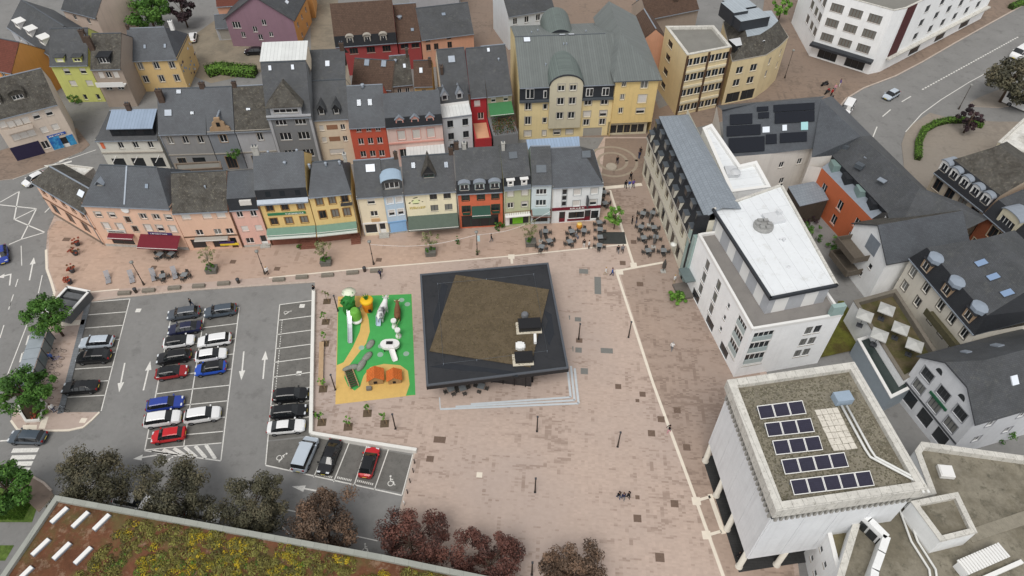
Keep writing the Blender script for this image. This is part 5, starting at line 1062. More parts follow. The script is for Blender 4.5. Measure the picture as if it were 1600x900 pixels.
for i, (x0, y0, x1, y1) in enumerate(((1208, 165, 1272, 176), (1210, 177, 1272, 194), (1218, 209, 1260, 224), (1182, 168, 1200, 175), (1184, 177, 1201, 186), (1140, 180, 1175, 196), (1135, 198, 1188, 214), (1138, 217, 1194, 240), (1196, 211, 1213, 226))):
    tag(panel_on(None, pvq(x0, y0, x1, y1), 'solar_panel', PV, .2), 'dark solar panel field on the slate roof: ' + WPOS[i], 'solar panel', 'dark solar panels on the slate roof')
for q, m_, lb in (((1251, 190, 1262, 204), mat('skylight_teal', S(160, 204, 206), .2, 0), 'pale teal roof window right on the solar slate roof'), ((1222, 196, 1229, 205), SKYW, 'small white roof window on the solar slate roof'), ((1191, 199, 1202, 208), SKYW, 'white roof window left of the solar field gap')): tag(panel_on(None, pvq(*q), 'roof_window', m_, .16), lb, 'roof window')
b = rb('town_house', 'long dark slate roofed house with orange courtyard wall beside the curving road', 'house',
       [(0, [(1300, 243, 9), (1386, 332, 9), (1437, 293, 12.4), (1345, 213, 12.4)][::1]), (0, [(1345, 213, 12.4), (1437, 293, 12.4), (1452, 300, 8.5), (1362, 212, 8.5)]), (1, [(1284, 262, 7.4), (1362, 342, 7.4), (1378, 332, 7.9), (1297, 252, 7.9)]), (2, [(1297, 252, 7.9), (1378, 332, 7.9), (1386, 332, 9), (1300, 243, 9)])],
       [(0, ((1284, 262, 7.4), (1362, 342, 7.4)), [(3.8, 1.8, 1.2, 'www', (.16, .5, .84)), (.8, 1.8, 1.2, 'www', (.16, .5, .84))]), (1, ((1268, 246, 9), (1284, 262, 7.4))), (0, ((1362, 342, 7.4), (1386, 332, 9)))], [SLATE, ZINC, SLATED], [wallm('court_orange', 214, 104, 58), MATS['render_courtyard_cream']])
for i, u in enumerate((.12, .36, .6, .84)): 
    q = b.L((1297 + 84 * u, 252 + 82 * u, 7.9)); MB().box(-1., 1., -.9, .9, 0, 1.25).build('terrace_dormer', SLATED if i % 2 else mat('green_glazing', S(120, 140, 136), .3, .1), b.root).location = (q[0], q[1], 7.6)
b.fin()
for i, (x, y) in enumerate(((1320, 232), (1357, 247), (1342, 262), (1378, 282), (1404, 308), (1335, 238))):
    z = 9 + 3.4 * (.35 if i not in (1, 3) else .6); o = MB().box(-.6, .6, -.45, .45, 0, .12 if i % 2 or i == 4 else .7).build('skylight' if i % 2 or i == 4 else 'chimney', ZINC if i % 2 or i == 4 else ZINCD, b.root); g = G(x, y, z); o.location = (*b.loc(g), z); o.rotation_euler.z = R(-50)
b = rb('town_house', 'wide dark slate roof with pale skylight right of the long slate house', 'house',
       [(0, [(1386, 332, 9), (1398, 372, 8.4), (1470, 378, 8.4), (1540, 344, 10.5), (1505, 318, 10.5), (1437, 293, 12.4)]), (0, [(1437, 293, 12.4), (1505, 318, 10.5), (1540, 344, 10.5), (1545, 342, 8), (1452, 298, 8)])], [(0, ((1386, 332, 9), (1398, 372, 8.4))), (0, ((1398, 372, 8.4), (1470, 378, 8.4)))], [SLATE], [WPLAS])
tag(panel_on(None, [(1481, 347, 9.8), (1493, 352, 9.8), (1503, 341, 10.1), (1490, 336, 10.1)], 'roof_window', MATS['skylight_teal'], .2), 'pale teal roof window on the wide dark slate roof', 'roof window'); b.fin()
# metal roofed porch and courtyard planting
b = pb('porch', 'low porch with blue grey metal roof in the courtyard by the orange wall', 'porch', [(1250, 322), (1294, 312), (1278, 283), (1232, 292)], 4.4, mat('timber_dark', S(74, 66, 58), .8, .2), MET, par=.02, pt=.05, parm=ZINC); b.fin()
# white gable house with balconies
k = gf('town_house', 'white gable house with dark timber balconies above the courtyard', G(1337, 348, 8.2), G(1388, 408, 8.2), 8.2, 11.4, 13., WPLAS, [(4.4, .9, .7, 'k', (.72,), GREYF), (2., .9, .7, 'k', (.6,), GREYF)], SLATEO, .5, 0, rm2=SLATE2, sidem=WPLAS)
for z in (5.2, 2.4): MB().box(.4, k.w * .62, -2.6, -.02, z, z + .2).box(.4, k.w * .62, -2.6, -2.5, z + .2, z + 1.1).box(.4, .5, -2.5, -.02, z + .2, z + 1.1).box(k.w * .62 - .1, k.w * .62, -2.5, -.02, z + .2, z + 1.1).build('balcony', mat('balcony_timber', S(98, 90, 80), .8, .2, 3), k.root)
MB().box(k.w * .42, k.w * .7, -.05, -.005, 6.6, 9.2).build('gable_window', ZINC, k.root); k.done(k.wm)
# cream house with octagonal dormers
A, B = G(1424, 402, 9.2), G(1526, 522, 9.2); k = H('town_house', 'cream house with black mansard and three zinc topped octagonal dormers', A, B, 'house', GB); w = k.w; h0 = 9.2; k.trim = mat('grey_surround', S(120, 116, 108), .8, 0)
dd = 15.; k.roof([(-.3, h0 - .1), (.7, h0 + 2.5), (dd * .5, h0 + 4.6), (dd, h0 + 2.3)], [SLATED, SLATE, SLATE], [0, .8, 2.5, 0], [0, .8, 2.5, 0]); k.h = h0; k.D = dd; k.hb = h0 + 1.8
k.body(h0, [(h0 - 2.3, 1.5, 1., 'cwwww', (.1, .32, .55, .72, .9)), (h0 - 5.1, 1.5, 1., 'cwwww', (.1, .32, .55, .72, .9)), (.5, 1.6, 1.1, 'wwww', (.15, .4, .65, .9))])
for u in (.2, .52, .84):
    o = k.dorm(w * u, -.15, 1.5, 1.6, 'flat', .2, mat('dormer_tan', S(160, 136, 112), .7, .1), SLATED, L=1.6, zb=h0 + .3, style='w'); q = MB(); n8 = [(w * u + 1.2 * math.cos(math.pi / 8 + i * math.pi / 4), 1.0 + 1.2 * math.sin(math.pi / 8 + i * math.pi / 4)) for i in range(8)]; q.prism(n8, h0 + 2.0, h0 + 2.6)
    for i in range(8): q.poly([(*n8[i], h0 + 2.6), (*n8[(i + 1) % 8], h0 + 2.6), (w * u, 1.0, h0 + 2.9)])
    q.build('octagonal_cap', mat('zinc_pale', S(140, 150, 162), .5, .05), o)
for i, (u, yy) in enumerate(((.42, 4.6), (.6, 4.5), (.8, 4.4))): k.sky(w * u, yy, 1., 1.5, mat('skylight_blue', S(130, 152, 182), .2, 0))
MB().box(w * .52, w * .97, -1.5, -.02, h0 - 3.3, h0 - 3.15).box(w * .52, w * .97, -1.5, -1.4, h0 - 3.15, h0 - 2.2).build('planted_balcony', mat('balcony_moss', S(84, 80, 60), .9, .3, 3), k.root)
k.done([wallm('soft_cream', 224, 216, 200)])
# roof terrace between
TERR = mat('mossy_terrace', S(98, 88, 66), .95, .25, .8, c2=S(82, 80, 48)); b = pb('terrace_building', 'low building with mossy roof terrace and white parasols below the cream house', 'building', [(1412, 594), (1470, 560), (1400, 452), (1334, 470)], 4.6, WPLAS, TERR, {}, par=.8, pt=.5, parm=mat('terrace_coping', S(120, 114, 104), .85, .15)); b.fin()
TC = mat('parasol_canvas', S(184, 184, 180), .7, .12, 1)
def parasol(x, y, z, s, label, grp=None, m=None, closed=False):
    g_ = G(x, y, z + 2.2); t = thing('parasol', label, 'parasol', (g_.x, g_.y, z), R(-32), grp); MB().tube([(0, 0, 0), (0, 0, 2.5)], .04, 6).build('pole', GREYF, t); q = MB(); a = s / 2
    C = [(-a, -a), (a, -a), (a, a), (-a, a)]
    for i in range(4): p, n = C[i], C[(i + 1) % 4]; q.poly([(*p, 2.1), (*n, 2.1), (0, 0, 2.55)]); q.poly([(*p, 1.95), (*n, 1.95), (*n, 2.1), (*p, 2.1)])
    q.build('canopy', m or TC, t); MB().box(-.4, .4, -.4, .4, 0, .08).build('base', GREYF, t); return t
for (x, y), lb in zip(((1352, 492), (1386, 482), (1375, 522), (1408, 512), (1430, 538)), ('first parasol at the terrace outer corner', 'parasol at the top of the terrace by the white wall', 'parasol at the middle of the outer terrace edge', 'parasol in the middle of the terrace below the house', 'lowest parasol near the planted balcony')): parasol(x, y, 3.82, 2.0, 'white square ' + lb, 'white parasols on the mossy roof terrace')
b = pb('link_building', 'low pale grey link with long dark window strip beside the civic hall', 'building', [(1375, 665), (1410, 640), (1392, 560), (1330, 560)], 4.0, mat('render_link', S(176, 184, 190), .7, .05), mat('link_roof', S(150, 158, 166), .6, .08), {}, par=.1, pt=.2, parm=WHITEF) if False else None
WLL = mat('wall_white_stone', S(206, 206, 204), .8, .08, 1)
b = pb('glazed_link', 'pale grey glazed lean-to with a dark window strip below the roof terrace', 'building', [(1392, 622), (1424, 606), (1372, 520), (1340, 530)], 3.2, mat('link_grey', S(150, 160, 168), .6, .06), mat('link_glass', S(52, 62, 60), .15, .1, 1, spec=.6), {}, par=.1, pt=.35, parm=WHITEF); b.fin()
moss = sheet('courtyard_moss', [(1276, 560), (1366, 540), (1318, 470), (1310, 470)], .3, mat('moss', S(96, 98, 40), .95, .3, .6, c2=S(80, 72, 38)))
# white and grey gable house at the right
k = gf('town_house', 'white gable house with grey banded window frames and half hipped slate roof', G(1440, 556, 8.6), G(1527, 657, 8.6), 8.6, 12.8, 15., wallm('white_grey', 214, 216, 220), [(6.4, 1.6, 1.7, 'www', (.2, .5, .8), GREYF), (3.9, 1.6, 1.7, 'ccc', (.2, .5, .8), GREYF), (.8, 2.2, 2.0, 'ppp', (.2, .5, .8), GREYF)], SLATE, .5, 2.6, right=[(6., 1.2, 1., 'www', (.2, .5, .8)), (2.6, 1.2, 1., 'www', (.2, .5, .8))], trim=mat('mid_grey_band', S(150, 152, 156), .8, 0), left=[(6., 1.2, 1., 'ww', (.3, .7))])
for u in (.3, .7): 
    q = MB().poly([(k.w * u + .5 * math.cos(t), -.03, 8.9 + .75 * math.sin(t)) for t in [math.pi * i / 8 for i in range(9)]]); q.build('round_window', GLASS, k.root)
MB().box(k.w * .36, k.w * .66, -.15, -.01, 5.6, 6.0).build('sign_board', mat('sign_dark_green', S(40, 92, 66), .6, .05), k.root); MB().box(-.02, k.w + .02, -.12, -.004, 3.3, 3.5).build('string_course', GREYF, k.root)
k.skyl(k.w * .74, 6, .9, 1.1); k.skyl(k.w * .74, 9.5, .9, 1.1); k.skyl(k.w * .2, 4, .8, 1., ZINC); k.skyl(k.w * .24, 8, .9, 1.2, ZINC); k.done(k.wm)
# top right: beige mansard house and brick house by the road
A, B = G(1462, 268, 8.4), G(1540, 330, 8.4); k = H('town_house', 'beige stone house with black mansard and five zinc dormers near the hedge', A, B, 'house', GB); w = k.w; h0 = 8.4; k.trim = SILL
k.roof([(-.3, h0 - .1), (1., h0 + 2.8), (6.5, h0 + 5.4), (13, h0 + 2.6)], [SLATED, SLATEO, SLATEO], [0, 1., 3., 0], [0, 0, 0, 0]); k.h = h0; k.D = 13; k.hb = h0 + 2.
k.body(h0, [(h0 - 2.7, 2., 1.5, 'wwcw', (.14, .38, .62, .86), BROWNF), (.5, 2.2, 1.6, 'pppp', (.14, .38, .62, .86), BROWNF)])
for u in (.08, .28, .49, .7, .9): k.dorm(w * u, .1, 1.5, 1.6, 'arch', .4, WHITEF, ZINC, L=1.5, zb=h0 + .6, style='w')
for u, v in ((.45, .3), (.75, .3)): k.awn(w * (u - .1), w * (u + .12), 3.2, 1.6, .5, mat('awning_grey', S(176, 176, 178), .8, .08), .2)
k.done([wallm('stone_buff', 196, 180, 156)])
BRK = mat('brick_orange', S(172, 104, 76), .85, .1, .8, brick=(.24, .08, .012, .82)); A, B = G(1540, 332, 9.), G(1612, 394, 9.)
k = H('town_house', 'orange brick house with grouped sash windows at the right edge', A, B, 'house', GB); w = k.w; k.trim = STW; k.roof([(-.3, 8.9), (1., 11.2), (7, 13), (14, 10)], [SLATED, SLATE, SLATE]); k.h = 9.; k.D = 14; k.hb = 9.8
k.body(9., [(9 - 2.8, 2., 1.3, 'www', (.3, .46, .62), BROWNF), (2.6, 1.9, 1.3, 'www', (.14, .3, .46), BROWNF)]); k.dorm(w * .4, -.05, 3.2, 2.3, 'arch', .5, STW, ZINC, L=2, zb=9.1, style='w', wsz=(2.4, 1.4)); k.done([BRK])
b = pb('shop_building', 'flat white roofed building at the right edge beyond the mansard house', 'building', [(1560, 222), (1660, 262), (1690, 190), (1600, 185)], 9., STW, mat('patchy_white_roof', S(214, 212, 206), .7, .2, .7, c2=S(180, 176, 168)), par=.4); b.fin()
# ---------------------------------------------------------------- beige office block at the top
OCH2 = wallm('office_beige', 232, 208, 156); b = pb('office_block', 'beige office block with four window bands and flat grey roof', 'building', [(1074, 86), (1143, 73), (1115, 40), (1040, 41)], 13., OCH2, FLAT, {0: [(z, 1.5, 1.4, 'k', [(i + .5) / 6 for i in range(6)], WHITEF) for z in (.8, 4.2, 7.4, 10.6)], 3: [(z, 1.3, 2.2, 'k', (.3,), GREYF) for z in (1.6, 4.6, 7.6, 10.4)]}, par=.5, pt=.5, parm=PARA)
L = (b.P[1] - b.P[0]).length
for u in (0.01, .5, .985): MB().box(L * u - .18, L * u + .18, -.2, -.01, 0, 12.8).build('brown_pier', BROWNF, b.root)
for z in (3.2, 6.6, 9.8): MB().box(.3, L - .3, -.1, -.008, z - .55, z - .05).build('spandrel_band', wallm('pale_band', 240, 226, 190), b.root)
b.fin()
b = pb('corner_building', 'beige rounded corner building with grey metal roof next to the office block', 'building', [(1144, 96), (1197, 86), (1218, 72), (1232, 58), (1212, 28), (1130, 34)], 9.6, OCH2, mat('metal_pale_blue', S(168, 177, 184), .5, .08, .5, brick=(.6, 40., .03, .9)), {0: [(6.6, 1.5, 1.5, 'ww', (.3, .72)), (3.9, 1.5, 1.5, 'ww', (.3, .72)), (.3, 2.2, 3., 'pp', (.3, .75), GREYF)], 1: [(6.6, 1.5, .9, 'w', (.5,)), (3.9, 1.5, .9, 'w', (.5,))], 2: [(6.6, 1.5, .9, 'k', (.5,)), (3.9, 1.5, .9, 'k', (.5,))]}, par=.05, pt=.3, parm=SILL)
I = inset(b.P, 2.6); m = MB()
for i in range(6): j = (i + 1) % 6; m.poly([(*b.P[i], 9.6), (*b.P[j], 9.6), (*I[j], 12.6), (*I[i], 12.6)])
m.build('sloped_roof', SLATEO, b.root); m = MB().poly([(*p, 12.62) for p in I]); m.build('upper_roof', MATS['metal_pale_blue'], b.root)
for (x, y, a, c, e) in ((1152, 20, 2.5, 2.2, 2.), (1168, 38, 3.2, 2., 2.), (1143, 30, 1.6, 2.4, 2.6)): q = b.loc(G(x, y, 12.6)); MB().box(q.x - a, q.x + a, q.y - c, q.y + c, 12.6, 12.6 + e, 0, 1).build('roof_housing', [ANTH, MATS['metal_pale_blue']], b.root)
q = b.loc(G(1170, 80, 10.)); o = MB().box(-3.2, 3.2, -1.3, 1.4, 0, 1.7, 0, 1).build('box_dormer', [SLATED, UG], b.root); o.location = (q.x, q.y + 1.3, 9.9)
for u in (-1.6, 1.6): MB().box(u - 1.1, u + 1.1, -1.36, -1.305, .4, 1.3).build('pane', GLASS2, o)
b.fin()
# ---------------------------------------------------------------- white corner building at the top right
REDB = mat('dark_red_cladding', S(84, 44, 46), .6, .15, 1.5); Z = 14.; h_ = 3.
b = pb('corner_building', 'large white corner building with wide window bands and dark red stairwell strip', 'building', [G(*q) for q in ((1264, 88), (1356, 117), (1374, 113), (1532, 30), (1540, -70), (1236, 36))], Z, WPLAS, FLAT, {0: [(z, 1.7, 2.6, 'c', (.18, .48, .78), BROWNF) for z in (4.2, 7.4, 10.6)] + [(.4, 2.4, 4., 'pp', (.28, .74), GREYF)], 2: [(z, 1.5, 1.7, 'k', (.24, .38, .5, .62, .74, .86), GREYF) for z in (4.4, 7.4, 10.4)] + [(.3, 2.4, 4, 'ppp', (.3, .55, .8), GREYF)], 5: [(z, 1.8, 1.8, 'c', (.55, .75, .92), BROWNF) for z in (4.2, 7.4, 10.6)]}, par=.4, world=True)
p, q = b.P[2], b.P[3]; d_ = (q - p).normalized(); M = Matrix.Translation((*p, 0)) @ Matrix.Rotation(math.atan2(d_.y, d_.x), 4, 'Z'); MB().box(.6, 3.8, -.15, -.01, 3.4, Z - .1, M=M).build('stairwell_strip', REDB, b.root); MB().box(.3, (q - p).length, -.9, -.02, 3., 3.3, M=M).build('shop_canopy', PARA, b.root)
p, q = b.P[0], b.P[1]; d_ = (q - p).normalized(); M = Matrix.Translation((*p, 0)) @ Matrix.Rotation(math.atan2(d_.y, d_.x), 4, 'Z'); MB().box(-.3, (q - p).length, -1.6, -.02, 3., 3.5, M=M).build('shop_canopy', ANTH, b.root); b.fin()
b = pb('patched_shed', 'low rear shed with patchy white roof behind the corner house wing', 'shed', [(120, 283), (146, 262), (96, 256), (70, 259)], 6.2, CONC, MATS['patchy_white_roof'], par=.15, pt=.2); b.fin()
b = pb('rear_shed', 'low flat grey shed behind the mottled roof house', 'shed', [(276, 266), (346, 262), (344, 252), (272, 256)], 5., PLINTH, FLAT, par=.2, pt=.2, parm=PLINTH); b.fin()
# ---------------------------------------------------------------- civic hall at the lower right
CIV = mat('civic_panel', S(222, 224, 226), .7, .06, .6, streak=.12); CIV2 = wallm('civic_white', 236, 237, 236)
ZC = 15.9; W = [G(1214, 797, ZC), G(1448, 763, ZC), G(1334, 567, ZC), G(1138, 595, ZC)]
k = H('civic_hall', 'big pale civic hall on columns with gravel roof and ribbed cornice', W[0], W[1], 'building'); P = [k.loc(p) for p in W]; z0 = 3.7; zt = 13.2
I1 = inset(P, .35); core = inset(P, 2.2)
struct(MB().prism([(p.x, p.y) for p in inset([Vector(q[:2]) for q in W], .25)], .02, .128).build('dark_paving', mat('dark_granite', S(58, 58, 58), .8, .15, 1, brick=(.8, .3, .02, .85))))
MB().prism([tuple(p) for p in core], 0, z0, 0).build('ground_floor', mat('civic_glass_dark', S(40, 46, 50), .2, .15, .8, spec=.5), k.root)
MB().prism([tuple(p) for p in I1], z0, zt, 0, 0).build('box_core', CIV2, k.root)
GROOVE = mat('civic_soffit', S(70, 74, 78), .7, .05)
for i in range(4):
    a, b = I1[i], I1[(i + 1) % 4]; d_ = (b - a); L = d_.length; M = Matrix.Translation((*a, 0)) @ Matrix.Rotation(math.atan2(d_.y, d_.x), 4, 'Z'); n = 4
    for j in range(n):
        for z_a, z_b in ((z0 + .02, z0 + 4.7), (z0 + 4.72, zt - .02)): 
            MB().box(L * j / n + .02, L * (j + 1) / n - .02, -.1, -.004, z_a, z_b, M=M).build('facade_panel', CIV, k.root)
    nn = int(L / .55); q = MB()
    MB().box(.0, L, -.06, .02, zt, zt + 1.3, M=M).build('cornice_recess', GROOVE, k.root)
    for j in range(nn):
        o = MB().box(-.13, .13, -.3, -.065, zt - .1, zt + 1.28) if i == 0 and j == 0 else None
        if o: RIB = o.mesh('cornice_rib', mat('rib_stone', S(160, 158, 152), .8, .1))
        c_ = M @ Vector((L * (j + .5) / nn, 0, 0)); r_ = link('cornice_rib', RIB, k.root, (c_.x, c_.y, 0), math.atan2(d_.y, d_.x))
    oa, ob = P[i], P[(i + 1) % 4]; O = inset(P, -.12); J = inset(P, .75); q = MB(); e = [O[i], O[(i + 1) % 4], J[(i + 1) % 4], J[i]]
    q.poly([(*p, ZC + .05) for p in e]); q.poly([(*e[0], zt + 1.3), (*e[1], zt + 1.3), (*e[1], ZC + .05), (*e[0], ZC + .05)]); q.poly([(*e[3], ZC + .05), (*e[2], ZC + .05), (*e[2], ZC - .6), (*e[3], ZC - .6)]); q.poly([(*e[1], zt + 1.3), (*e[0], zt + 1.3), (*I1[i], zt + 1.3), (*I1[(i + 1) % 4], zt + 1.3)]); q.build('parapet', PARA, k.root)
MB().poly([(*p, ZC - .5) for p in inset(P, .7)]).build('gravel_roof', GRAV, k.root)
colm = MB().lathe((0, 0, 0), [(.42, 0), (.42, .2), (.33, .24), (.33, z0 - .02)], 12).mesh('column', mat('column_stone', S(206, 200, 188), .8, .08))
for i, ts in ((3, (0.03, .36, .66, .97)), (0, (.3, .6, .95)), (1, (.3, .6, .95)), (2, (.3, .6))):
    a, b = inset(P, .45)[i], inset(P, .45)[(i + 1) % 4]
    for t in ts: c_ = a.lerp(b, t); link('column', colm, k.root, (c_.x, c_.y, 0.1))
# roof things
zr_ = ZC - .48; PVB = mat('solar_cell_blue', S(48, 46, 64), .25, .1, 3, brick=(.2, .2, .012, .8), spec=.5); rzr = k.ang
ORD = ('first', 'second', 'third', 'fourth', 'fifth')
def pvrow(px0, px1, n, rowname):
    a, b = G(*px0, zr_ + .4), G(*px1, zr_ + .4); d_ = b - a; L = d_.length / n; rz = math.atan2(d_.y, d_.x)
    for i in range(n):
        c_ = a.lerp(b, (i + .5) / n); t = thing('solar_panel', f'{ORD[i]} from the left of the blue solar panels in the {rowname} row', 'solar panel', (c_.x, c_.y, zr_), rz, 'framed solar panels on the civic roof')
        T = R(18); M = Matrix.Translation((0, 0, .42)) @ Matrix.Rotation(T, 4, 'X'); MB().box(-L / 2 + .02, L / 2 - .02, -.72, .72, -.02, .02, M=M).build('frame', WHITEF, t); MB().box(-L / 2 + .09, L / 2 - .09, -.64, .64, .021, .03, M=M).build('cells', PVB, t)
        MB().box(-L / 2 + .1, -L / 2 + .18, .5, .6, 0, .6).build('leg', ZINC, t); MB().box(L / 2 - .18, L / 2 - .1, .5, .6, 0, .6).build('leg', ZINC, t)
pvrow((1185, 645), (1257, 636), 3, 'topmost'); pvrow((1197, 672), (1270, 664), 3, 'second'); pvrow((1209, 700), (1283, 692), 3, 'third'); pvrow((1223, 730), (1323, 718), 4, 'fourth'); pvrow((1237, 762), (1363, 747), 5, 'lowest')
SLABM = mat('patio_slab', S(214, 208, 196), .8, .15, 2, c3=S(168, 160, 148)); q = thing('slab_walkway', 'patchy pale slab walkway laid on the civic gravel roof', 'walkway', G(1305, 671, zr_)); 
a, b, c_ = G(1272, 641, zr_), G(1308, 637, zr_), G(1302, 706, zr_); sm = MB().box(-.24, .24, -.36, .36, 0, .08).mesh('slab', SLABM); rr = random.Random(4); dx = (b - a) / 4; dy = (c_ - a) / 7; dy.z = dx.z = 0; rz = math.atan2(dx.y, dx.x)
for i in range(4):
    for j in range(7): p = a + dx * (i + .5) + dy * (j + .5); o = link('slab', sm, q, p - q.location + Vector((0, 0, rr.random() * .05))); o.rotation_euler = (rr.uniform(-.06, .06), rr.uniform(-.06, .06), rz + rr.uniform(-.05, .05)); o.scale = (dx.length / .52, dy.length / .78, 1)
roof_thing('roof_unit', 'blue grey box unit at the head of the twin ducts', MB().box(-.9, .9, -.6, .6, 0, .9), [mat('unit_blue', S(150, 166, 182), .6, .08)], G(1314, 626, zr_), k.ang)
for dxp in (0, 8):
    pts = [(1315 + dxp, 634), (1352 + dxp, 702), (1360 + dxp, 714), (1432 + dxp, 752), (1444 + dxp, 770)]; d_ = MB().tube([G(x, y, zr_ + .35) for x, y in pts], .13, 6); o = d_.build('roof_duct', mat('duct_white', S(222, 222, 218), .5, .05)); tag(o, ('left' if dxp == 0 else 'right') + ' white duct of the pair bending across the civic roof', 'duct')
def pebbles(par, poly, z, n, name, m, seed=1, s0=.05, s1=.14):
    r = random.Random(seed); xs = [p.x for p in poly]; ys = [p.y for p in poly]; mb = MB(); c = 0
    def ins(x, y):
        k_ = False
        for i in range(len(poly)):
            a, b = poly[i], poly[i - 1]
            if (a.y > y) != (b.y > y) and x < (b.x - a.x) * (y - a.y) / (b.y - a.y) + a.x: k_ = not k_
        return k_
    while c < n:
        x, y = r.uniform(min(xs), max(xs)), r.uniform(min(ys), max(ys))
        if not ins(x, y): continue
        c += 1; s = r.uniform(s0, s1); t = r.random() * 6.28; P_ = [(x + s * math.cos(t + a), y + s * math.sin(t + a)) for a in (0, 1.6, 3.1, 4.7)]
        for i in range(4): mb.poly([(*P_[i], z), (*P_[(i + 1) % 4], z), (x, y, z + s * .8)], c % 2)
    return stuff(mb.build(name, m, par, uv=False))
pebbles(k.root, inset(P, 1.), ZC - .5, 5000, 'roof_tufts', [mat('tuft_olive', S(104, 100, 84), .95, 0), mat('tuft_straw', S(142, 136, 120), .95, 0)], 2)
# lower annex roofs
b = pb('annex', 'low civic annex with broad gravel roof and white upstand at the right edge', 'building', [(1290, 960), (1700, 960), (1700, 735), (1600, 713), (1440, 691), (1430, 705), (1452, 765), (1342, 790)], 9., CIV2, GRAV, {}, par=.7, pt=.6, parm=PARA); b.fin()
b2 = pb('stair_tower', 'white square rooflight tower with gravel top on the annex roof', 'tower', [(1470, 846), (1526, 832), (1496, 770), (1424, 784)], 11.2, CIV2, GRAV, {}, par=.4, pt=.5, parm=PARA); b2.fin()
b3 = pb('side_wing', 'white lower wing with small square windows below the civic hall', 'building', [(1236, 1010), (1330, 985), (1372, 880), (1345, 790), (1282, 820)], 7.4, CIV2, mat('wing_roof', S(124, 116, 92), .95, .2, .6, c2=S(104, 96, 66)), {4: [(z, .8, .6, 'k', (.25, .5, .75), GREYF) for z in (1.6, 4.6)]}, par=.6, pt=.45, parm=WHITEF) if False else None
A_ = [G(1290, 818, 7.6), G(1345, 1040, 7.6), G(1420, 1040, 7.6), G(1352, 812, 7.6)]
b3 = pb('side_wing', 'white lower wing with small square windows below the civic hall', 'building', [p.xy for p in A_], 7.6, CIV2, mat('wing_roof', S(124, 116, 92), .95, .2, .6, c2=S(104, 96, 66)), {0: [(1.6, .8, .6, 'k', (.1, .22, .34, .46), GREYF), (4.6, .8, .6, 'k', (.12, .24, .36), GREYF)]}, par=.6, pt=.4, parm=WHITEF, world=True); b3.fin()
# curved stair wall
cv = [(1346, 800), (1360, 812), (1386, 838), (1378, 862), (1368, 890), (1362, 930), (1360, 980)]; wm = MB(); t = .35; PP = [G(x, y, 10.2).xy for x, y in cv]
for i in range(len(PP) - 1):
    d_ = PP[i + 1] - PP[i]; M = Matrix.Translation((*PP[i], 0)) @ Matrix.Rotation(math.atan2(d_.y, d_.x), 4, 'Z'); wm.box(-.05, d_.length + .05, -t, t, 0, 10.2, M=M)
o = tag(wm.build('curved_wall', CIV2), 'tall white curved stair wall between the civic hall wings', 'wall'); gl = MB()
d_ = PP[2] - PP[0]; M = Matrix.Translation((*PP[0], 0)) @ Matrix.Rotation(math.atan2(d_.y, d_.x), 4, 'Z')
for j in range(3): MB().box(.4 + j * 1.15, 1.35 + j * 1.15, -t - .06, -t - .01, 7.9, 9.6, M=M).build('window', GLASS, o)
for dxp in (0, 10):
    pts = [(1412 + dxp, 786), (1404 + dxp, 792), (1424 + dxp, 846), (1452 + dxp, 890), (1456 + dxp, 920)]; o = MB().tube([G(x, y, 8.6) for x, y in pts], .12, 6).build('roof_duct', MATS['duct_white']); tag(o, ('left' if dxp == 0 else 'right') + ' white duct running along the annex roof', 'duct')
roof_thing('rooflight', 'white square rooflight near the top of the annex roof', MB().box(-.75, .75, -.7, .7, 0, .5).box(-.65, .65, -.6, .6, .5, .6), [WHITEF], G(1476, 739, 8.4), -.1)
m = MB(); o = thing('pergola_roof', 'white ribbed rooflight housing at the bottom of the annex roof', 'rooflight', G(1528, 880, 8.4), R(20)); MB().box(-2.6, 2.6, -.6, .6, 0, 1.1).build('housing', CIV2, o)
for i in range(16): MB().box(-2.6 + i * .33, -2.6 + i * .33 + .2, -.75, .75, 1.1, 1.25).build('rib', WHITEF, o)
MB().box(-6, 4, -1.6, -1.2, 0, .4).build('kerb_beam', WHITEF, o)
for (x, y) in ((1536, 838), (1562, 828), (1585, 846)): pass
pv = thing('slab_walkway', 'row of grey pavers crossing the annex roof', 'walkway', G(1570, 815, 8.32)); sm2 = MB().box(-.33, .33, -.33, .33, 0, .06).mesh('slab', mat('annex_slab', S(140, 134, 120), .9, .15, 2))
a, b = G(1520, 842, 8.32), G(1620, 808, 8.32)
for i in range(13):
    for j in range(2): p = a.lerp(b, i / 12) + Vector((.25, .7, 0)) * j; link('slab', sm2, pv, p - pv.location, .3)
# ---------------------------------------------------------------- building with the planted roof at the lower left
ZG = 7.5; pts = [(-60, 990), (820, 990), (770, 903), (600, 868), (87, 775)]
SED = mat('sedum_red', S(104, 68, 48), .95, .3, .35, c2=S(92, 82, 50), c3=S(134, 108, 88), bump=.4, bscale=10)
b = pb('green_roof_building', 'low building with red brown sedum roof, flowering shrubs and strip rooflights', 'building', pts, ZG, CONC, SED, {}, par=.35, pt=.5, parm=mat('roof_coping', S(156, 158, 150), .8, .08, 1, brick=(1.4, 30., .02, .9))); b.fin(); green = b
for (x, y), lb in zip(((94, 806), (127, 813), (160, 817), (65, 856), (98, 862), (131, 869), (38, 900)), ('top left', 'top middle', 'top right', 'second row left', 'second row middle', 'second row right', 'cut by the bottom edge')):
    t = thing('strip_rooflight', 'white strip rooflight in the sedum roof: ' + lb + ' one', 'rooflight', G(x, y, ZG - .33), R(60), 'strip rooflights in the sedum roof'); MB().box(-1.0, 1.0, -.27, .27, 0, .2).build('kerb', ZINC, t); MB().box(-.95, .95, -.23, .23, .2, .3).build('dome', WHITEF, t)
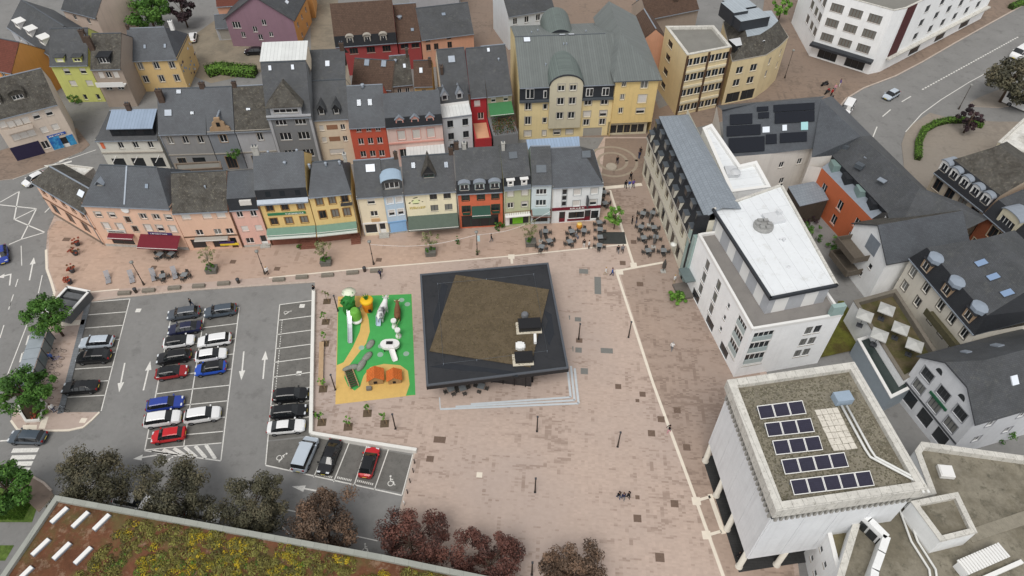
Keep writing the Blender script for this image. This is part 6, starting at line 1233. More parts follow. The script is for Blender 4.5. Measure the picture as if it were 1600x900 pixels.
# ---------------------------------------------------------------- pavilion with its stepped terrace
BLK = mat('black_membrane', S(50, 51, 54), .5, .12, .5, c3=S(40, 42, 45)); BLKM = mat('black_metal', S(36, 36, 38), .4, .06, 1); SEDB = mat('sedum_brown', S(98, 86, 68), .95, .12, .9, c2=S(88, 77, 60), c3=S(110, 97, 76), bump=.4, bscale=12); CREAMST = mat('cream_gravel', S(206, 198, 180), .9, .15, 3)
ZP = 4.9; W = [G(666, 603, ZP), G(889, 575, ZP), G(857, 410, ZP), G(656, 428, ZP)]
k = H('pavilion', 'square black pavilion with overhanging roof slab and brown sedum top', W[0], W[1], 'pavilion', None, .12); P = [k.loc(p) for p in W]; zp = ZP - .12
cc = sum(P, Vector((0, 0))) / 4; Rm = Matrix.Rotation(R(-17), 2); core = [cc + Rm @ ((p - cc) * .74) for p in P]
MB().prism([tuple(p) for p in core], .3, zp - .8).build('core', mat('pavilion_glass', (.02, .022, .026), .12, 0, spec=.6), k.root)
for i in range(4):
    a, b = core[i], core[(i + 1) % 4]
    for j in range(9):
        c_ = a.lerp(b, (j + .5) / 9); d_ = b - a; o = MB().box(-.06, .06, -.16, -.01, .3, zp - .8).build('fin', BLKM, k.root); o.location = (*c_, 0); o.rotation_euler.z = math.atan2(d_.y, d_.x)
MB().prism([tuple(p) for p in P], zp - .85, zp - .2, 0, 0).build('roof_slab', BLKM, k.root); I = inset(P, .28); MB().poly([(*p, zp - .16) for p in I]).build('roof_membrane', BLK, k.root)
for i in range(4):
    j = (i + 1) % 4; q = MB(); q.poly([(*P[i], zp), (*P[j], zp), (*I[j], zp), (*I[i], zp)]); q.poly([(*P[i], zp - .2), (*P[j], zp - .2), (*P[j], zp), (*P[i], zp)]); q.poly([(*I[i], zp), (*I[j], zp), (*I[j], zp - .18), (*I[i], zp - .18)]); q.build('roof_rim', mat('rim_grey', S(84, 88, 94), .45, .05), k.root)
sq = [k.loc(G(x, y, ZP)) for x, y in ((671, 548), (829, 573), (858, 452), (712, 429))]; MB().prism([tuple(p) for p in sq], zp - .15, zp - .03).build('sedum_bed', SEDB, k.root)
pebbles(k.root, sq, zp - .03, 2200, 'sedum_tufts', [mat('tuft_brown', S(104, 92, 70), .95, 0), mat('tuft_dark', S(88, 78, 60), .95, 0)], 7, .05, .13)
pud = mat('membrane_puddle', S(44, 47, 52), .25, .1, 1)
r = random.Random(2)
for pts in ([(690, 440), (684, 470), (676, 500), (680, 520), (690, 500), (694, 470), (700, 445)], [(670, 572), (720, 578), (760, 580), (810, 588), (806, 580), (750, 572), (700, 566)], [(846, 480), (862, 490), (866, 520), (858, 540), (850, 520), (856, 500)]):
    MB().poly([(*k.loc(G(x, y, ZP)), zp - .155) for x, y in (pts if sum(pts[i][0] * pts[(i + 1) % len(pts)][1] - pts[(i + 1) % len(pts)][0] * pts[i][1] for i in range(len(pts))) < 0 else pts[::-1])]).build('damp_patch', pud, k.root)
cab = MB(); cp = [(684, 444), (760, 437), (834, 429), (855, 549), (745, 563), (693, 569), (684, 444)]
for a, b in zip(cp, cp[1:]): cab.tube([(*k.loc(G(*a, ZP)), zp + .12), (*k.loc(G(*b, ZP)), zp + .12)], .018, 4)
cab.build('lightning_cable', ZINCD, k.root)
for x, y in cp[:-1]: p = k.loc(G(x, y, ZP)); MB().tube([(*p, zp - .16), (*p, zp + .2)], .04, 5).build('cable_post', ZINC, k.root)
k.done([BLKM]) if False else None
bpy.data.objects.remove(bpy.data.objects['wall']) if False else None
def punit(label, pts, base, hgt, m): 
    t = thing('roof_unit', label, 'roof unit', (*G(*pts, ZP).xy, ZP - .05), k.ang - .08); a, b = base
    MB().box(-a, a, -b, b, -.02, .06).build('gravel_frame', CREAMST, t); MB().box(-a + .35, a - .1, -b + .35, b - .05, .06, hgt).build('housing', m, t); MB().box(-a + .3, a - .05, -b + .3, b, hgt, hgt + .06).build('lid', BLKM, t); return t
punit('large black roof unit with cream gravel edge on the pavilion', (826, 512), (1.7, 1.05), .8, BLKM); punit('small black roof unit on cream gravel pad at the pavilion edge', (817, 562), (1.35, .95), .55, BLKM)
m = MB(); 
for i in range(7): a = i * .9; m.box(math.cos(a) * .35 - .3, math.cos(a) * .35 + .3, math.sin(a) * .35 - .3, math.sin(a) * .35 + .3, 0, .25 + .06 * i)
o = m.build('roof_unit', mat('white_plastic', S(232, 232, 230), .5, 0)); o.location = (*G(813, 542, ZP).xy, ZP - .03); tag(o, 'white folded cover lying on the pavilion sedum', 'cover')
o = MB().box(-.18, .18, -.7, .7, 0, .5).build('roof_duct', MATS['white_plastic']); o.location = (*G(836, 531, ZP).xy, ZP - .03); tag(o, 'short white duct beside the large black roof unit', 'duct')
o = MB().lathe((0, 0, 0), [(.5, 0), (.5, .5), (.3, .7)], 10).build('roof_vent', mat('vent_grey', S(110, 112, 116), .5, .1)); o.location = (*G(820, 494, ZP).xy, ZP - .03); tag(o, 'grey round vent above the large black roof unit', 'roof vent')
tp = [(688, 640), (904, 631), (881, 428), (676, 440)]; STEPW = mat('step_white', S(196, 202, 206), .8, .06, 2); TW = ccw([G(x, y, .12)[:2] for x, y in tp]); TV = [Vector(p) for p in TW]
for i in range(3):
    q = inset(TV, .0); a, b, c_, d_ = q; e = Vector((0, 0))
    pl = [a + Vector((.9 * i * 2.2, .32 * i)), b + Vector((-.5 * i, .42 * i)), c_ + Vector((-.5 * i, 0)), d_ + Vector((.9 * i * 2.2, 0))]
    o = MB().prism([tuple(p) for p in pl], .05, .22 + .1 * i, 1, 0).build('terrace_step', [PAV, STEPW]); struct(o)
    for u, v in ((pl[0], pl[1]), (pl[1], pl[1].lerp(pl[2], .24))): strip([u, v], .3, .224 + .1 * i).build('step_nosing', STEPW, o)
    if i == 0: strip([pl[0], pl[0].lerp(pl[3], .08)], .13, .2245).build('step_nosing', STEPW, o)
# ---------------------------------------------------------------- playground
EG = mat('rubber_green', S(74, 166, 88), .9, .09, .8); EY = mat('rubber_tan', S(214, 178, 106), .9, .07, 1.5)
pg = lambda x, y: (480 + x * .2667, 430 + y * .2667)
play = sheet('playground_surface', [pg(180, 125), pg(612, 110), pg(634, 702), pg(165, 757)], .126, EY)
sheet('green_patch', [pg(*p) for p in ((181, 185), (308, 188), (322, 250), (308, 330), (268, 420), (213, 510), (174, 527))], .13, EG, play)
sheet('green_patch', [pg(*p) for p in ((324, 121), (611, 110), (634, 701), (578, 706), (600, 640), (590, 560), (545, 527), (450, 519), (370, 538), (330, 590), (310, 652), (278, 676), (240, 650), (217, 600), (225, 555), (290, 470), (345, 400), (367, 330), (360, 260), (340, 190))], .13, EG, play)
for x, y in ((553, 145), (587, 170), (318, 425), (432, 415), (580, 460), (428, 465)): 
    g = G(*pg(x, y), .13); o = MB().poly([(.42 * math.cos(t), .42 * math.sin(t), 0) for t in [i * math.pi / 8 for i in range(16)]]).build('grey_disc', mat('rubber_grey', S(150, 176, 160), .9, .05), play); o.location = (g.x, g.y, .134)
LEAFG = mat('play_green', S(44, 122, 52), .6, .1, 2); LEAFL = mat('play_lime', S(110, 176, 70), .6, .1, 2); PORG = mat('play_orange', S(226, 132, 36), .6, .08, 2); PYEL = mat('play_yellow', S(240, 190, 40), .6, .05, 2); WOODP = mat('play_wood', S(176, 148, 110), .8, .15, 3); STEEL = mat('slide_steel', S(210, 214, 216), .25, .05, 2, metal=.6); ROOFO = mat('play_roof_orange', S(226, 122, 58), .8, .15, 4, brick=(.5, .16, .03, .8)); TIMB = mat('play_timber', S(168, 138, 98), .85, .2, 4)
def slide(par, a, b, wd=.5, m=None):
    a, b = Vector(a), Vector(b); d = (b - a); n = Vector((-d.y, d.x, 0)).normalized() * wd / 2; mb = MB(); K = 8; Q = []
    for i in range(K + 1): t = i / K; p = a.lerp(b, t); p.z = a.z + (b.z - a.z) * (t + .12 * math.sin(t * math.pi)); Q.append(p)
    for p, q in zip(Q, Q[1:]):
        u = Vector((0, 0, .25)); mb.poly([p - n, q - n, q + n, p + n][::-1]); mb.poly([p - n, q - n, q - n + u, p - n + u]); mb.poly([p + n, p + n + u, q + n + u, q + n]); mb.poly([p - n + u, q - n + u, q - n * 1.2 + u, p - n * 1.2 + u]); mb.poly([p + n * 1.2 + u, q + n * 1.2 + u, q + n + u, p + n + u])
    return mb.build('slide', m or STEEL, par)
def blob(par, name, m, prof, at=(0, 0, 0), n=12, wob=.0, seed=1):
    mb = MB(); mb.lathe(at, prof, n); r = random.Random(seed)
    if wob: mb.v = [(x + r.uniform(-wob, wob), y + r.uniform(-wob, wob), z) for x, y, z in mb.v]
    return mb.build(name, m, par)
g = G(*pg(262, 265), .13); t = thing('play_tower', 'leafy green vegetable shaped play tower with long white slide', 'play tower', g)
blob(t, 'tower', LEAFL, [(.75, 0), (.8, 1.), (.7, 2.), (.5, 2.4)], (.7, 0, 0), 10); blob(t, 'tower', LEAFG, [(.8, 0), (1.0, .9), (.9, 2.), (1.1, 2.6), (.5, 3.4)], (-.4, 1.4, 0), 9, .12); blob(t, 'white_collar', WHITEF, [(.75, 0), (.8, .25), (.4, .3)], (.8, -.3, .3), 12); blob(t, 'cap', mat('play_cream', S(226, 230, 206), .6, .03), [(1.0, 0), (1.05, .12), (.2, .4)], (-.3, 2.5, 3.2), 9)
for i in range(9): a = i * .7; MB().poly([(-.4 + .4 * math.cos(a), 1.4 + .4 * math.sin(a), 3.1), (-.4 + 1.2 * math.cos(a + .2), 1.4 + 1.2 * math.sin(a + .2), 3.6), (-.4 + 1.1 * math.cos(a - .3), 1.4 + 1.1 * math.sin(a - .3), 2.8)]).build('leaf', LEAFG, t)
e = G(*pg(253, 400), .2) - g; slide(t, (-.1, .2, 1.9), (e.x, e.y, .15), .55)
g = G(*pg(360, 205), .13); t = thing('play_tower', 'orange carrot shaped play tower with yellow rim and green tuft', 'play tower', g)
blob(t, 'body', PORG, [(.75, 0), (.9, .8), (1.0, 1.8), (1.02, 2.4)], n=14); blob(t, 'rim', PYEL, [(1.1, 0), (1.2, .3), (1.0, .55), (.3, .6)], (0, 0, 2.4), 14)
for i in range(7): a = i * .9; MB().tube([(.15 * math.cos(a), .15 * math.sin(a), 2.9), (.3 * math.cos(a), .3 * math.sin(a), 3.5), (.6 * math.cos(a), .6 * math.sin(a), 3.9)], [.09, .11, .03], 5).build('tuft', LEAFG, t)
t.scale = (.82,) * 3; MB().box(.2, .75, -1.0, -.9, .5, 1.2).build('opening', DARKIN, t); MB().tube([(-.9, .1, 1.4), (-2., -.5, .1)], .06, 5).build('ladder_rail', ZINC, t); MB().tube([(-.9, .5, 1.4), (-2., -.1, .1)], .06, 5).build('ladder_rail', ZINC, t)
def skinmesh(verts, edges, mats, root=0, sub=2):
    me = bpy.data.meshes.new('body'); me.from_pydata([v[:3] for v in verts], edges, []); o = bpy.data.objects.new('tmp', me); col.objects.link(o); md = o.modifiers.new('s', 'SKIN'); 
    for i, v in enumerate(verts): rr = v[3]; me.skin_vertices[0].data[i].radius = rr if isinstance(rr, tuple) else (rr, rr); me.skin_vertices[0].data[i].use_root = i == root
    s = o.modifiers.new('u', 'SUBSURF'); s.levels = s.render_levels = sub
    out = bpy.data.meshes.new_from_object(o.evaluated_get(bpy.context.evaluated_depsgraph_get())); bpy.data.objects.remove(o); bpy.data.meshes.remove(me); out.materials.clear()
    for m in mats: out.materials.append(m)
    for p in out.polygons: p.use_smooth = True; p.material_index = 0
    return out
def beast(name, label, at, rz, s, m, hornm):
    V = [(0, 0, 1.25, .5), (.75, 0, 1.3, .52), (1.35, 0, 1.45, .34), (1.7, 0, 1.8, .26), (2.05, 0, 1.75, .2), (2.3, 0, 1.6, .15), (-.7, 0, 1.25, .5), (-1.05, 0, 1.2, .36)]
    E = [(0, 1), (1, 2), (2, 3), (3, 4), (4, 5), (0, 6), (6, 7)]
    for x, a in ((.8, 1), (-.85, 6)):
        for y in (-.32, .32): n = len(V); V += [(x, y, .9, .2), (x + (.05 if x > 0 else -.1), y, .48, .13), (x, y, .06, .12)]; E += [(a, n), (n, n + 1), (n + 1, n + 2)]
    n = len(V); V += [(-1.35, 0, 1.25, .06), (-1.5, 0, .7, .05)]; E += [(7, n), (n, n + 1)]
    t = thing(name, label, 'play figure', at, rz); o = link('body', skinmesh(V, E, [m]), t); o.scale = (s, s, s)
    for y in (-1, 1): q = MB().tube([(1.75 * s, y * .16 * s, 1.98 * s), (1.75 * s, y * .42 * s, 2.1 * s), (1.8 * s, y * .45 * s, 2.3 * s)], [.07 * s, .06 * s, .02 * s], 6).build('horn', hornm, t); MB().box(1.62 * s, 1.72 * s, y * .2 * s, y * .45 * s if y > 0 else y * .45 * s, 1.8 * s, 1.9 * s).build('ear', m, t) if y > 0 else MB().box(1.62 * s, 1.72 * s, -.45 * s, -.2 * s, 1.8 * s, 1.9 * s).build('ear', m, t)
    return t
COW = mat('cow_patches', S(232, 232, 230), .6, 0, 1.1, c2=S(30, 32, 38)); BULL = mat('bull_brown', S(122, 84, 58), .7, .15, 2)
g = G(*pg(445, 245), .13); t = beast('cow_climber', 'white and black cow figure with climbing slide in the playground', g, R(78), 1.15, COW, mat('horn_cream', S(220, 208, 176), .6, 0)); e = G(*pg(418, 300), .2) - g; e.rotate(Matrix.Rotation(-R(78), 3, 'Z')); slide(t, (-1.0, .2, 1.2), (e.x, e.y, .15), .6, mat('slide_blue_white', S(170, 186, 206), .4, .1))
g = G(*pg(533, 245), .13); t = beast('bull_climber', 'brown bull figure with rope ladder in the playground', g, R(95), .9, BULL, MATS['horn_cream'])
g = G(*pg(490, 430), .13); t = thing('climbing_frame', 'white round edged play frame with slide and rope bridge', 'play frame', g)
MB().prism([(1.1 * math.cos(a) + (.25 if math.cos(a) > 0 else -.25), .85 * math.sin(a)) for a in [i * math.pi / 8 for i in range(16)]], .7, 1.15).build('platform', WHITEF, t)
for x, y in ((-.8, -.5), (.8, -.5), (.8, .5), (-.8, .5)): MB().tube([(x, y, 0), (x, y, .72)], .09, 6).build('post', BLKM, t)
MB().box(-.5, .4, -.15, .3, 1.155, 1.3).build('black_patch', BLKM, t); e = G(*pg(517, 505), .2) - g; slide(t, (.2, -.6, 1.1), (e.x, e.y, .12), .65, WHITEF)
for (x, y, h_) in ((513, 305, 1.2), (536, 360, 1.2)): p = G(*pg(x, y), .13) - g; MB().lathe((p.x, p.y, 0), [(.42, 0), (.42, .3), (.3, .35), (.3, h_), (.42, h_ + .1), (.4, h_ + .4)], 10).build('stepping_post', WHITEF, t)
for a, b in (((513, 305), (536, 360)), ((536, 360), (510, 415)), ((540, 260), (513, 305))): p, q = G(*pg(*a), 1.2) - g, G(*pg(*b), 1.2) - g; MB().tube([p, (p + q) / 2 - Vector((0, 0, .2)), q], .05, 5).build('rope', mat('rope_green', S(150, 176, 110), .8, 0), t)
for i, ((x, y), a, L) in enumerate((((373, 405), 70, 2.0), ((355, 478), 60, 2.3), ((321, 525), 72, 2.6), ((263, 545), 20, 2.6))):
    g = G(*pg(x, y), .13); mb = MB(); mb.lathe((0, 0, 0), [(.62, 0), (.72, .2), (.5, .38), (.2, .45)], 12); mb.v = [(p[0] * L / 1.4 * (1 - .25 * (p[0] > 0)), p[1] * .72, p[2]) for p in mb.v]; o = mb.build('stepping_log', mat('log_grey', S(150, 152, 142), .9, .15, 2, brick=(3., .1, .02, .85))); o.location = g; o.rotation_euler.z = R(a); tag(o, ('topmost', 'second', 'third', 'lowest, flatter')[i] + ' grey leaf shaped stepping block in the playground', 'stepping block', 'grey stepping blocks')
g = G(*pg(262, 615), .13); t = thing('rung_bridge', 'dark timber rung bridge on the green island of the playground', 'bridge', g, R(115))
for y in (-.55, .55): MB().box(-1.5, 1.5, y - .08, y + .08, .2, .45).build('beam', WOODP, t)
for i in range(8): MB().box(-1.4 + i * .38, -1.2 + i * .38, -.5, .5, .46, .54).build('rung', mat('rung_dark', S(74, 64, 54), .8, .15, 3), t)
def hut(x, y, s, rz, label):
    g = G(*pg(x, y), .13); t = thing('play_hut', label, 'hut', g, R(rz)); w2, d2, h_ = 1.15 * s, .95 * s, 1.35 * s
    for a in ((-w2, w2, -d2, -d2 + .08, 0, h_), (-w2, w2, d2 - .08, d2, 0, h_), (-w2, -w2 + .08, -d2 + .08, d2 - .08, 0, h_), (w2 - .08, w2, -d2 + .08, d2 - .08, 0, h_)):
        n = 6
        for j in range(n): MB().box(a[0], a[1], a[2], a[3], h_ * j / n + .01, h_ * (j + 1) / n - .01).build('wall_plank', TIMB, t)
    for y_ in (-d2, d2): MB().poly([(-w2, y_, h_), (w2, y_, h_), (0, y_, h_ + .75 * s)]).build('gable', TIMB, t)
    for sg in (-1, 1):
        e = sg * (w2 + .2); z0 = h_ - .13 * s
        for j in range(5): t0, t1 = j / 5, (j + 1) / 5 + .02; q = MB(); q.poly([(e * (1 - t0), -d2 - .2, z0 + (.9 * s) * t0), (e * (1 - t0), d2 + .2, z0 + (.9 * s) * t0), (e * (1 - t1), d2 + .2, z0 + .9 * s * t1 + .03), (e * (1 - t1), -d2 - .2, z0 + .9 * s * t1 + .03)][::(1 if sg < 0 else -1)]); q.box(min(e * (1 - t0), e * (1 - t0) - sg * .05), max(e * (1 - t0), e * (1 - t0) - sg * .05), -d2 - .2, d2 + .2, z0 + .9 * s * t0 - .05, z0 + .9 * s * t0 + .03); q.build('roof_board', ROOFO, t)
    MB().box(-.35 * s, .2 * s, -d2 - .02, -d2 - .001, .2 * s, .85 * s).build('opening', DARKIN, t); return t
t = hut(405, 612, .84, 8, 'larger timber play hut with orange shingle roof and dark doorway'); MB().box(-1.3, -.6, -1.7, -1.2, 0, .45).build('step', mat('hut_step', S(120, 116, 110), .9, .1), t); hut(514, 612, .74, 8, 'smaller timber play hut with orange roof on the right')
# low white wall, bench boards
WW = mat('white_wall', S(226, 224, 218), .8, .06, 1)
def lowwall(pts, label, h_=.75, t_=.45):
    P_ = [G(x, y, .12).xy for x, y in pts]; mb = MB()
    for i in range(len(P_) - 1): d_ = P_[i + 1] - P_[i]; M = Matrix.Translation((*P_[i], 0)) @ Matrix.Rotation(math.atan2(d_.y, d_.x), 4, 'Z'); mb.box(-.02, d_.length + .2, -t_ / 2, t_ / 2, 0, h_ + .002 * i, M=M)
    return tag(mb.build('low_wall', WW), label, 'wall')
lowwall([(491, 455), (489, 560), (487, 678)], 'low white wall between parking bays and playground'); lowwall([(488, 680), (560, 692), (649, 706)], 'low white wall behind the lower parking row')
t = thing('long_bench', 'long tan timber bench along the low white wall', 'bench', G(497, 570, .12), 0)
a, b = G(498, 537, .12), G(496, 605, .12)
for i in range(4): 
    o = Vector((.25 + .16 * i, 0, 0)); p, q = a + o - t.location, b + o - t.location; d_ = q - p; M = Matrix.Translation((p.x, p.y, 0)) @ Matrix.Rotation(math.atan2(d_.y, d_.x), 4, 'Z'); MB().box(0, d_.length, -.07, .07, .4, .46, M=M).build('plank', mat('bench_tan', S(186, 158, 126), .8, .1, 3), t)
p = a - t.location; q = b - t.location; d_ = q - p
for i in range(4): c_ = p.lerp(q, (i + .5) / 4); MB().box(c_.x + .2, c_.x + .8, c_.y - .15, c_.y + .15, 0, .4).build('support', CONC, t)
# ---------------------------------------------------------------- vehicles
TYRE = mat('tyre_rubber', (.015, .015, .016), .85, 0); RIM = mat('alloy_rim', S(150, 152, 156), .35, 0, metal=.7); CGL = mat('car_glass', (.012, .014, .016), .05, 0, spec=.7); HEADL = mat('headlight_glass', S(214, 218, 222), .15, 0); TAILL = mat('tail_light', S(140, 20, 22), .25, 0); TRIM = mat('car_trim', (.02, .02, .022), .6, 0); PLATE = mat('number_plate', S(226, 206, 90), .5, 0)
def paint(n, r, g, b, metal=.0): return mat('car_paint_' + n, S(r, g, b), .3, 0, metal=metal, spec=.4, coat=.25)
PT = dict(white=paint('white', 232, 232, 232), black=paint('black', 26, 27, 30), grey=paint('grey', 78, 84, 92), silver=paint('silver', 186, 196, 206), blue=paint('blue', 34, 78, 178), deepblue=paint('deep_blue', 44, 66, 150), navy=paint('navy', 34, 38, 66), red=paint('red', 196, 30, 38), dred=paint('dark_red', 150, 36, 40), steel=paint('steel', 74, 84, 94))
# style: length, half width, stations (t, ztop), belt, roof half width, glass span (windscreen base, roof start, roof end, rear glass base)
STY = {'hatch': (4.15, .88, .93, .60, [(0, .58), (.02, .72), (.1, .80), (.23, .94), (.40, 1.42), (.55, 1.47), (.82, 1.42), (.93, 1.02), (.985, .92), (1., .6)], 3, 4, 6, 7),
       'estate': (4.6, .9, .95, .62, [(0, .58), (.02, .72), (.1, .82), (.24, .95), (.38, 1.42), (.55, 1.47), (.87, 1.42), (.95, 1.02), (.99, .92), (1., .6)], 3, 4, 6, 7),
       'sedan': (4.7, .9, .93, .58, [(0, .56), (.02, .70), (.1, .78), (.26, .92), (.41, 1.36), (.55, 1.42), (.72, 1.36), (.87, 1.0), (.985, .94), (1., .6)], 3, 4, 6, 7),
       'suv': (4.5, .93, 1.08, .68, [(0, .66), (.02, .86), (.1, .98), (.22, 1.08), (.36, 1.58), (.55, 1.65), (.86, 1.6), (.95, 1.16), (.99, 1.0), (1., .65)], 3, 4, 6, 7),
       'van': (4.8, .96, 1.15, .8, [(0, .66), (.02, .9), (.08, 1.0), (.16, 1.15), (.28, 1.76), (.5, 1.86), (.94, 1.84), (.975, 1.2), (.99, 1.1), (1., .65)], 3, 4, 6, 7)}
CARM = {}
def car_meshes(st):
    if st in CARM: return CARM[st]
    L, w, belt, wr, S_, gi, ri, re, gb = STY[st]; secs = []
    for t, zt in S_:
        x = L / 2 - t * L; e = min(t, 1 - t); ww = w * (1 - .16 * max(0, 1 - e / .1) ** 2); zb = .28 if .03 < t < .97 else .4; bz = min(belt, zt - .03) if zt < belt + .1 else belt; cab = zt > belt + .12
        q = wr if cab else ww * .8
        secs.append([(x, 0, zb), (x, ww * .9, zb), (x, ww, zb + .16), (x, ww * 1.01, (zb + bz) / 2 + .05), (x, ww * .95, bz), (x, q, zt - (.07 if cab else .015)), (x, q * .84, zt), (x, 0, zt + .02)])
    body, roof, gl = MB(), MB(), MB(); n = len(secs)
    for i in range(n - 1):
        for j in range(7):
            for sg in (1, -1):
                f = [secs[i][j], secs[i + 1][j], secs[i + 1][j + 1], secs[i][j + 1]]; f = [(a, b * sg, c) for a, b, c in f]; f = f if sg < 0 else f[::-1]
                tgt = body
                if j == 4 and gi <= i < gb: tgt = gl
                elif j >= 5 and gi <= i < ri: tgt = gl
                elif j >= 5 and re <= i < gb: tgt = gl
                elif j >= 5 and ri <= i < re: tgt = roof
                tgt.poly(f, 0, tgt is not gl)
    for i in (0, n - 1):
        for sg in (1, -1): p = [(a, b * sg, c) for a, b, c in secs[i]]; body.poly(p if (sg > 0) == (i == 0) else p[::-1])
    pil = []
    for i, dx in ((ri, .0), (5, .0), (re, 0)):
        a, b = secs[i][4], secs[i][5]
        for sg in (1, -1): pil.append(MB().tube([(a[0] + dx, a[1] * sg * 1.005, a[2]), (b[0] + dx, b[1] * sg * 1.01, b[2])], .05, 4).mesh('pillar', [TRIM], False))
    trim = MB(); zb = .28
    for sg in (1, -1): trim.box(-L * .36, L * .36, sg * w * .93 - .04, sg * w * .93 + .04, .2, .34)
    trim.box(L / 2 - .12, L / 2 + .015, -w * .6, w * .6, .34, .46); trim.box(-L / 2 - .015, -L / 2 + .12, -w * .7, w * .7, .34, .46)
    R_ = dict(body=body.mesh('body', [PT['white']], False), roof=roof.mesh('roof_panel', [PT['white']], False), glass=gl.mesh('windows', [CGL], False), pillar=pil, trim=trim.mesh('lower_trim', [TRIM], False))
    rw = .33 if st not in ('suv', 'van') else .36
    ty = MB(); ty.lathe((0, 0, 0), [(rw * .6, -.11), (rw * .95, -.11), (rw, -.07), (rw, .07), (rw * .95, .11), (rw * .6, .11)], 16); ty.v = [(x, z, y) for x, y, z in ty.v]; ri_ = MB()
    for sg in (-1, 1): ri_.poly([(rw * .64 * math.cos(a), sg * .1, rw * .64 * math.sin(a)) for a in [i * math.pi / 6 for i in range(12)]]); [ri_.box(-.03, .03, sg * .105 - .012, sg * .105 + .012, 0, rw * .6, M=Matrix.Rotation(i * 2 * math.pi / 5, 4, 'Y')) for i in range(5)]
    R_['tyre'] = ty.mesh('tyre', [TYRE], False); R_['rim'] = ri_.mesh('rim', [RIM], False); R_['rw'] = rw
    R_['head'] = MB().box(-.16, .05, -.2, .2, -.07, .07).mesh('headlight', [HEADL], False); R_['tail'] = MB().box(-.05, .1, -.13, .13, -.12, .12).mesh('tail_light', [TAILL], False); R_['mirror'] = MB().box(-.1, .08, -.1, .1, -.07, .07).mesh('wing_mirror', [PT['white']], False); R_['plate'] = MB().box(-.012, .012, -.26, .26, -.055, .055).mesh('number_plate', [PLATE], False)
    CARM[st] = R_; return R_
def omat(o, m): o.material_slots[0].link = 'OBJECT'; o.material_slots[0].material = m
def car(label, px, d, st, pc, rc=None, grp='cars in the car park', z=.008, nm='parked_car', sc=1.0, cat='car'):
    "px = centre of the car on the ground, d = pixel direction of its nose"
    g = G(*px, .0); g2 = G(px[0] + d[0], px[1] + d[1], 0); v = g2 - g; g = g + Vector((0, 0, z)); c = car_meshes(st); L, w, belt, wr, S_ = STY[st][:5]
    t = thing(nm, label, cat, g, math.atan2(v.y, v.x), grp); t.scale = (sc, sc, sc)
    for pm_ in c['pillar']: link('pillar', pm_, t)
    for k_ in ('body', 'roof', 'glass', 'trim'):
        o = link({'body': 'body', 'roof': 'roof_panel', 'glass': 'windows', 'trim': 'lower_trim'}[k_], c[k_], t)
        if k_ == 'body': omat(o, PT[pc])
        if k_ == 'roof': omat(o, PT[rc or pc] if (rc or pc) != 'glass' else CGL)
    for x in (L * .5 - L * .19, -L * .5 + L * .19):
        for y in (-1, 1): o = link('wheel', c['tyre'], t, (x, y * (w - .09), c['rw'])); link('rim', c['rim'], o)
    for y in (-1, 1):
        link('headlight', c['head'], t, (L * .5 - .14, y * w * .62, belt * .74)); link('tail_light', c['tail'], t, (-L * .5 + .03, y * w * .72, belt * .86)); o = link('wing_mirror', c['mirror'], t, (L * .5 - L * .27, y * (w + .08), belt + .04)); omat(o, PT[pc])
    link('number_plate', c['plate'], t, (L * .5 + .01, 0, .5)); link('number_plate', c['plate'], t, (-L * .5 - .01, 0, .62)); return t
Dm, Dr = (60, -9), (55, -5)
for a in (('dark grey estate at the top of the left middle row', (289, 494), (-60, 9), 'estate', 'grey'), ('navy saloon in the second bay of the left middle row', (291, 517), (-60, 9), 'sedan', 'navy'), ('white hatchback with black roof in the left middle row', (282, 538), Dm, 'hatch', 'white', 'black'), ('black estate parked above the red car with black roof', (274, 562), (-60, 9), 'estate', 'black'),
          ('dark red hatchback with black roof in the left middle row', (271, 586), Dm, 'hatch', 'dred', 'black'), ('deep blue estate below the empty bay of the left middle row', (261, 635), Dm, 'estate', 'deepblue'), ('white SUV between the deep blue and small red cars', (257, 659), Dm, 'suv', 'white'), ('small bright red hatchback at the foot of the left middle row', (266, 684), (-60, 9), 'hatch', 'red', None),
          ('grey blue estate alone at the top of the right middle row', (346, 490), (-60, 9), 'estate', 'steel'), ('white estate in third bay of the right middle row', (337, 536), (-60, 9), 'estate', 'white'), ('white hatchback directly above the bright blue car', (332, 559), Dm, 'hatch', 'white'), ('bright blue hatchback with black roof', (331, 580), (-60, 9), 'hatch', 'blue', 'black'), ('white pickup style car alone at the foot of the right middle row', (319, 653), Dm, 'suv', 'white'),
          ('black SUV, topmost of three cars by the low white wall', (456, 622), Dr, 'suv', 'black'), ('black estate, middle of three cars by the low white wall', (453, 647), Dr, 'estate', 'black'), ('white saloon, lowest of three cars by the low white wall', (449, 671), Dr, 'sedan', 'white'),
          ('silver van in the lower parking row', (479, 714), (22, -52), 'van', 'silver'), ('black hatchback beside the silver van in the lower row', (516, 718), (-20, 52), 'sedan', 'black'), ('red hatchback with black glass roof in the lower row', (578, 726), (16, -52), 'hatch', 'red', 'black'),
          ('pale silver blue estate in the left parking column', (154, 539), (-60, 4), 'estate', 'silver', None), ('black SUV beside the pale silver estate', (150, 562), (-60, 4), 'suv', 'black'), ('black saloon alone in the left parking column', (129, 609), (-60, 4), 'sedan', 'black')):
    car(a[0], *a[1:])
GR_ = 'cars on the roads'
car('dark grey estate turning at the zebra crossing', (47, 687), (-60, -2), 'estate', 'steel', None, GR_, 0.0, 'car'); car('blue hatchback on the left road cut by the frame edge', (6, 402), (6, 60), 'hatch', 'deepblue', None, GR_, 0., 'car'); car('white hatchback by the corner house wing', (57, 284), (-30, 16), 'hatch', 'white', None, GR_, 0., 'car')
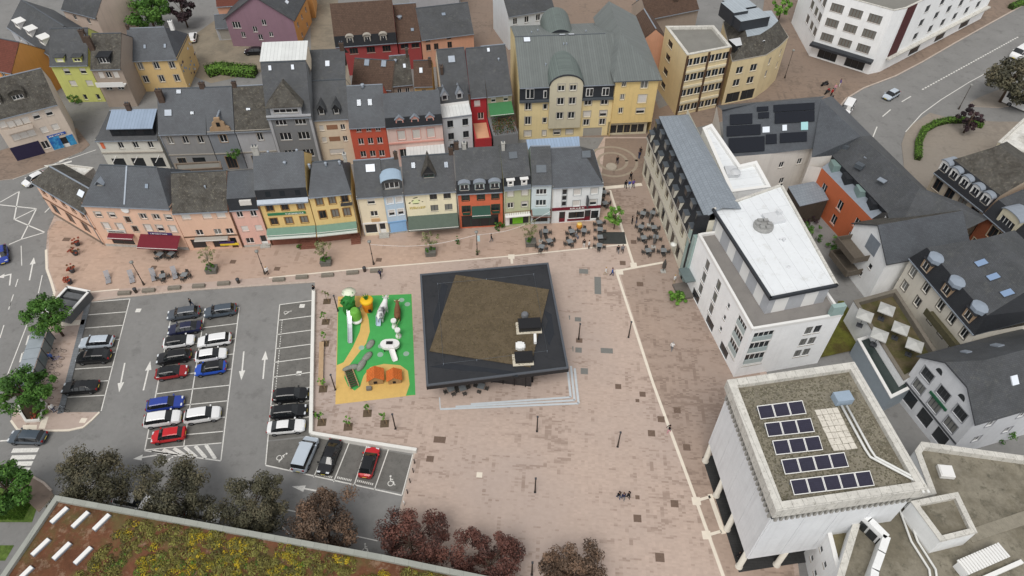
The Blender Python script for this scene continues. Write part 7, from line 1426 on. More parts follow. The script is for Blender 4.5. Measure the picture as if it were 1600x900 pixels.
car('pale silver blue hatchback driving on the upper right road', (1391, 152), (-30, 18), 'hatch', 'silver', None, GR_, 0., 'car'); car('white van parked by the solar roof house', (1322, 174), (-20, 34), 'van', 'white', None, GR_, 0.12, 'van', 1., 'van')
car('white van at the top of the right road', (1592, 88), (-30, 18), 'van', 'white', None, GR_, 0., 'van', 1.2, 'van'); car('white hatchback half hidden under the bronze trees', (322, 806), (60, 12), 'hatch', 'white', None, GR_, .004); car('white estate under the first pair of bronze trees', (212, 786), (60, 12), 'estate', 'white', None, GR_, .004)
car('white estate parked top left below the trees', (164, 30), (-40, 22), 'estate', 'white', None, GR_, 0.); car('white hatchback parked right of the white estate top left', (192, 40), (-40, 22), 'hatch', 'white', None, GR_, 0.); car('white car beside the ochre house mural', (302, 62), (6, -30), 'hatch', 'white', None, GR_, .01); car('black car by the mauve house courtyard', (398, 84), (-40, 2), 'hatch', 'black', None, GR_, .01)
# white coach at the right edge
g = G(1602, 172, 0); t = thing('coach', 'white coach at the right edge of the square', 'bus', g, R(-50)); L = 9.; mb = MB().box(-L / 2, L / 2, -1.25, 1.25, .35, 3.1); mb.build('body', PT['white'], t)
for y in (-1.26, 1.26): 
    for i in range(6): MB().box(-L / 2 + .5 + i * 1.4, -L / 2 + 1.75 + i * 1.4, y - .01, y + .01, 1.6, 2.6).build('window', CGL, t)
MB().box(-L / 2 - .02, -L / 2 + .01, -1.1, 1.1, 1.3, 2.7).build('windscreen', CGL, t); MB().box(L / 2 - .01, L / 2 + .02, -1.1, 1.1, 1.5, 2.6).build('rear_window', CGL, t)
for x in (-2.8, 2.8):
    for y in (-1.15, 1.15): o = link('wheel', CARM['suv']['tyre'], t, (x, y, .45)); o.scale = (1.25, 1.25, 1.25); link('rim', CARM['suv']['rim'], o)
# ---------------------------------------------------------------- trees and plants
BARK = mat('bark', S(84, 70, 60), .95, .2, 4)
def leafmat(n, *cs): return [mat(f'leaf_{n}_{i}', S(*c), .7, .22, 5) for i, c in enumerate(cs)]
LM = dict(bronze=leafmat('bronze', (84, 82, 64), (98, 92, 72), (68, 67, 54)), maroon=leafmat('maroon', (100, 66, 58), (116, 78, 68), (78, 56, 51)), copper=leafmat('copper', (102, 84, 70), (122, 98, 80), (80, 66, 56)), green=leafmat('green', (70, 108, 42), (88, 126, 52), (54, 86, 34)), spring=leafmat('spring', (96, 140, 52), (120, 162, 70), (70, 110, 38)), olive=leafmat('olive', (124, 128, 84), (150, 150, 108), (92, 98, 60)), purple=leafmat('purple', (58, 44, 48), (74, 54, 58), (40, 32, 36)), hedge=leafmat('hedge', (82, 116, 40), (102, 138, 52), (62, 92, 32)), red=leafmat('red', (176, 84, 62), (150, 70, 52), (96, 84, 48)), yellow=leafmat('yellow', (178, 154, 36), (150, 136, 42), (108, 108, 46)), sed=leafmat('sed', (110, 104, 52), (128, 126, 62), (84, 80, 44)))
def crown_mesh(name, lm, R0, hz, n, ls, seed, nb=26, hollow=.35, flat=0.):
    "leaf faces gathered in clumps around branch tips inside an uneven ellipsoid"
    r = random.Random(seed); mb = MB(); clumps = []
    while len(clumps) < nb:
        u = Vector((r.gauss(0, 1), r.gauss(0, 1), r.gauss(0, 1))).normalized(); k = .45 + .55 * r.random() ** .6; s = 1 + .45 * noise(u * 1.9 + Vector((seed, 0, 0)))
        p = Vector((u.x * R0 * k * s, u.y * R0 * k * s, u.z * hz * k * s)); p.z = max(p.z, -hz * .75); clumps.append((p, r.uniform(.17, .34) * R0, r.choice((0, 0, 1, 2))))
    for i in range(n):
        c, cr, ci = r.choice(clumps); v = Vector((r.gauss(0, 1), r.gauss(0, 1), r.gauss(0, 1))).normalized() * cr * r.random() ** .45; v.z *= .75; p = c + v
        nn = (v.normalized() + Vector((r.uniform(-.8, .8), r.uniform(-.8, .8), r.uniform(-.2, 1.)))).normalized(); a = nn.orthogonal().normalized(); a.rotate(Matrix.Rotation(r.random() * 6.28, 3, nn)); b = nn.cross(a); s = ls * r.uniform(.6, 1.3)
        m = ci if r.random() < .7 else r.choice((0, 1, 2)); mb.poly([p - a * s, p - b * s * .5, p + a * s, p + b * s * .5], m)
    return mb.mesh(name, lm, False), clumps
def tree(name, label, at, h, R0, hz, lm, n=4200, ls=.2, seed=1, grp=None, tr=.16, nb=26, lean=(0, 0), cat='tree'):
    t = thing(name, label, cat, at, 0, grp); me, cl = crown_mesh('crown', LM[lm], R0, hz, n, ls, seed, nb); cz = h - hz
    link('crown', me, t, (lean[0], lean[1], cz)); mb = MB(); r = random.Random(seed + 5)
    mb.tube([(0, 0, 0), (lean[0] * .3, lean[1] * .3, cz * .5), (lean[0], lean[1], cz), (lean[0], lean[1], cz + hz * .5)], [tr * 1.25, tr, tr * .75, tr * .3], 8)
    for p, _, _ in r.sample(cl, min(12, len(cl))): mb.tube([(lean[0], lean[1], cz * .75 + r.random() * hz * .3), (lean[0] + p.x * .5, lean[1] + p.y * .5, cz + p.z * .4), (lean[0] + p.x, lean[1] + p.y, cz + p.z)], [tr * .45, tr * .28, tr * .1], 5)
    mb.build('trunk', BARK, t, False); return t
def crown_at(x, y, z): g = G(x, y, z); return Vector((g.x, g.y, .0))
BT = 'bronze leaved trees along the planted roof'
for i, (x, y, s, lm, lb) in enumerate(((152, 746, 1.08, 'bronze', 'dark bronze tree leftmost in the row, by the crossing'), (268, 776, 1.1, 'bronze', 'dark bronze tree, second in the row, widest crown'), (394, 796, 1.0, 'bronze', 'dark bronze tree, third in the row'), (506, 820, 1.0, 'copper', 'dark brown tree, fourth in the row below the arrow'), (640, 846, .98, 'maroon', 'dark maroon tree at the edge of car park and plaza'), (764, 882, .93, 'maroon', 'reddest maroon tree on the plaza near the bottom edge'), (897, 900, .9, 'copper', 'copper brown tree, last of the row, cut by the bottom edge'))):
    tree('bronze_tree', lb, crown_at(x, y, 4.4), 7.2 * s, 3.8 * s, 2.7 * s, lm, 15000, .145, 20 + i, BT, .17, 48)
tree('street_tree', 'round green tree beside the container block on the left pavement', crown_at(72, 488, 5.2), 7.4, 3.0, 2.4, 'green', 6500, .2, 41, None, .15, 46); tree('street_tree', 'green tree at the lower end of the bus shelter', crown_at(35, 608, 5.0), 7.2, 3.2, 2.4, 'green', 6500, .2, 42, None, .15, 46); tree('street_tree', 'green tree cut by the left edge above the lawn', crown_at(4, 758, 4.6), 7., 3.0, 2.5, 'green', 6500, .2, 43, None, .15, 46)
tree('garden_tree', 'large bright green tree among parked cars at top left', crown_at(230, 14, 6), 9.5, 5., 3.8, 'green', 6000, .3, 44, None, .25, 34); tree('garden_tree', 'dark purple tree right of the green one at the top', crown_at(282, 10, 5), 7.5, 3.2, 2.8, 'purple', 3600, .28, 45); tree('garden_tree', 'dark shrubby tree left of the big green one', crown_at(182, 0, 4), 6., 3., 2.6, 'purple', 3000, .28, 46)
tree('square_tree', 'big dark tree at the right edge of the square', crown_at(1586, 118, 6), 9.5, 5., 3.8, 'bronze', 6000, .28, 47, None, .25, 32); tree('square_tree', 'small dark bronze tree behind the round hedge', crown_at(1521, 180, 4), 6., 2., 2.4, 'purple', 2600, .22, 48); tree('street_tree', 'young green tree at the top by the white corner building', crown_at(1222, 12, 4), 6.5, 2., 2.4, 'spring', 2200, .22, 49)
tree('cafe_tree', 'bright green young tree on the cafe terrace', crown_at(962, 338, 2.9), 4.5, 1.5, 1.4, 'spring', 2400, .15, 50, None, .07)
SOIL = mat('planter_soil', S(70, 58, 46), .95, .2, 4); GRANITE = mat('granite_grey', S(108, 106, 100), .85, .15, 3)
def planter_tree(x, y, label, lm, n, seed):
    g = G(x, y, .12); t = thing('tree_planter', label, 'planter', g, R(4), 'trees in stone planters before the houses'); MB().box(-.8, .8, -.65, .65, 0, .75).box(-.86, .86, -.71, .71, .75, .85).build('tub', GRANITE, t)
    me, _ = crown_mesh('shrubs', LM['green'], .75, .35, 500, .12, seed + 60, 10); link('shrubs', me, t, (0, 0, 1.05)); me, cl = crown_mesh('crown', LM[lm], 1.35, 1.25, n, .12, seed, 22); link('crown', me, t, (0, 0, 3.4)); mb = MB().tube([(0, 0, .85), (0, 0, 2.6), (0, 0, 3.6)], [.07, .055, .03], 6)
    for p, _, _ in cl[:14]: mb.tube([(0, 0, 2.3), (p.x * .5, p.y * .5, 3.2 + p.z * .4), (p.x, p.y, 3.4 + p.z)], [.035, .025, .01], 4)
    mb.build('trunk', mat('pale_bark', S(150, 140, 122), .9, .1, 4), t, False)
planter_tree(332, 424, 'pale sparse tree in a stone planter before the low peach house', 'olive', 420, 71); planter_tree(510, 412, 'pale olive tree in a stone planter before the yellow house with balcony', 'olive', 700, 72); planter_tree(673, 397, 'whitish tree in a stone planter before the pale yellow house', 'olive', 650, 73); planter_tree(829, 382, 'yellowish tree in a stone planter before the sage house', 'olive', 600, 74)
# saplings with square pits
for i, ((px, py), (cx, cy)) in enumerate(zip(((511, 471), (509, 503), (508, 537), (505, 608), (503, 660), (544, 667), (574, 646), (601, 662)), ((506, 453), (504, 486), (502, 519), (498, 593), (497, 643), (539, 650), (569, 627), (598, 645)))):
    lb = ('at the head of the wall strip', 'second along the low wall', 'third along the low wall', 'fourth along the low wall, by the long bench', 'fifth along the low wall, at the corner', 'below the playground, leftmost', 'below the playground, nearest to it', 'below the playground, rightmost')[i]
    g = G(px, py, .12); t = thing('sapling', 'young sapling in a square pit ' + lb, 'sapling', g, R(4), 'saplings around the playground'); MB().box(-.55, .55, -.55, .55, .0, .02).build('tree_pit', mat('pit_mulch', S(96, 82, 66), .95, .25, 5), t)
    me, cl = crown_mesh('crown', LM['spring' if i != 0 else 'olive'], .55, .6, 160, .12, 80 + i, 9); link('crown', me, t, (0, 0, 1.7)); MB().tube([(0, 0, 0), (0, 0, 1.9)], .03, 5).build('trunk', BARK, t); MB().tube([(.25, 0, 0), (.25, 0, 1.1)], .03, 5).build('stake', WOODP, t)
# flower tubs on the left
for i, (x, y) in enumerate(((122, 383), (119, 398), (114, 425), (110, 443))):
    g = G(x, y, .12); t = thing('flower_tub', ('topmost', 'second', 'third', 'lowest')[i] + ' dark tub of red flowers on the left pavement', 'flower tub', g, 0, 'tubs of red flowers'); MB().lathe((0, 0, 0), [(.32, 0), (.45, .6), (.48, .7)], 12).build('tub', GREYF, t); me, _ = crown_mesh('flowers', LM['red'], .7, .5, 420, .11, 90 + i, 12); link('flowers', me, t, (0, 0, 1.05))
# hedges
def hedge(name, label, pts, wd, h_, lm, dens=120, z=.1, seed=3, ls=.14):
    P_ = [G(x, y, z) for x, y in pts]; r = random.Random(seed); mb = MB()
    for a, b in zip(P_, P_[1:]):
        d = b - a; L = d.length; d.normalize(); nn = Vector((-d.y, d.x, 0))
        for i in range(int(L * dens)):
            s = r.uniform(-1, 1); zz = h_ * (r.random() ** .5); p = a + d * r.uniform(-.2, L + .2) + nn * (s * wd / 2) + Vector((0, 0, zz + .12 * noise(a + d * L * r.random()))); n_ = (nn * s + Vector((r.uniform(-.6, .6), r.uniform(-.6, .6), zz / h_ + .2))).normalized(); u = n_.orthogonal().normalized(); u.rotate(Matrix.Rotation(r.random() * 6.28, 3, n_)); v = n_.cross(u); q = ls * r.uniform(.6, 1.3); mb.poly([p - u * q, p - v * q * .6, p + u * q, p + v * q * .6], r.choice((0, 0, 1, 2)))
    t = thing(name, label, 'hedge', (P_[0].x, P_[0].y, z)); mb.v = [(x - P_[0].x, y - P_[0].y, zz - z) for x, y, zz in mb.v]; mb.build('foliage', LM[lm], t, False); core = MB()
    for a, b in zip(P_, P_[1:]): d = b - a; M = Matrix.Translation((a.x - P_[0].x, a.y - P_[0].y, 0)) @ Matrix.Rotation(math.atan2(d.y, d.x), 4, 'Z'); core.box(-.1, d.length + .1, -wd * .38, wd * .38, 0, h_ * .85, M=M)
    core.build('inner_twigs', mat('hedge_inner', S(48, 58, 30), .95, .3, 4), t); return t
hedge('round_hedge', 'bright green curved hedge around the dark terrace by the road', [(1433, 250), (1434, 224), (1443, 206), (1460, 196), (1480, 191), (1505, 191), (1533, 199)], 1.3, 1.1, 'hedge', 200, .12); hedge('garden_hedge', 'bushy bright green hedge below the courtyard', [(326, 118), (345, 112), (372, 116), (400, 118)], 3., 2., 'hedge', 330, 0., 5, .2)
hedge('roadside_hedge', 'clipped green hedge at the top right corner by the road', [(1578, 14), (1592, 8), (1612, 4)], 1.6, 1.2, 'hedge', 200, .12, 6); hedge('lawn_shrub', 'low shrubs growing beside the roof building on the lawn', [(30, 780), (44, 800)], 1., .5, 'green', 120, 0., 8) if False else None
def shrub(label, x, y, z, r0, hz, lm, n=600, seed=1, ls=.13, name='shrub'): 
    t = thing(name, label, 'shrub', G(x, y, z)); me, cl = crown_mesh('foliage', LM[lm], r0, hz, n, ls, seed, 16); link('foliage', me, t, (0, 0, hz * .9)); MB().tube([(0, 0, 0), (0, 0, hz)], .06, 5).build('stem', BARK, t); return t
shrub('round bright green shrub beside the white block entrance', 1058, 472, .12, 1.5, 1.0, 'spring', 3200, 31); shrub('dark green shrub in front of the orange house', 780, 357, .12, .9, .7, 'green', 500, 32); shrub('slim green potted conifer before the orange house', 715, 381, .12, .35, .8, 'green', 260, 33); shrub('small green pot plant by the yellow restaurant steps', 468, 388, .12, .4, .4, 'green', 160, 34)
shrub('green climber on the grey house terrace', 366, 244, 3.6, 1.3, .8, 'green', 500, 35, .16); shrub('mossy shrub in the courtyard beside the white penthouse', 1268, 370, .1, 1.8, 1., 'green', 600, 36, .18); shrub('dark shrub in the courtyard by the porch', 1258, 345, .1, 1.6, 1., 'purple', 500, 37, .18); shrub('green shrubs below the timber balconies', 1305, 388, .1, 1.8, 1., 'green', 600, 38, .18); shrub('green bush beside the white gable house', 1560, 680, .1, 1.6, 1.2, 'green', 600, 39, .16); shrub('weedy bush at the foot of the lime house', 118, 160, .1, 1.4, .9, 'green', 400, 40, .18)
shrub('rosy pot plant on the left pavement island', 54, 652, .12, .6, .4, 'red', 200, 53); shrub('leafy bush on the left pavement island', 66, 645, .12, 1.0, .7, 'spring', 500, 54)
# planted roof: flowering shrubs and sedum
def scatter_patch(name, lm, px, n, seed, hmax, ls, z, clump=True):
    poly = [G(x, y, z).xy for x, y in px]; r = random.Random(seed); xs = [p.x for p in poly]; ys = [p.y for p in poly]; mb = MB(); c = 0; cl = []
    def ins(x, y):
        k_ = False
        for i in range(len(poly)):
            a, b = poly[i], poly[i - 1]
            if (a.y > y) != (b.y > y) and x < (b.x - a.x) * (y - a.y) / (b.y - a.y) + a.x: k_ = not k_
        return k_
    while len(cl) < n:
        x, y = r.uniform(min(xs), max(xs)), r.uniform(min(ys), max(ys))
        if ins(x, y) and noise(Vector((x * .3, y * .3, seed * 1.3))) > (.08 if lm == 'yellow' else -.25): cl.append((x, y, r.uniform(.25, .65), r.choice((0, 0, 1, 2))))
    for x, y, s, m in cl:
        for i in range(int(46 * s / .45)):
            a = r.random() * 6.28; q = s * r.random() ** .5; p = Vector((x + q * math.cos(a), y + q * math.sin(a), z + hmax * (1 - (q / s) ** 2) * r.uniform(.35, 1) * s / .5)); nn = Vector((math.cos(a) * q / s, math.sin(a) * q / s, .7)).normalized(); u = nn.orthogonal().normalized(); u.rotate(Matrix.Rotation(r.random() * 6.28, 3, nn)); v = nn.cross(u); k_ = ls * r.uniform(.6, 1.3); mb.poly([p - u * k_, p - v * k_ * .7, p + u * k_, p + v * k_ * .7], m if r.random() < .75 else r.choice((0, 1, 2)))
    o = stuff(mb.build(name, LM[lm], green.root, False)); o.matrix_parent_inverse = Matrix.LocRotScale(green.root.location, green.root.rotation_euler, None).inverted(); return o
zz = ZG - .34; area = [(200, 815), (380, 836), (520, 868), (640, 890), (740, 910), (740, 960), (40, 960), (120, 900)]
scatter_patch('flowering_sedum', 'yellow', area, 230, 3, .5, .08, zz); scatter_patch('green_sedum', 'sed', area, 900, 4, .4, .09, zz); scatter_patch('lime_sedum', 'hedge', [(150, 850), (520, 880), (600, 950), (100, 950)], 60, 6, .35, .08, zz)
# lawn grass
def grass(px, n, seed, nm, par):
    r = random.Random(seed); mb = MB(); P_ = [G(x, y, .02) for x, y in px]; x0, x1 = min(p.x for p in P_), max(p.x for p in P_); y0, y1 = min(p.y for p in P_), max(p.y for p in P_)
    for i in range(n): x, y, a, h_ = r.uniform(x0, x1), r.uniform(y0, y1), r.random() * 6.28, r.uniform(.05, .16); mb.poly([(x - .05 * math.cos(a), y - .05 * math.sin(a), .02), (x + .05 * math.cos(a), y + .05 * math.sin(a), .02), (x + r.uniform(-.05, .05), y + r.uniform(-.05, .05), h_)], i % 3)
    stuff(mb.build(nm, LM['hedge'], par, False))
grass([(0, 775), (30, 772), (40, 805), (0, 812)], 9000, 3, 'lawn_grass', lawn)
# ---------------------------------------------------------------- street furniture
POLEM = mat('pole_dark', S(70, 62, 56), .6, .08, 2); STONES = mat('seat_stone', S(128, 122, 112), .9, .18, 3)
def mast(x, y, i, lb):
    t = thing('light_mast', 'slim dark light mast ' + lb, 'light mast', G(x, y, .12), 0, 'slim light masts on the plaza'); MB().tube([(0, 0, 0), (0, 0, 3.3)], [.1, .08], 8).build('pole', POLEM, t); MB().box(-.14, .14, -.14, .14, 0, .03).build('base_plate', GREYF, t); MB().box(-.12, .12, -.12, .12, 3.3, 3.42).build('lamp_head', GREYF, t)
for i, (x, y, lb) in enumerate(((528, 486, 'by the top left corner of the playground'), (524, 609, 'left of the playground'), (618, 670, 'below the playground'), (839, 674, 'below the pavilion steps'), (836, 769, 'in the lower middle of the plaza'), (965, 698, 'right of the pavilion steps, lower'), (982, 527, 'right of the pavilion near the pale band'), (904, 530, 'close to the right side of the pavilion'), (707, 884, 'between the two maroon trees'), (831, 898, 'right of the reddest tree'))): mast(x, y, i, lb)
def lamp(x, y, h_, label):
    t = thing('street_lamp', label, 'street lamp', G(x, y, .12), 0, 'street lamps before the houses'); MB().tube([(0, 0, 0), (0, 0, .8), (0, 0, h_)], [.11, .07, .05], 8).build('pole', POLEM, t); MB().lathe((0, 0, 0), [(.18, 0), (.14, .5), (.1, .8)], 10).build('base', POLEM, t)
    MB().lathe((0, 0, h_ * .5), [(.06, -.15), (.13, 0), (.06, .15)], 8).build('collar', POLEM, t); MB().lathe((0, 0, h_), [(.05, 0), (.26, .12), (.3, .35), (.05, .5)], 10).build('lantern', mat('lantern_white', S(140, 140, 136), .4, 0), t); return t
lamp(225, 445, 4.6, 'dark street lamp among the deck chairs'); lamp(414, 428, 4.6, 'dark street lamp before the rose house'); lamp(584, 413, 4.6, 'dark street lamp before the cream house'); t = lamp(746, 398, 4.6, 'street lamp with pale banner and hanging baskets before the orange house')
MB().box(.1, .5, -.03, .03, 2.9, 4.1).build('banner', mat('banner_pale', S(190, 214, 220), .6, .1), t)
me, _ = crown_mesh('flower_basket', LM['green'], .4, .3, 160, .09, 7, 6); link('flower_basket', me, t, (0, 0, .6))
lamp(1226, 122, 6., 'tall street lamp beside the rounded corner building'); lamp(1498, 170, 5., 'street lamp with two heads by the hedge corner')
for i, (x, y) in enumerate(((195, 459), (233, 455), (273, 451), (311, 448), (350, 444), (436, 438), (472, 434), (512, 431), (551, 427), (588, 424))):
    mb = MB().box(-.95, .95, -.32, .32, 0, .42); mb.v = [(a * (1 if c < .2 else .95), b * (1 if c < .2 else .86), c) for a, b, c in mb.v]; o = mb.build('stone_seat', STONES); o.location = G(x, y, .12); o.rotation_euler.z = R(4 + (i % 3)); tag(o, ('first, leftmost', 'second', 'third', 'fourth', 'fifth, before the litter bin', 'sixth, right of the litter bin', 'seventh', 'eighth', 'ninth', 'tenth, rightmost')[i] + ' of the grey stone seats along the kerb', 'stone seat', 'stone seats along the kerb')
def bin_(x, y, label): t = thing('litter_bin', label, 'bin', G(x, y, .12)); MB().lathe((0, 0, 0), [(.22, 0), (.26, .7), (.28, .75)], 10).build('body', POLEM, t); MB().lathe((0, 0, .8), [(.3, 0), (.28, .1), (.05, .18)], 10).build('lid', GREYF, t)
bin_(373, 442, 'dark litter bin between the fifth and sixth stone seats'); bin_(213, 457, 'dark litter bin between the first two stone seats'); bin_(570, 424, 'dark litter bin before the last stone seat'); bin_(939, 465, 'dark litter bin near the long grey cover') if False else None
DCM = mat('deck_chair_grey', S(150, 156, 164), .7, .1, 3)
for i, (x, y) in enumerate(((170, 438), (207, 437), (241, 434), (274, 431))):
    t = thing('deck_chair', ('leftmost', 'second', 'third', 'rightmost')[i] + ' grey slatted deck chair on the pavement', 'deck chair', G(x, y, .12), R(115), 'grey deck chairs'); K = [(-1.0, .3), (-.3, .3), (.25, .3), (1.1, 1.15)]
    for a, b in zip(K, K[1:]):
        n = max(2, int(math.hypot(b[0] - a[0], b[1] - a[1]) / .2))
        for j in range(n): u = (j + .5) / n; MB().box(-.07, .07, -.36, .36, -.02, .02, M=Matrix.Translation((a[0] + (b[0] - a[0]) * u, 0, a[1] + (b[1] - a[1]) * u)) @ Matrix.Rotation(-math.atan2(b[1] - a[1], b[0] - a[0]), 4, 'Y')).build('slat', DCM, t)
    for y_ in (-.3, .3): MB().box(-.9, -.8, y_ - .04, y_ + .04, 0, .3).build('leg', GREYF, t); MB().box(.3, .4, y_ - .04, y_ + .04, 0, .45).build('leg', GREYF, t)
# cafe furniture
TAB = mat('table_dark', S(62, 64, 66), .6, .1, 3); TABL = mat('table_grey', S(128, 132, 134), .5, .1, 3); CHB = mat('rattan_dark', S(74, 71, 68), .8, .15, 6)
def mk_chair():
    t = thing('cafe_chair', 'dark cafe chair', 'chair'); MB().box(-.24, .24, -.24, .24, .42, .48).build('seat', CHB, t); MB().box(-.24, .24, .2, .25, .48, .88).build('backrest', CHB, t)
    for x in (-.21, .21):
        for y in (-.21, .21): MB().box(x - .02, x + .02, y - .02, y + .02, 0, .42).build('leg', CHB, t)
        MB().box(x - .025, x + .025, -.2, .2, .62, .66).build('armrest', CHB, t)
    return t
def mk_table():
    t = thing('cafe_table', 'square cafe table', 'table'); MB().box(-.45, .45, -.45, .45, .72, .76).build('tabletop', TABL, t); MB().tube([(0, 0, .03), (0, 0, .72)], .04, 6).build('leg', TAB, t); MB().box(-.3, .3, -.3, .3, 0, .03).build('foot', TAB, t); return t
pc, ptb = mk_chair(), mk_table(); used = [0, 0]; KC = {id(pc): KIDS(pc), id(ptb): KIDS(ptb)}
def put(proto, i, loc, rz, label, grp):
    if not used[i]: o = proto; used[i] = 1
    else:
        o = proto.copy(); col.objects.link(o)
        for ch in KC[id(proto)]: c = ch.copy(); col.objects.link(c); c.parent = o
    o.location = loc; o.rotation_euler = (0, 0, rz); o['label'] = label; o['group'] = grp; return o
def tset(x, y, rz, where, n=4):
    g = G(x, y, .12); put(ptb, 1, g, rz, 'square grey table ' + where, 'cafe tables')
    for i in range(n): a = rz + i * math.pi / 2 * (4 / n if n > 2 else 2); put(pc, 0, g + Vector((math.sin(a) * .78, -math.cos(a) * .78, 0)), a + math.pi, 'dark ' + ('near', 'right', 'far', 'left')[i % 4] + ' side chair at the table ' + where, 'cafe chairs')
for x, y, w_ in ((893, 366, 'nearest the round pumpkin coloured barrel'), (912, 365, 'before the white cafe, second from its left'), (890, 382, 'left front of the white cafe terrace'), (936, 352, 'top of the cafe file beside the dark mat'), (937, 363, 'second of the cafe file beside the dark mat'), (937, 375, 'third of the cafe file beside the dark mat'), (936, 388, 'lowest of the cafe file beside the dark mat'), (945, 322, 'beside the white house gable, lower'), (943, 305, 'beside the white house gable, upper'), (858, 381, 'behind the sage house planter, right'), (852, 366, 'below the ice blue house'), (846, 390, 'right of the last stone planter'),
                (1004, 338, 'top left of the terrace by the cream block'), (1019, 337, 'top right of the terrace by the cream block'), (1001, 359, 'second row left by the cream block'), (1021, 360, 'second row right by the cream block'), (1005, 376, 'third row left by the cream block'), (1024, 375, 'third row right by the cream block'), (1012, 396, 'lowest left by the cream block'), (1036, 396, 'lowest right by the cream block'), (252, 402, 'under the maroon awning, left'), (270, 401, 'under the maroon awning, right'), (705, 612, 'under the pavilion edge, left'), (723, 611, 'under the pavilion edge, middle'), (752, 608, 'under the pavilion edge, right'), (256, 436, 'between the deck chairs'), (290, 434, 'right of the deck chairs')): tset(x, y, R((x * 37 + y * 11) % 60 - 30), w_)
t = thing('closed_parasol', 'dark closed parasol at the pale band corner by the cream block', 'parasol', G(1036, 424, .12)); MB().tube([(0, 0, 0), (0, 0, 2.6)], .04, 6).build('pole', GREYF, t); MB().lathe((0, 0, .9), [(.3, 0), (.32, .6), (.06, 1.7)], 10).build('canopy', CHB, t); MB().box(-.4, .4, -.4, .4, 0, .1).build('base', CONC, t)
for x, y, lb in ((1021, 386, 'between the lowest tables by the cream block'), (1014, 352, 'in the middle of the tables by the cream block'), (845, 377, 'right of the stone planter by the ice blue house')): t = thing('closed_parasol', 'grey closed parasol ' + lb, 'parasol', G(x, y, .12), 0, 'closed parasols'); MB().tube([(0, 0, 0), (0, 0, 2.7)], .04, 6).build('pole', GREYF, t); MB().lathe((0, 0, .9), [(.2, 0), (.22, .6), (.06, 1.8)], 10).build('canopy', mat('parasol_grey', S(92, 90, 88), .8, .1), t); MB().box(-.35, .35, -.35, .35, 0, .1).build('base', CONC, t)
o = MB().prism([(-2.0, -1.4), (2.0, -1.4), (2.0, 1.4), (-2.0, 1.4)], 0, .05).build('floor_mat', mat('mat_dark', S(64, 66, 64), .9, .12, 2)); o.location = G(958, 372, .12); tag(o, 'dark square mat on the cafe terrace', 'mat')
t = thing('barrel', 'orange and yellow barrel on the white cafe terrace', 'barrel', G(905, 356, .12)); MB().lathe((0, 0, 0), [(.4, 0), (.5, .45), (.4, .9)], 14).build('body', mat('barrel_amber', S(206, 140, 52), .7, .15, 3), t); MB().lathe((0, 0, .9), [(.42, 0), (.38, .08), (.02, .1)], 14).build('lid', mat('barrel_top', S(228, 196, 110), .6, 0), t)
MB_ = MB().lathe((0, 0, 0), [(1.0, 0), (1.0, .35), (.9, .4)], 20); o = MB_.build('fountain_basin', mat('basin_stone', S(166, 156, 142), .85, .1, 2)); o.location = G(955, 262, .12); tag(o, 'round pale stone basin in the alley circle', 'basin')
for r_ in (2.6, 4.4): q = MB(); c_ = G(957, 252, .12); strip([(c_.x + r_ * math.cos(i * .2), c_.y + r_ * math.sin(i * .2)) for i in range(33)], .5, .124, q).build('stone_ring', mat('ring_stone', S(156, 144, 128), .85, .1, 2), plaza)
# bollards, bench, container, bus shelter
for i, (x, y) in enumerate(((648, 724), (646, 738), (641, 754), (637, 771), (632, 789))): t = thing('bollard', ('first from the top', 'second', 'third', 'fourth', 'lowest, pale topped')[i] + ' bollard along the car park edge', 'bollard', G(x, y, .12), 0, 'bollards along the car park edge'); MB().tube([(0, 0, 0), (0, 0, .9)], .07, 8).build('post', POLEM if i < 4 else WHITEF, t); MB().lathe((0, 0, .9), [(.09, 0), (.06, .08), (.01, .1)], 8).build('cap', GREYF if i < 4 else WHITEF, t)
t = thing('recycling_container', 'dark grey recycling container block with white rim on the left pavement', 'container', G(112, 482, .12), R(-14)); w2, d2 = 1.9, 2.6
for a in ((-w2, w2, -d2, -d2 + .15), (-w2, w2, d2 - .15, d2), (-w2, -w2 + .15, -d2 + .15, d2 - .15), (w2 - .15, w2, -d2 + .15, d2 - .15)): MB().box(*a, 0, 1.5).build('side_panel', mat('container_grey', S(96, 98, 100), .7, .12, 1), t); MB().box(a[0] - .1, a[1] + .1, a[2] - .1, a[3] + .1, 1.501, 1.62).build('rim', WHITEF, t)
for y in (-1.4, 0, 1.4): MB().box(-1.5, 1.5, y - .5, y + .5, 0, 1.3).build('bin_top', mat('bin_dark', S(96, 98, 100), .7, .2, 2), t)
a, b = G(88, 530, .12), G(57, 628, .12); d_ = b - a; L = d_.length; t = thing('bus_shelter', 'long glass roofed bus shelter on the left pavement', 'bus shelter', a, math.atan2(d_.y, d_.x)); n = 6
for i in range(n): MB().box(L * i / n + .03, L * (i + 1) / n - .03, -2., 0, 2.55, 2.62).build('roof_pane', mat('shelter_glass', S(150, 158, 164), .2, .08, 1), t)
for i in range(n + 1): MB().box(L * i / n - .05, L * i / n + .05, -.12, -.02, 0, 2.5).build('post', GREYF, t); MB().box(L * i / n - .04, L * i / n + .04, -2., 0, 2.44, 2.54).build('rafter', GREYF, t)
for i in range(n): MB().box(L * i / n + .08, L * (i + 1) / n - .08, -.09, -.05, .3, 2.3).build('back_pane', mat('shelter_back', S(110, 122, 124), .15, .1, 1), t)
MB().box(.5, L - .5, -.7, -.3, .42, .48).build('seat', POLEM, t)
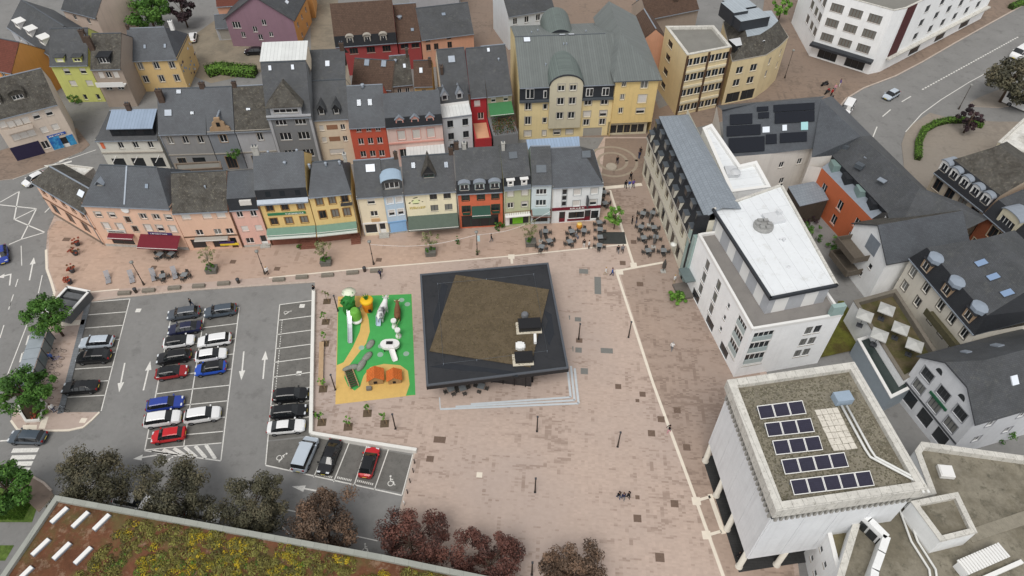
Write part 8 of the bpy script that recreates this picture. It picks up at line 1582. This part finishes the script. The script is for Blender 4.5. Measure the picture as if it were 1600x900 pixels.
def bike(x, y, rz, label, m):
    t = thing('bicycle', label, 'bicycle', G(x, y, .12), rz, 'bicycles by the bus shelter')
    for px in (-.52, .52): q = MB(); N = 14; pr = [(px + .33 * math.cos(i * 2 * math.pi / N), 0, .34 + .33 * math.sin(i * 2 * math.pi / N)) for i in range(N + 1)]; q.tube(pr, .025, 4, cap=False); q.build('wheel', TYRE, t)
    MB().tube([(-.52, 0, .34), (-.1, 0, .32), (.38, 0, .78), (-.2, 0, .8), (-.1, 0, .32)], .022, 4).tube([(.52, 0, .34), (.38, 0, .95)], .022, 4).build('frame', m, t); MB().box(-.32, -.08, -.07, .07, .9, .96).build('saddle', TRIM, t); MB().tube([(.36, -.28, .98), (.4, 0, .98), (.36, .28, .98)], .018, 4).build('handlebar', TRIM, t)
for i in range(7): u = (i + .5) / 7; p = (88 + (96 - 72) * .0 + 3 + (70 - 94) * u, 545 + 85 * u); bike(p[0] + 6, p[1], R(10 + 7 * (i % 3)), ('topmost', 'second', 'third', 'fourth', 'fifth', 'sixth', 'lowest')[i] + ' bicycle in the rack behind the bus shelter', (GREYF, PT['blue'], TRIM)[i % 3])
bike(93, 641, R(30), 'pale blue bicycle leaning at the pavement island', PT['silver']); bike(100, 645, R(8), 'dark bicycle at the end of the parking column', TRIM)
t = thing('planting_bed', 'angular white edged planting bed on the left pavement island', 'planting bed', G(50, 650, .12)); p_ = [G(x, y, .12).xy - t.location.xy for x, y in ((30, 630), (33, 645), (42, 659), (62, 658), (72, 632), (45, 615))]; MB().prism([tuple(p) for p in (p_ if True else p_)], 0, .1).build('soil', SOIL, t)
for i in range(6): a, b = p_[i], p_[(i + 1) % 6]; d_ = b - a; M = Matrix.Translation((*a, 0)) @ Matrix.Rotation(math.atan2(d_.y, d_.x), 4, 'Z'); MB().box(-.1, d_.length + .1, -.13, .13, 0, .35 + i * .002, M=M).build('edging', WW, t)
# string of lights between lamps and houses
for (a, za), (b, zb), lb in ((((584, 413), 4.4), ((746, 398), 4.4), 'left string of festoon lights between two street lamps'), (((746, 398), 4.4), ((858, 366), 5.), 'right string of festoon lights towards the cafe')):
    A_, B_ = G(*a, .12), G(*b, .12); A_.z = za; B_.z = zb; pts = [A_.lerp(B_, i / 16) - Vector((0, 0, 1.2 * math.sin(math.pi * i / 16))) for i in range(17)]; t = thing('light_string', lb, 'light string', (A_.x, A_.y, .0)); o = Vector((A_.x, A_.y, 0)); MB().tube([p - o for p in pts], .025, 4).build('cable', WHITEF, t); bm_ = MB().lathe((0, 0, -.12), [(.02, 0), (.06, .05), (.02, .12)], 6).mesh('bulb', MATS['lantern_white'])
    for p in pts[1:-1]: link('bulb', bm_, t, p - o)
# ---------------------------------------------------------------- people
def person_mesh(pose):
    if pose == 'walk': legs = [[(.09, 0, .92, .12), (.1, -.18, .5, .075), (.1, -.1, .08, .05), (.1, -.26, .04, .045)], [(-.09, 0, .92, .12), (-.1, .1, .5, .075), (-.1, .34, .12, .05), (-.1, .22, .04, .045)]]; sw = .18
    elif pose == 'sit': legs = [[(.1, 0, .5, .12), (.11, -.45, .5, .08), (.11, -.42, .07, .05), (.11, -.58, .04, .045)], [(-.1, 0, .5, .12), (-.11, -.45, .5, .08), (-.11, -.42, .07, .05), (-.11, -.58, .04, .045)]]; sw = .1
    else: legs = [[(.09, 0, .92, .12), (.1, -.01, .5, .075), (.1, .02, .08, .05), (.1, -.14, .04, .045)], [(-.09, 0, .92, .12), (-.1, .01, .5, .075), (-.11, .02, .08, .05), (-.12, -.14, .04, .045)]]; sw = .03
    b = 0 if pose != 'sit' else -.42
    V = [(0, 0, .98 + b, (.16, .12)), (0, 0, 1.2 + b, (.16, .11)), (0, .0, 1.42 + b, (.19, .11)), (0, 0, 1.53 + b, .06), (0, -.02, 1.62 + b, .085), (0, -.02, 1.72 + b, .09)]; E = [(0, 1), (1, 2), (2, 3), (3, 4), (4, 5)]
    for L_ in legs: n = len(V); V += L_; E += [(0, n), (n, n + 1), (n + 1, n + 2), (n + 2, n + 3)]
    for sg in (1, -1): n = len(V); V += [(sg * .21, 0, 1.4 + b, .065), (sg * .27, sg * sw * .5, 1.14 + b, .05), (sg * .26, sg * sw - .08, .9 + b, .04), (sg * .255, sg * sw * 1.2 - .12, .82 + b, .035)]; E += [(2, n), (n, n + 1), (n + 1, n + 2), (n + 2, n + 3)]
    me = skinmesh(V, E, [TRIM, TRIM, TRIM], 0, 1); zt = 1.0 + b
    for p in me.polygons:
        c = p.center; p.material_index = 2 if c.z > 1.5 + b or (abs(c.x) > .2 and c.z < .88 + b and c.z > .6 + b and pose != 'sit') else (1 if c.z > zt - .08 or abs(c.x) > .215 else 0)
    hair = MB(); hair.lathe((0, .015, 1.66 + b), [(.1, -.06), (.112, .04), (.09, .1), (.02, .135)], 10); return me, hair.mesh('hair', [TRIM], False)
PM = {p: person_mesh(p) for p in ('stand', 'walk', 'sit')}; SKIN = mat('skin', S(214, 170, 146), .6, 0); CL = {n: mat('cloth_' + n, S(*c), .9, 0) for n, c in dict(black=(28, 28, 32), navy=(40, 46, 76), white=(226, 226, 224), grey=(120, 122, 126), blue=(66, 96, 160), red=(170, 50, 48), beige=(190, 172, 146), jeans=(70, 86, 116), purple=(104, 84, 150), pink=(206, 150, 160)).items()}; HR = {n: mat('hair_' + n, S(*c), .8, 0) for n, c in dict(dark=(36, 28, 24), brown=(88, 62, 44), fair=(176, 146, 100), grey=(150, 148, 146)).items()}
def person(x, y, pose, rz, top, leg, hair, label, z=.12):
    t = thing('person', label, 'person', G(x, y, z), R(rz)); o = link('body', PM[pose][0], t)
    for i, m in enumerate((CL[leg], CL[top], SKIN)): o.material_slots[i].link = 'OBJECT'; o.material_slots[i].material = m
    o = link('hair', PM[pose][1], t); omat(o, HR[hair]); return t
for a in ((966, 779, 'walk', 20, 'black', 'jeans', 'dark', 'person in black walking, left of the trio on the lower plaza'), (973, 781, 'walk', 10, 'navy', 'grey', 'brown', 'person in navy, middle of the walking trio'), (981, 779, 'walk', 30, 'black', 'black', 'dark', 'person in black, right of the walking trio'), (1044, 676, 'walk', -80, 'black', 'pink', 'dark', 'person in dark top walking on the pale band'), (1049, 547, 'walk', 150, 'white', 'grey', 'grey', 'person in white walking beside the white block'), (595, 434, 'walk', 170, 'navy', 'black', 'dark', 'person in dark clothes below the last stone seat'), (301, 479, 'walk', 80, 'black', 'jeans', 'dark', 'person in black crossing the car park above the cars'),
          (946, 430, 'walk', 60, 'white', 'beige', 'fair', 'person in white beside the pale stone square'), (956, 431, 'walk', 60, 'blue', 'navy', 'brown', 'person in blue beside the person in white'), (965, 396, 'walk', 0, 'black', 'grey', 'dark', 'person in black, left of the pair at the band crossing'), (972, 395, 'walk', 0, 'grey', 'black', 'dark', 'person in grey, right of the pair at the band crossing'), (987, 350, 'stand', 90, 'black', 'black', 'dark', 'person in black standing left of the terrace tables'), (994, 349, 'stand', -90, 'black', 'jeans', 'brown', 'person in dark coat facing the person in black'), (977, 294, 'walk', 190, 'black', 'black', 'dark', 'person in black on the wide pale band, left'), (983, 294, 'walk', 190, 'blue', 'white', 'fair', 'person in blue on the wide pale band, middle'), (989, 293, 'walk', 190, 'purple', 'navy', 'brown', 'person in purple on the wide pale band, right'), (985, 281, 'walk', 20, 'black', 'black', 'dark', 'person in black at the alley mouth'), (964, 256, 'walk', 10, 'black', 'navy', 'dark', 'person in black beside the alley circle'), (998, 248, 'stand', 120, 'navy', 'jeans', 'brown', 'person in navy by the cream block corner'), (1000, 242, 'stand', -30, 'black', 'black', 'dark', 'person in black by the cream block corner'), (768, 378, 'walk', 90, 'black', 'grey', 'dark', 'person in black under the festoon lights'), (1053, 442, 'stand', 40, 'white', 'beige', 'fair', 'person in white near the entrance shrub'), (419, 429, 'stand', 40, 'white', 'black', 'fair', 'person in white beside the street lamp before the rose house'),
          (1152, 872, 'walk', -170, 'black', 'black', 'dark', 'person in black walking along the civic hall columns'), (84, 563, 'stand', 0, 'blue', 'navy', 'brown', 'person in blue at the top of the bus shelter'), (86, 643, 'stand', 40, 'white', 'jeans', 'dark', 'person in white with the bicycles on the island'), (1298, 150, 'stand', 20, 'red', 'black', 'dark', 'person in red near the motorbikes at the street corner'), (1311, 135, 'stand', 90, 'purple', 'white', 'brown', 'person in purple at the street corner'), (1303, 143, 'stand', 0, 'pink', 'grey', 'fair', 'person in pink at the street corner'), (900, 371, 'sit', 40, 'grey', 'jeans', 'grey', 'person in grey seated before the white cafe'), (912, 386, 'stand', 0, 'black', 'white', 'dark', 'person in black and white on the cafe terrace'), (920, 388, 'stand', 60, 'white', 'black', 'brown', 'person in white top at the front of the cafe terrace'), (493, 652, 'sit', 90, 'black', 'black', 'dark', 'person in black seated on the low wall end'), (492, 458, 'stand', 60, 'black', 'white', 'dark', 'person in black by the head of the low wall')): person(*a)
for i, (x, y, rz) in enumerate(((1292, 146, 40), (1288, 134, 20), (1299, 157, 60))):
    t = thing('motorbike', ('left', 'upper', 'lower')[i] + ' dark motorbike parked at the street corner', 'motorbike', G(x, y, .12), R(rz), 'motorbikes at the street corner')
    for px in (-.65, .65): q = MB(); q.lathe((0, 0, 0), [(.12, -.07), (.3, -.06), (.31, .06), (.12, .07)], 12); q.v = [(a + px, c, b + .31) for a, b, c in q.v]; q.build('wheel', TYRE, t)
    MB().box(-.4, .4, -.16, .16, .35, .7).build('engine', GREYF, t); MB().box(-.75, -.05, -.15, .15, .72, .84).build('seat', TRIM, t); MB().box(-.0, .45, -.17, .17, .72, .98).build('tank', PT['black' if i else 'dred'], t); MB().tube([(.4, -.35, 1.05), (.5, 0, 1.0), (.4, .35, 1.05)], .02, 4).build('handlebar', TRIM, t)
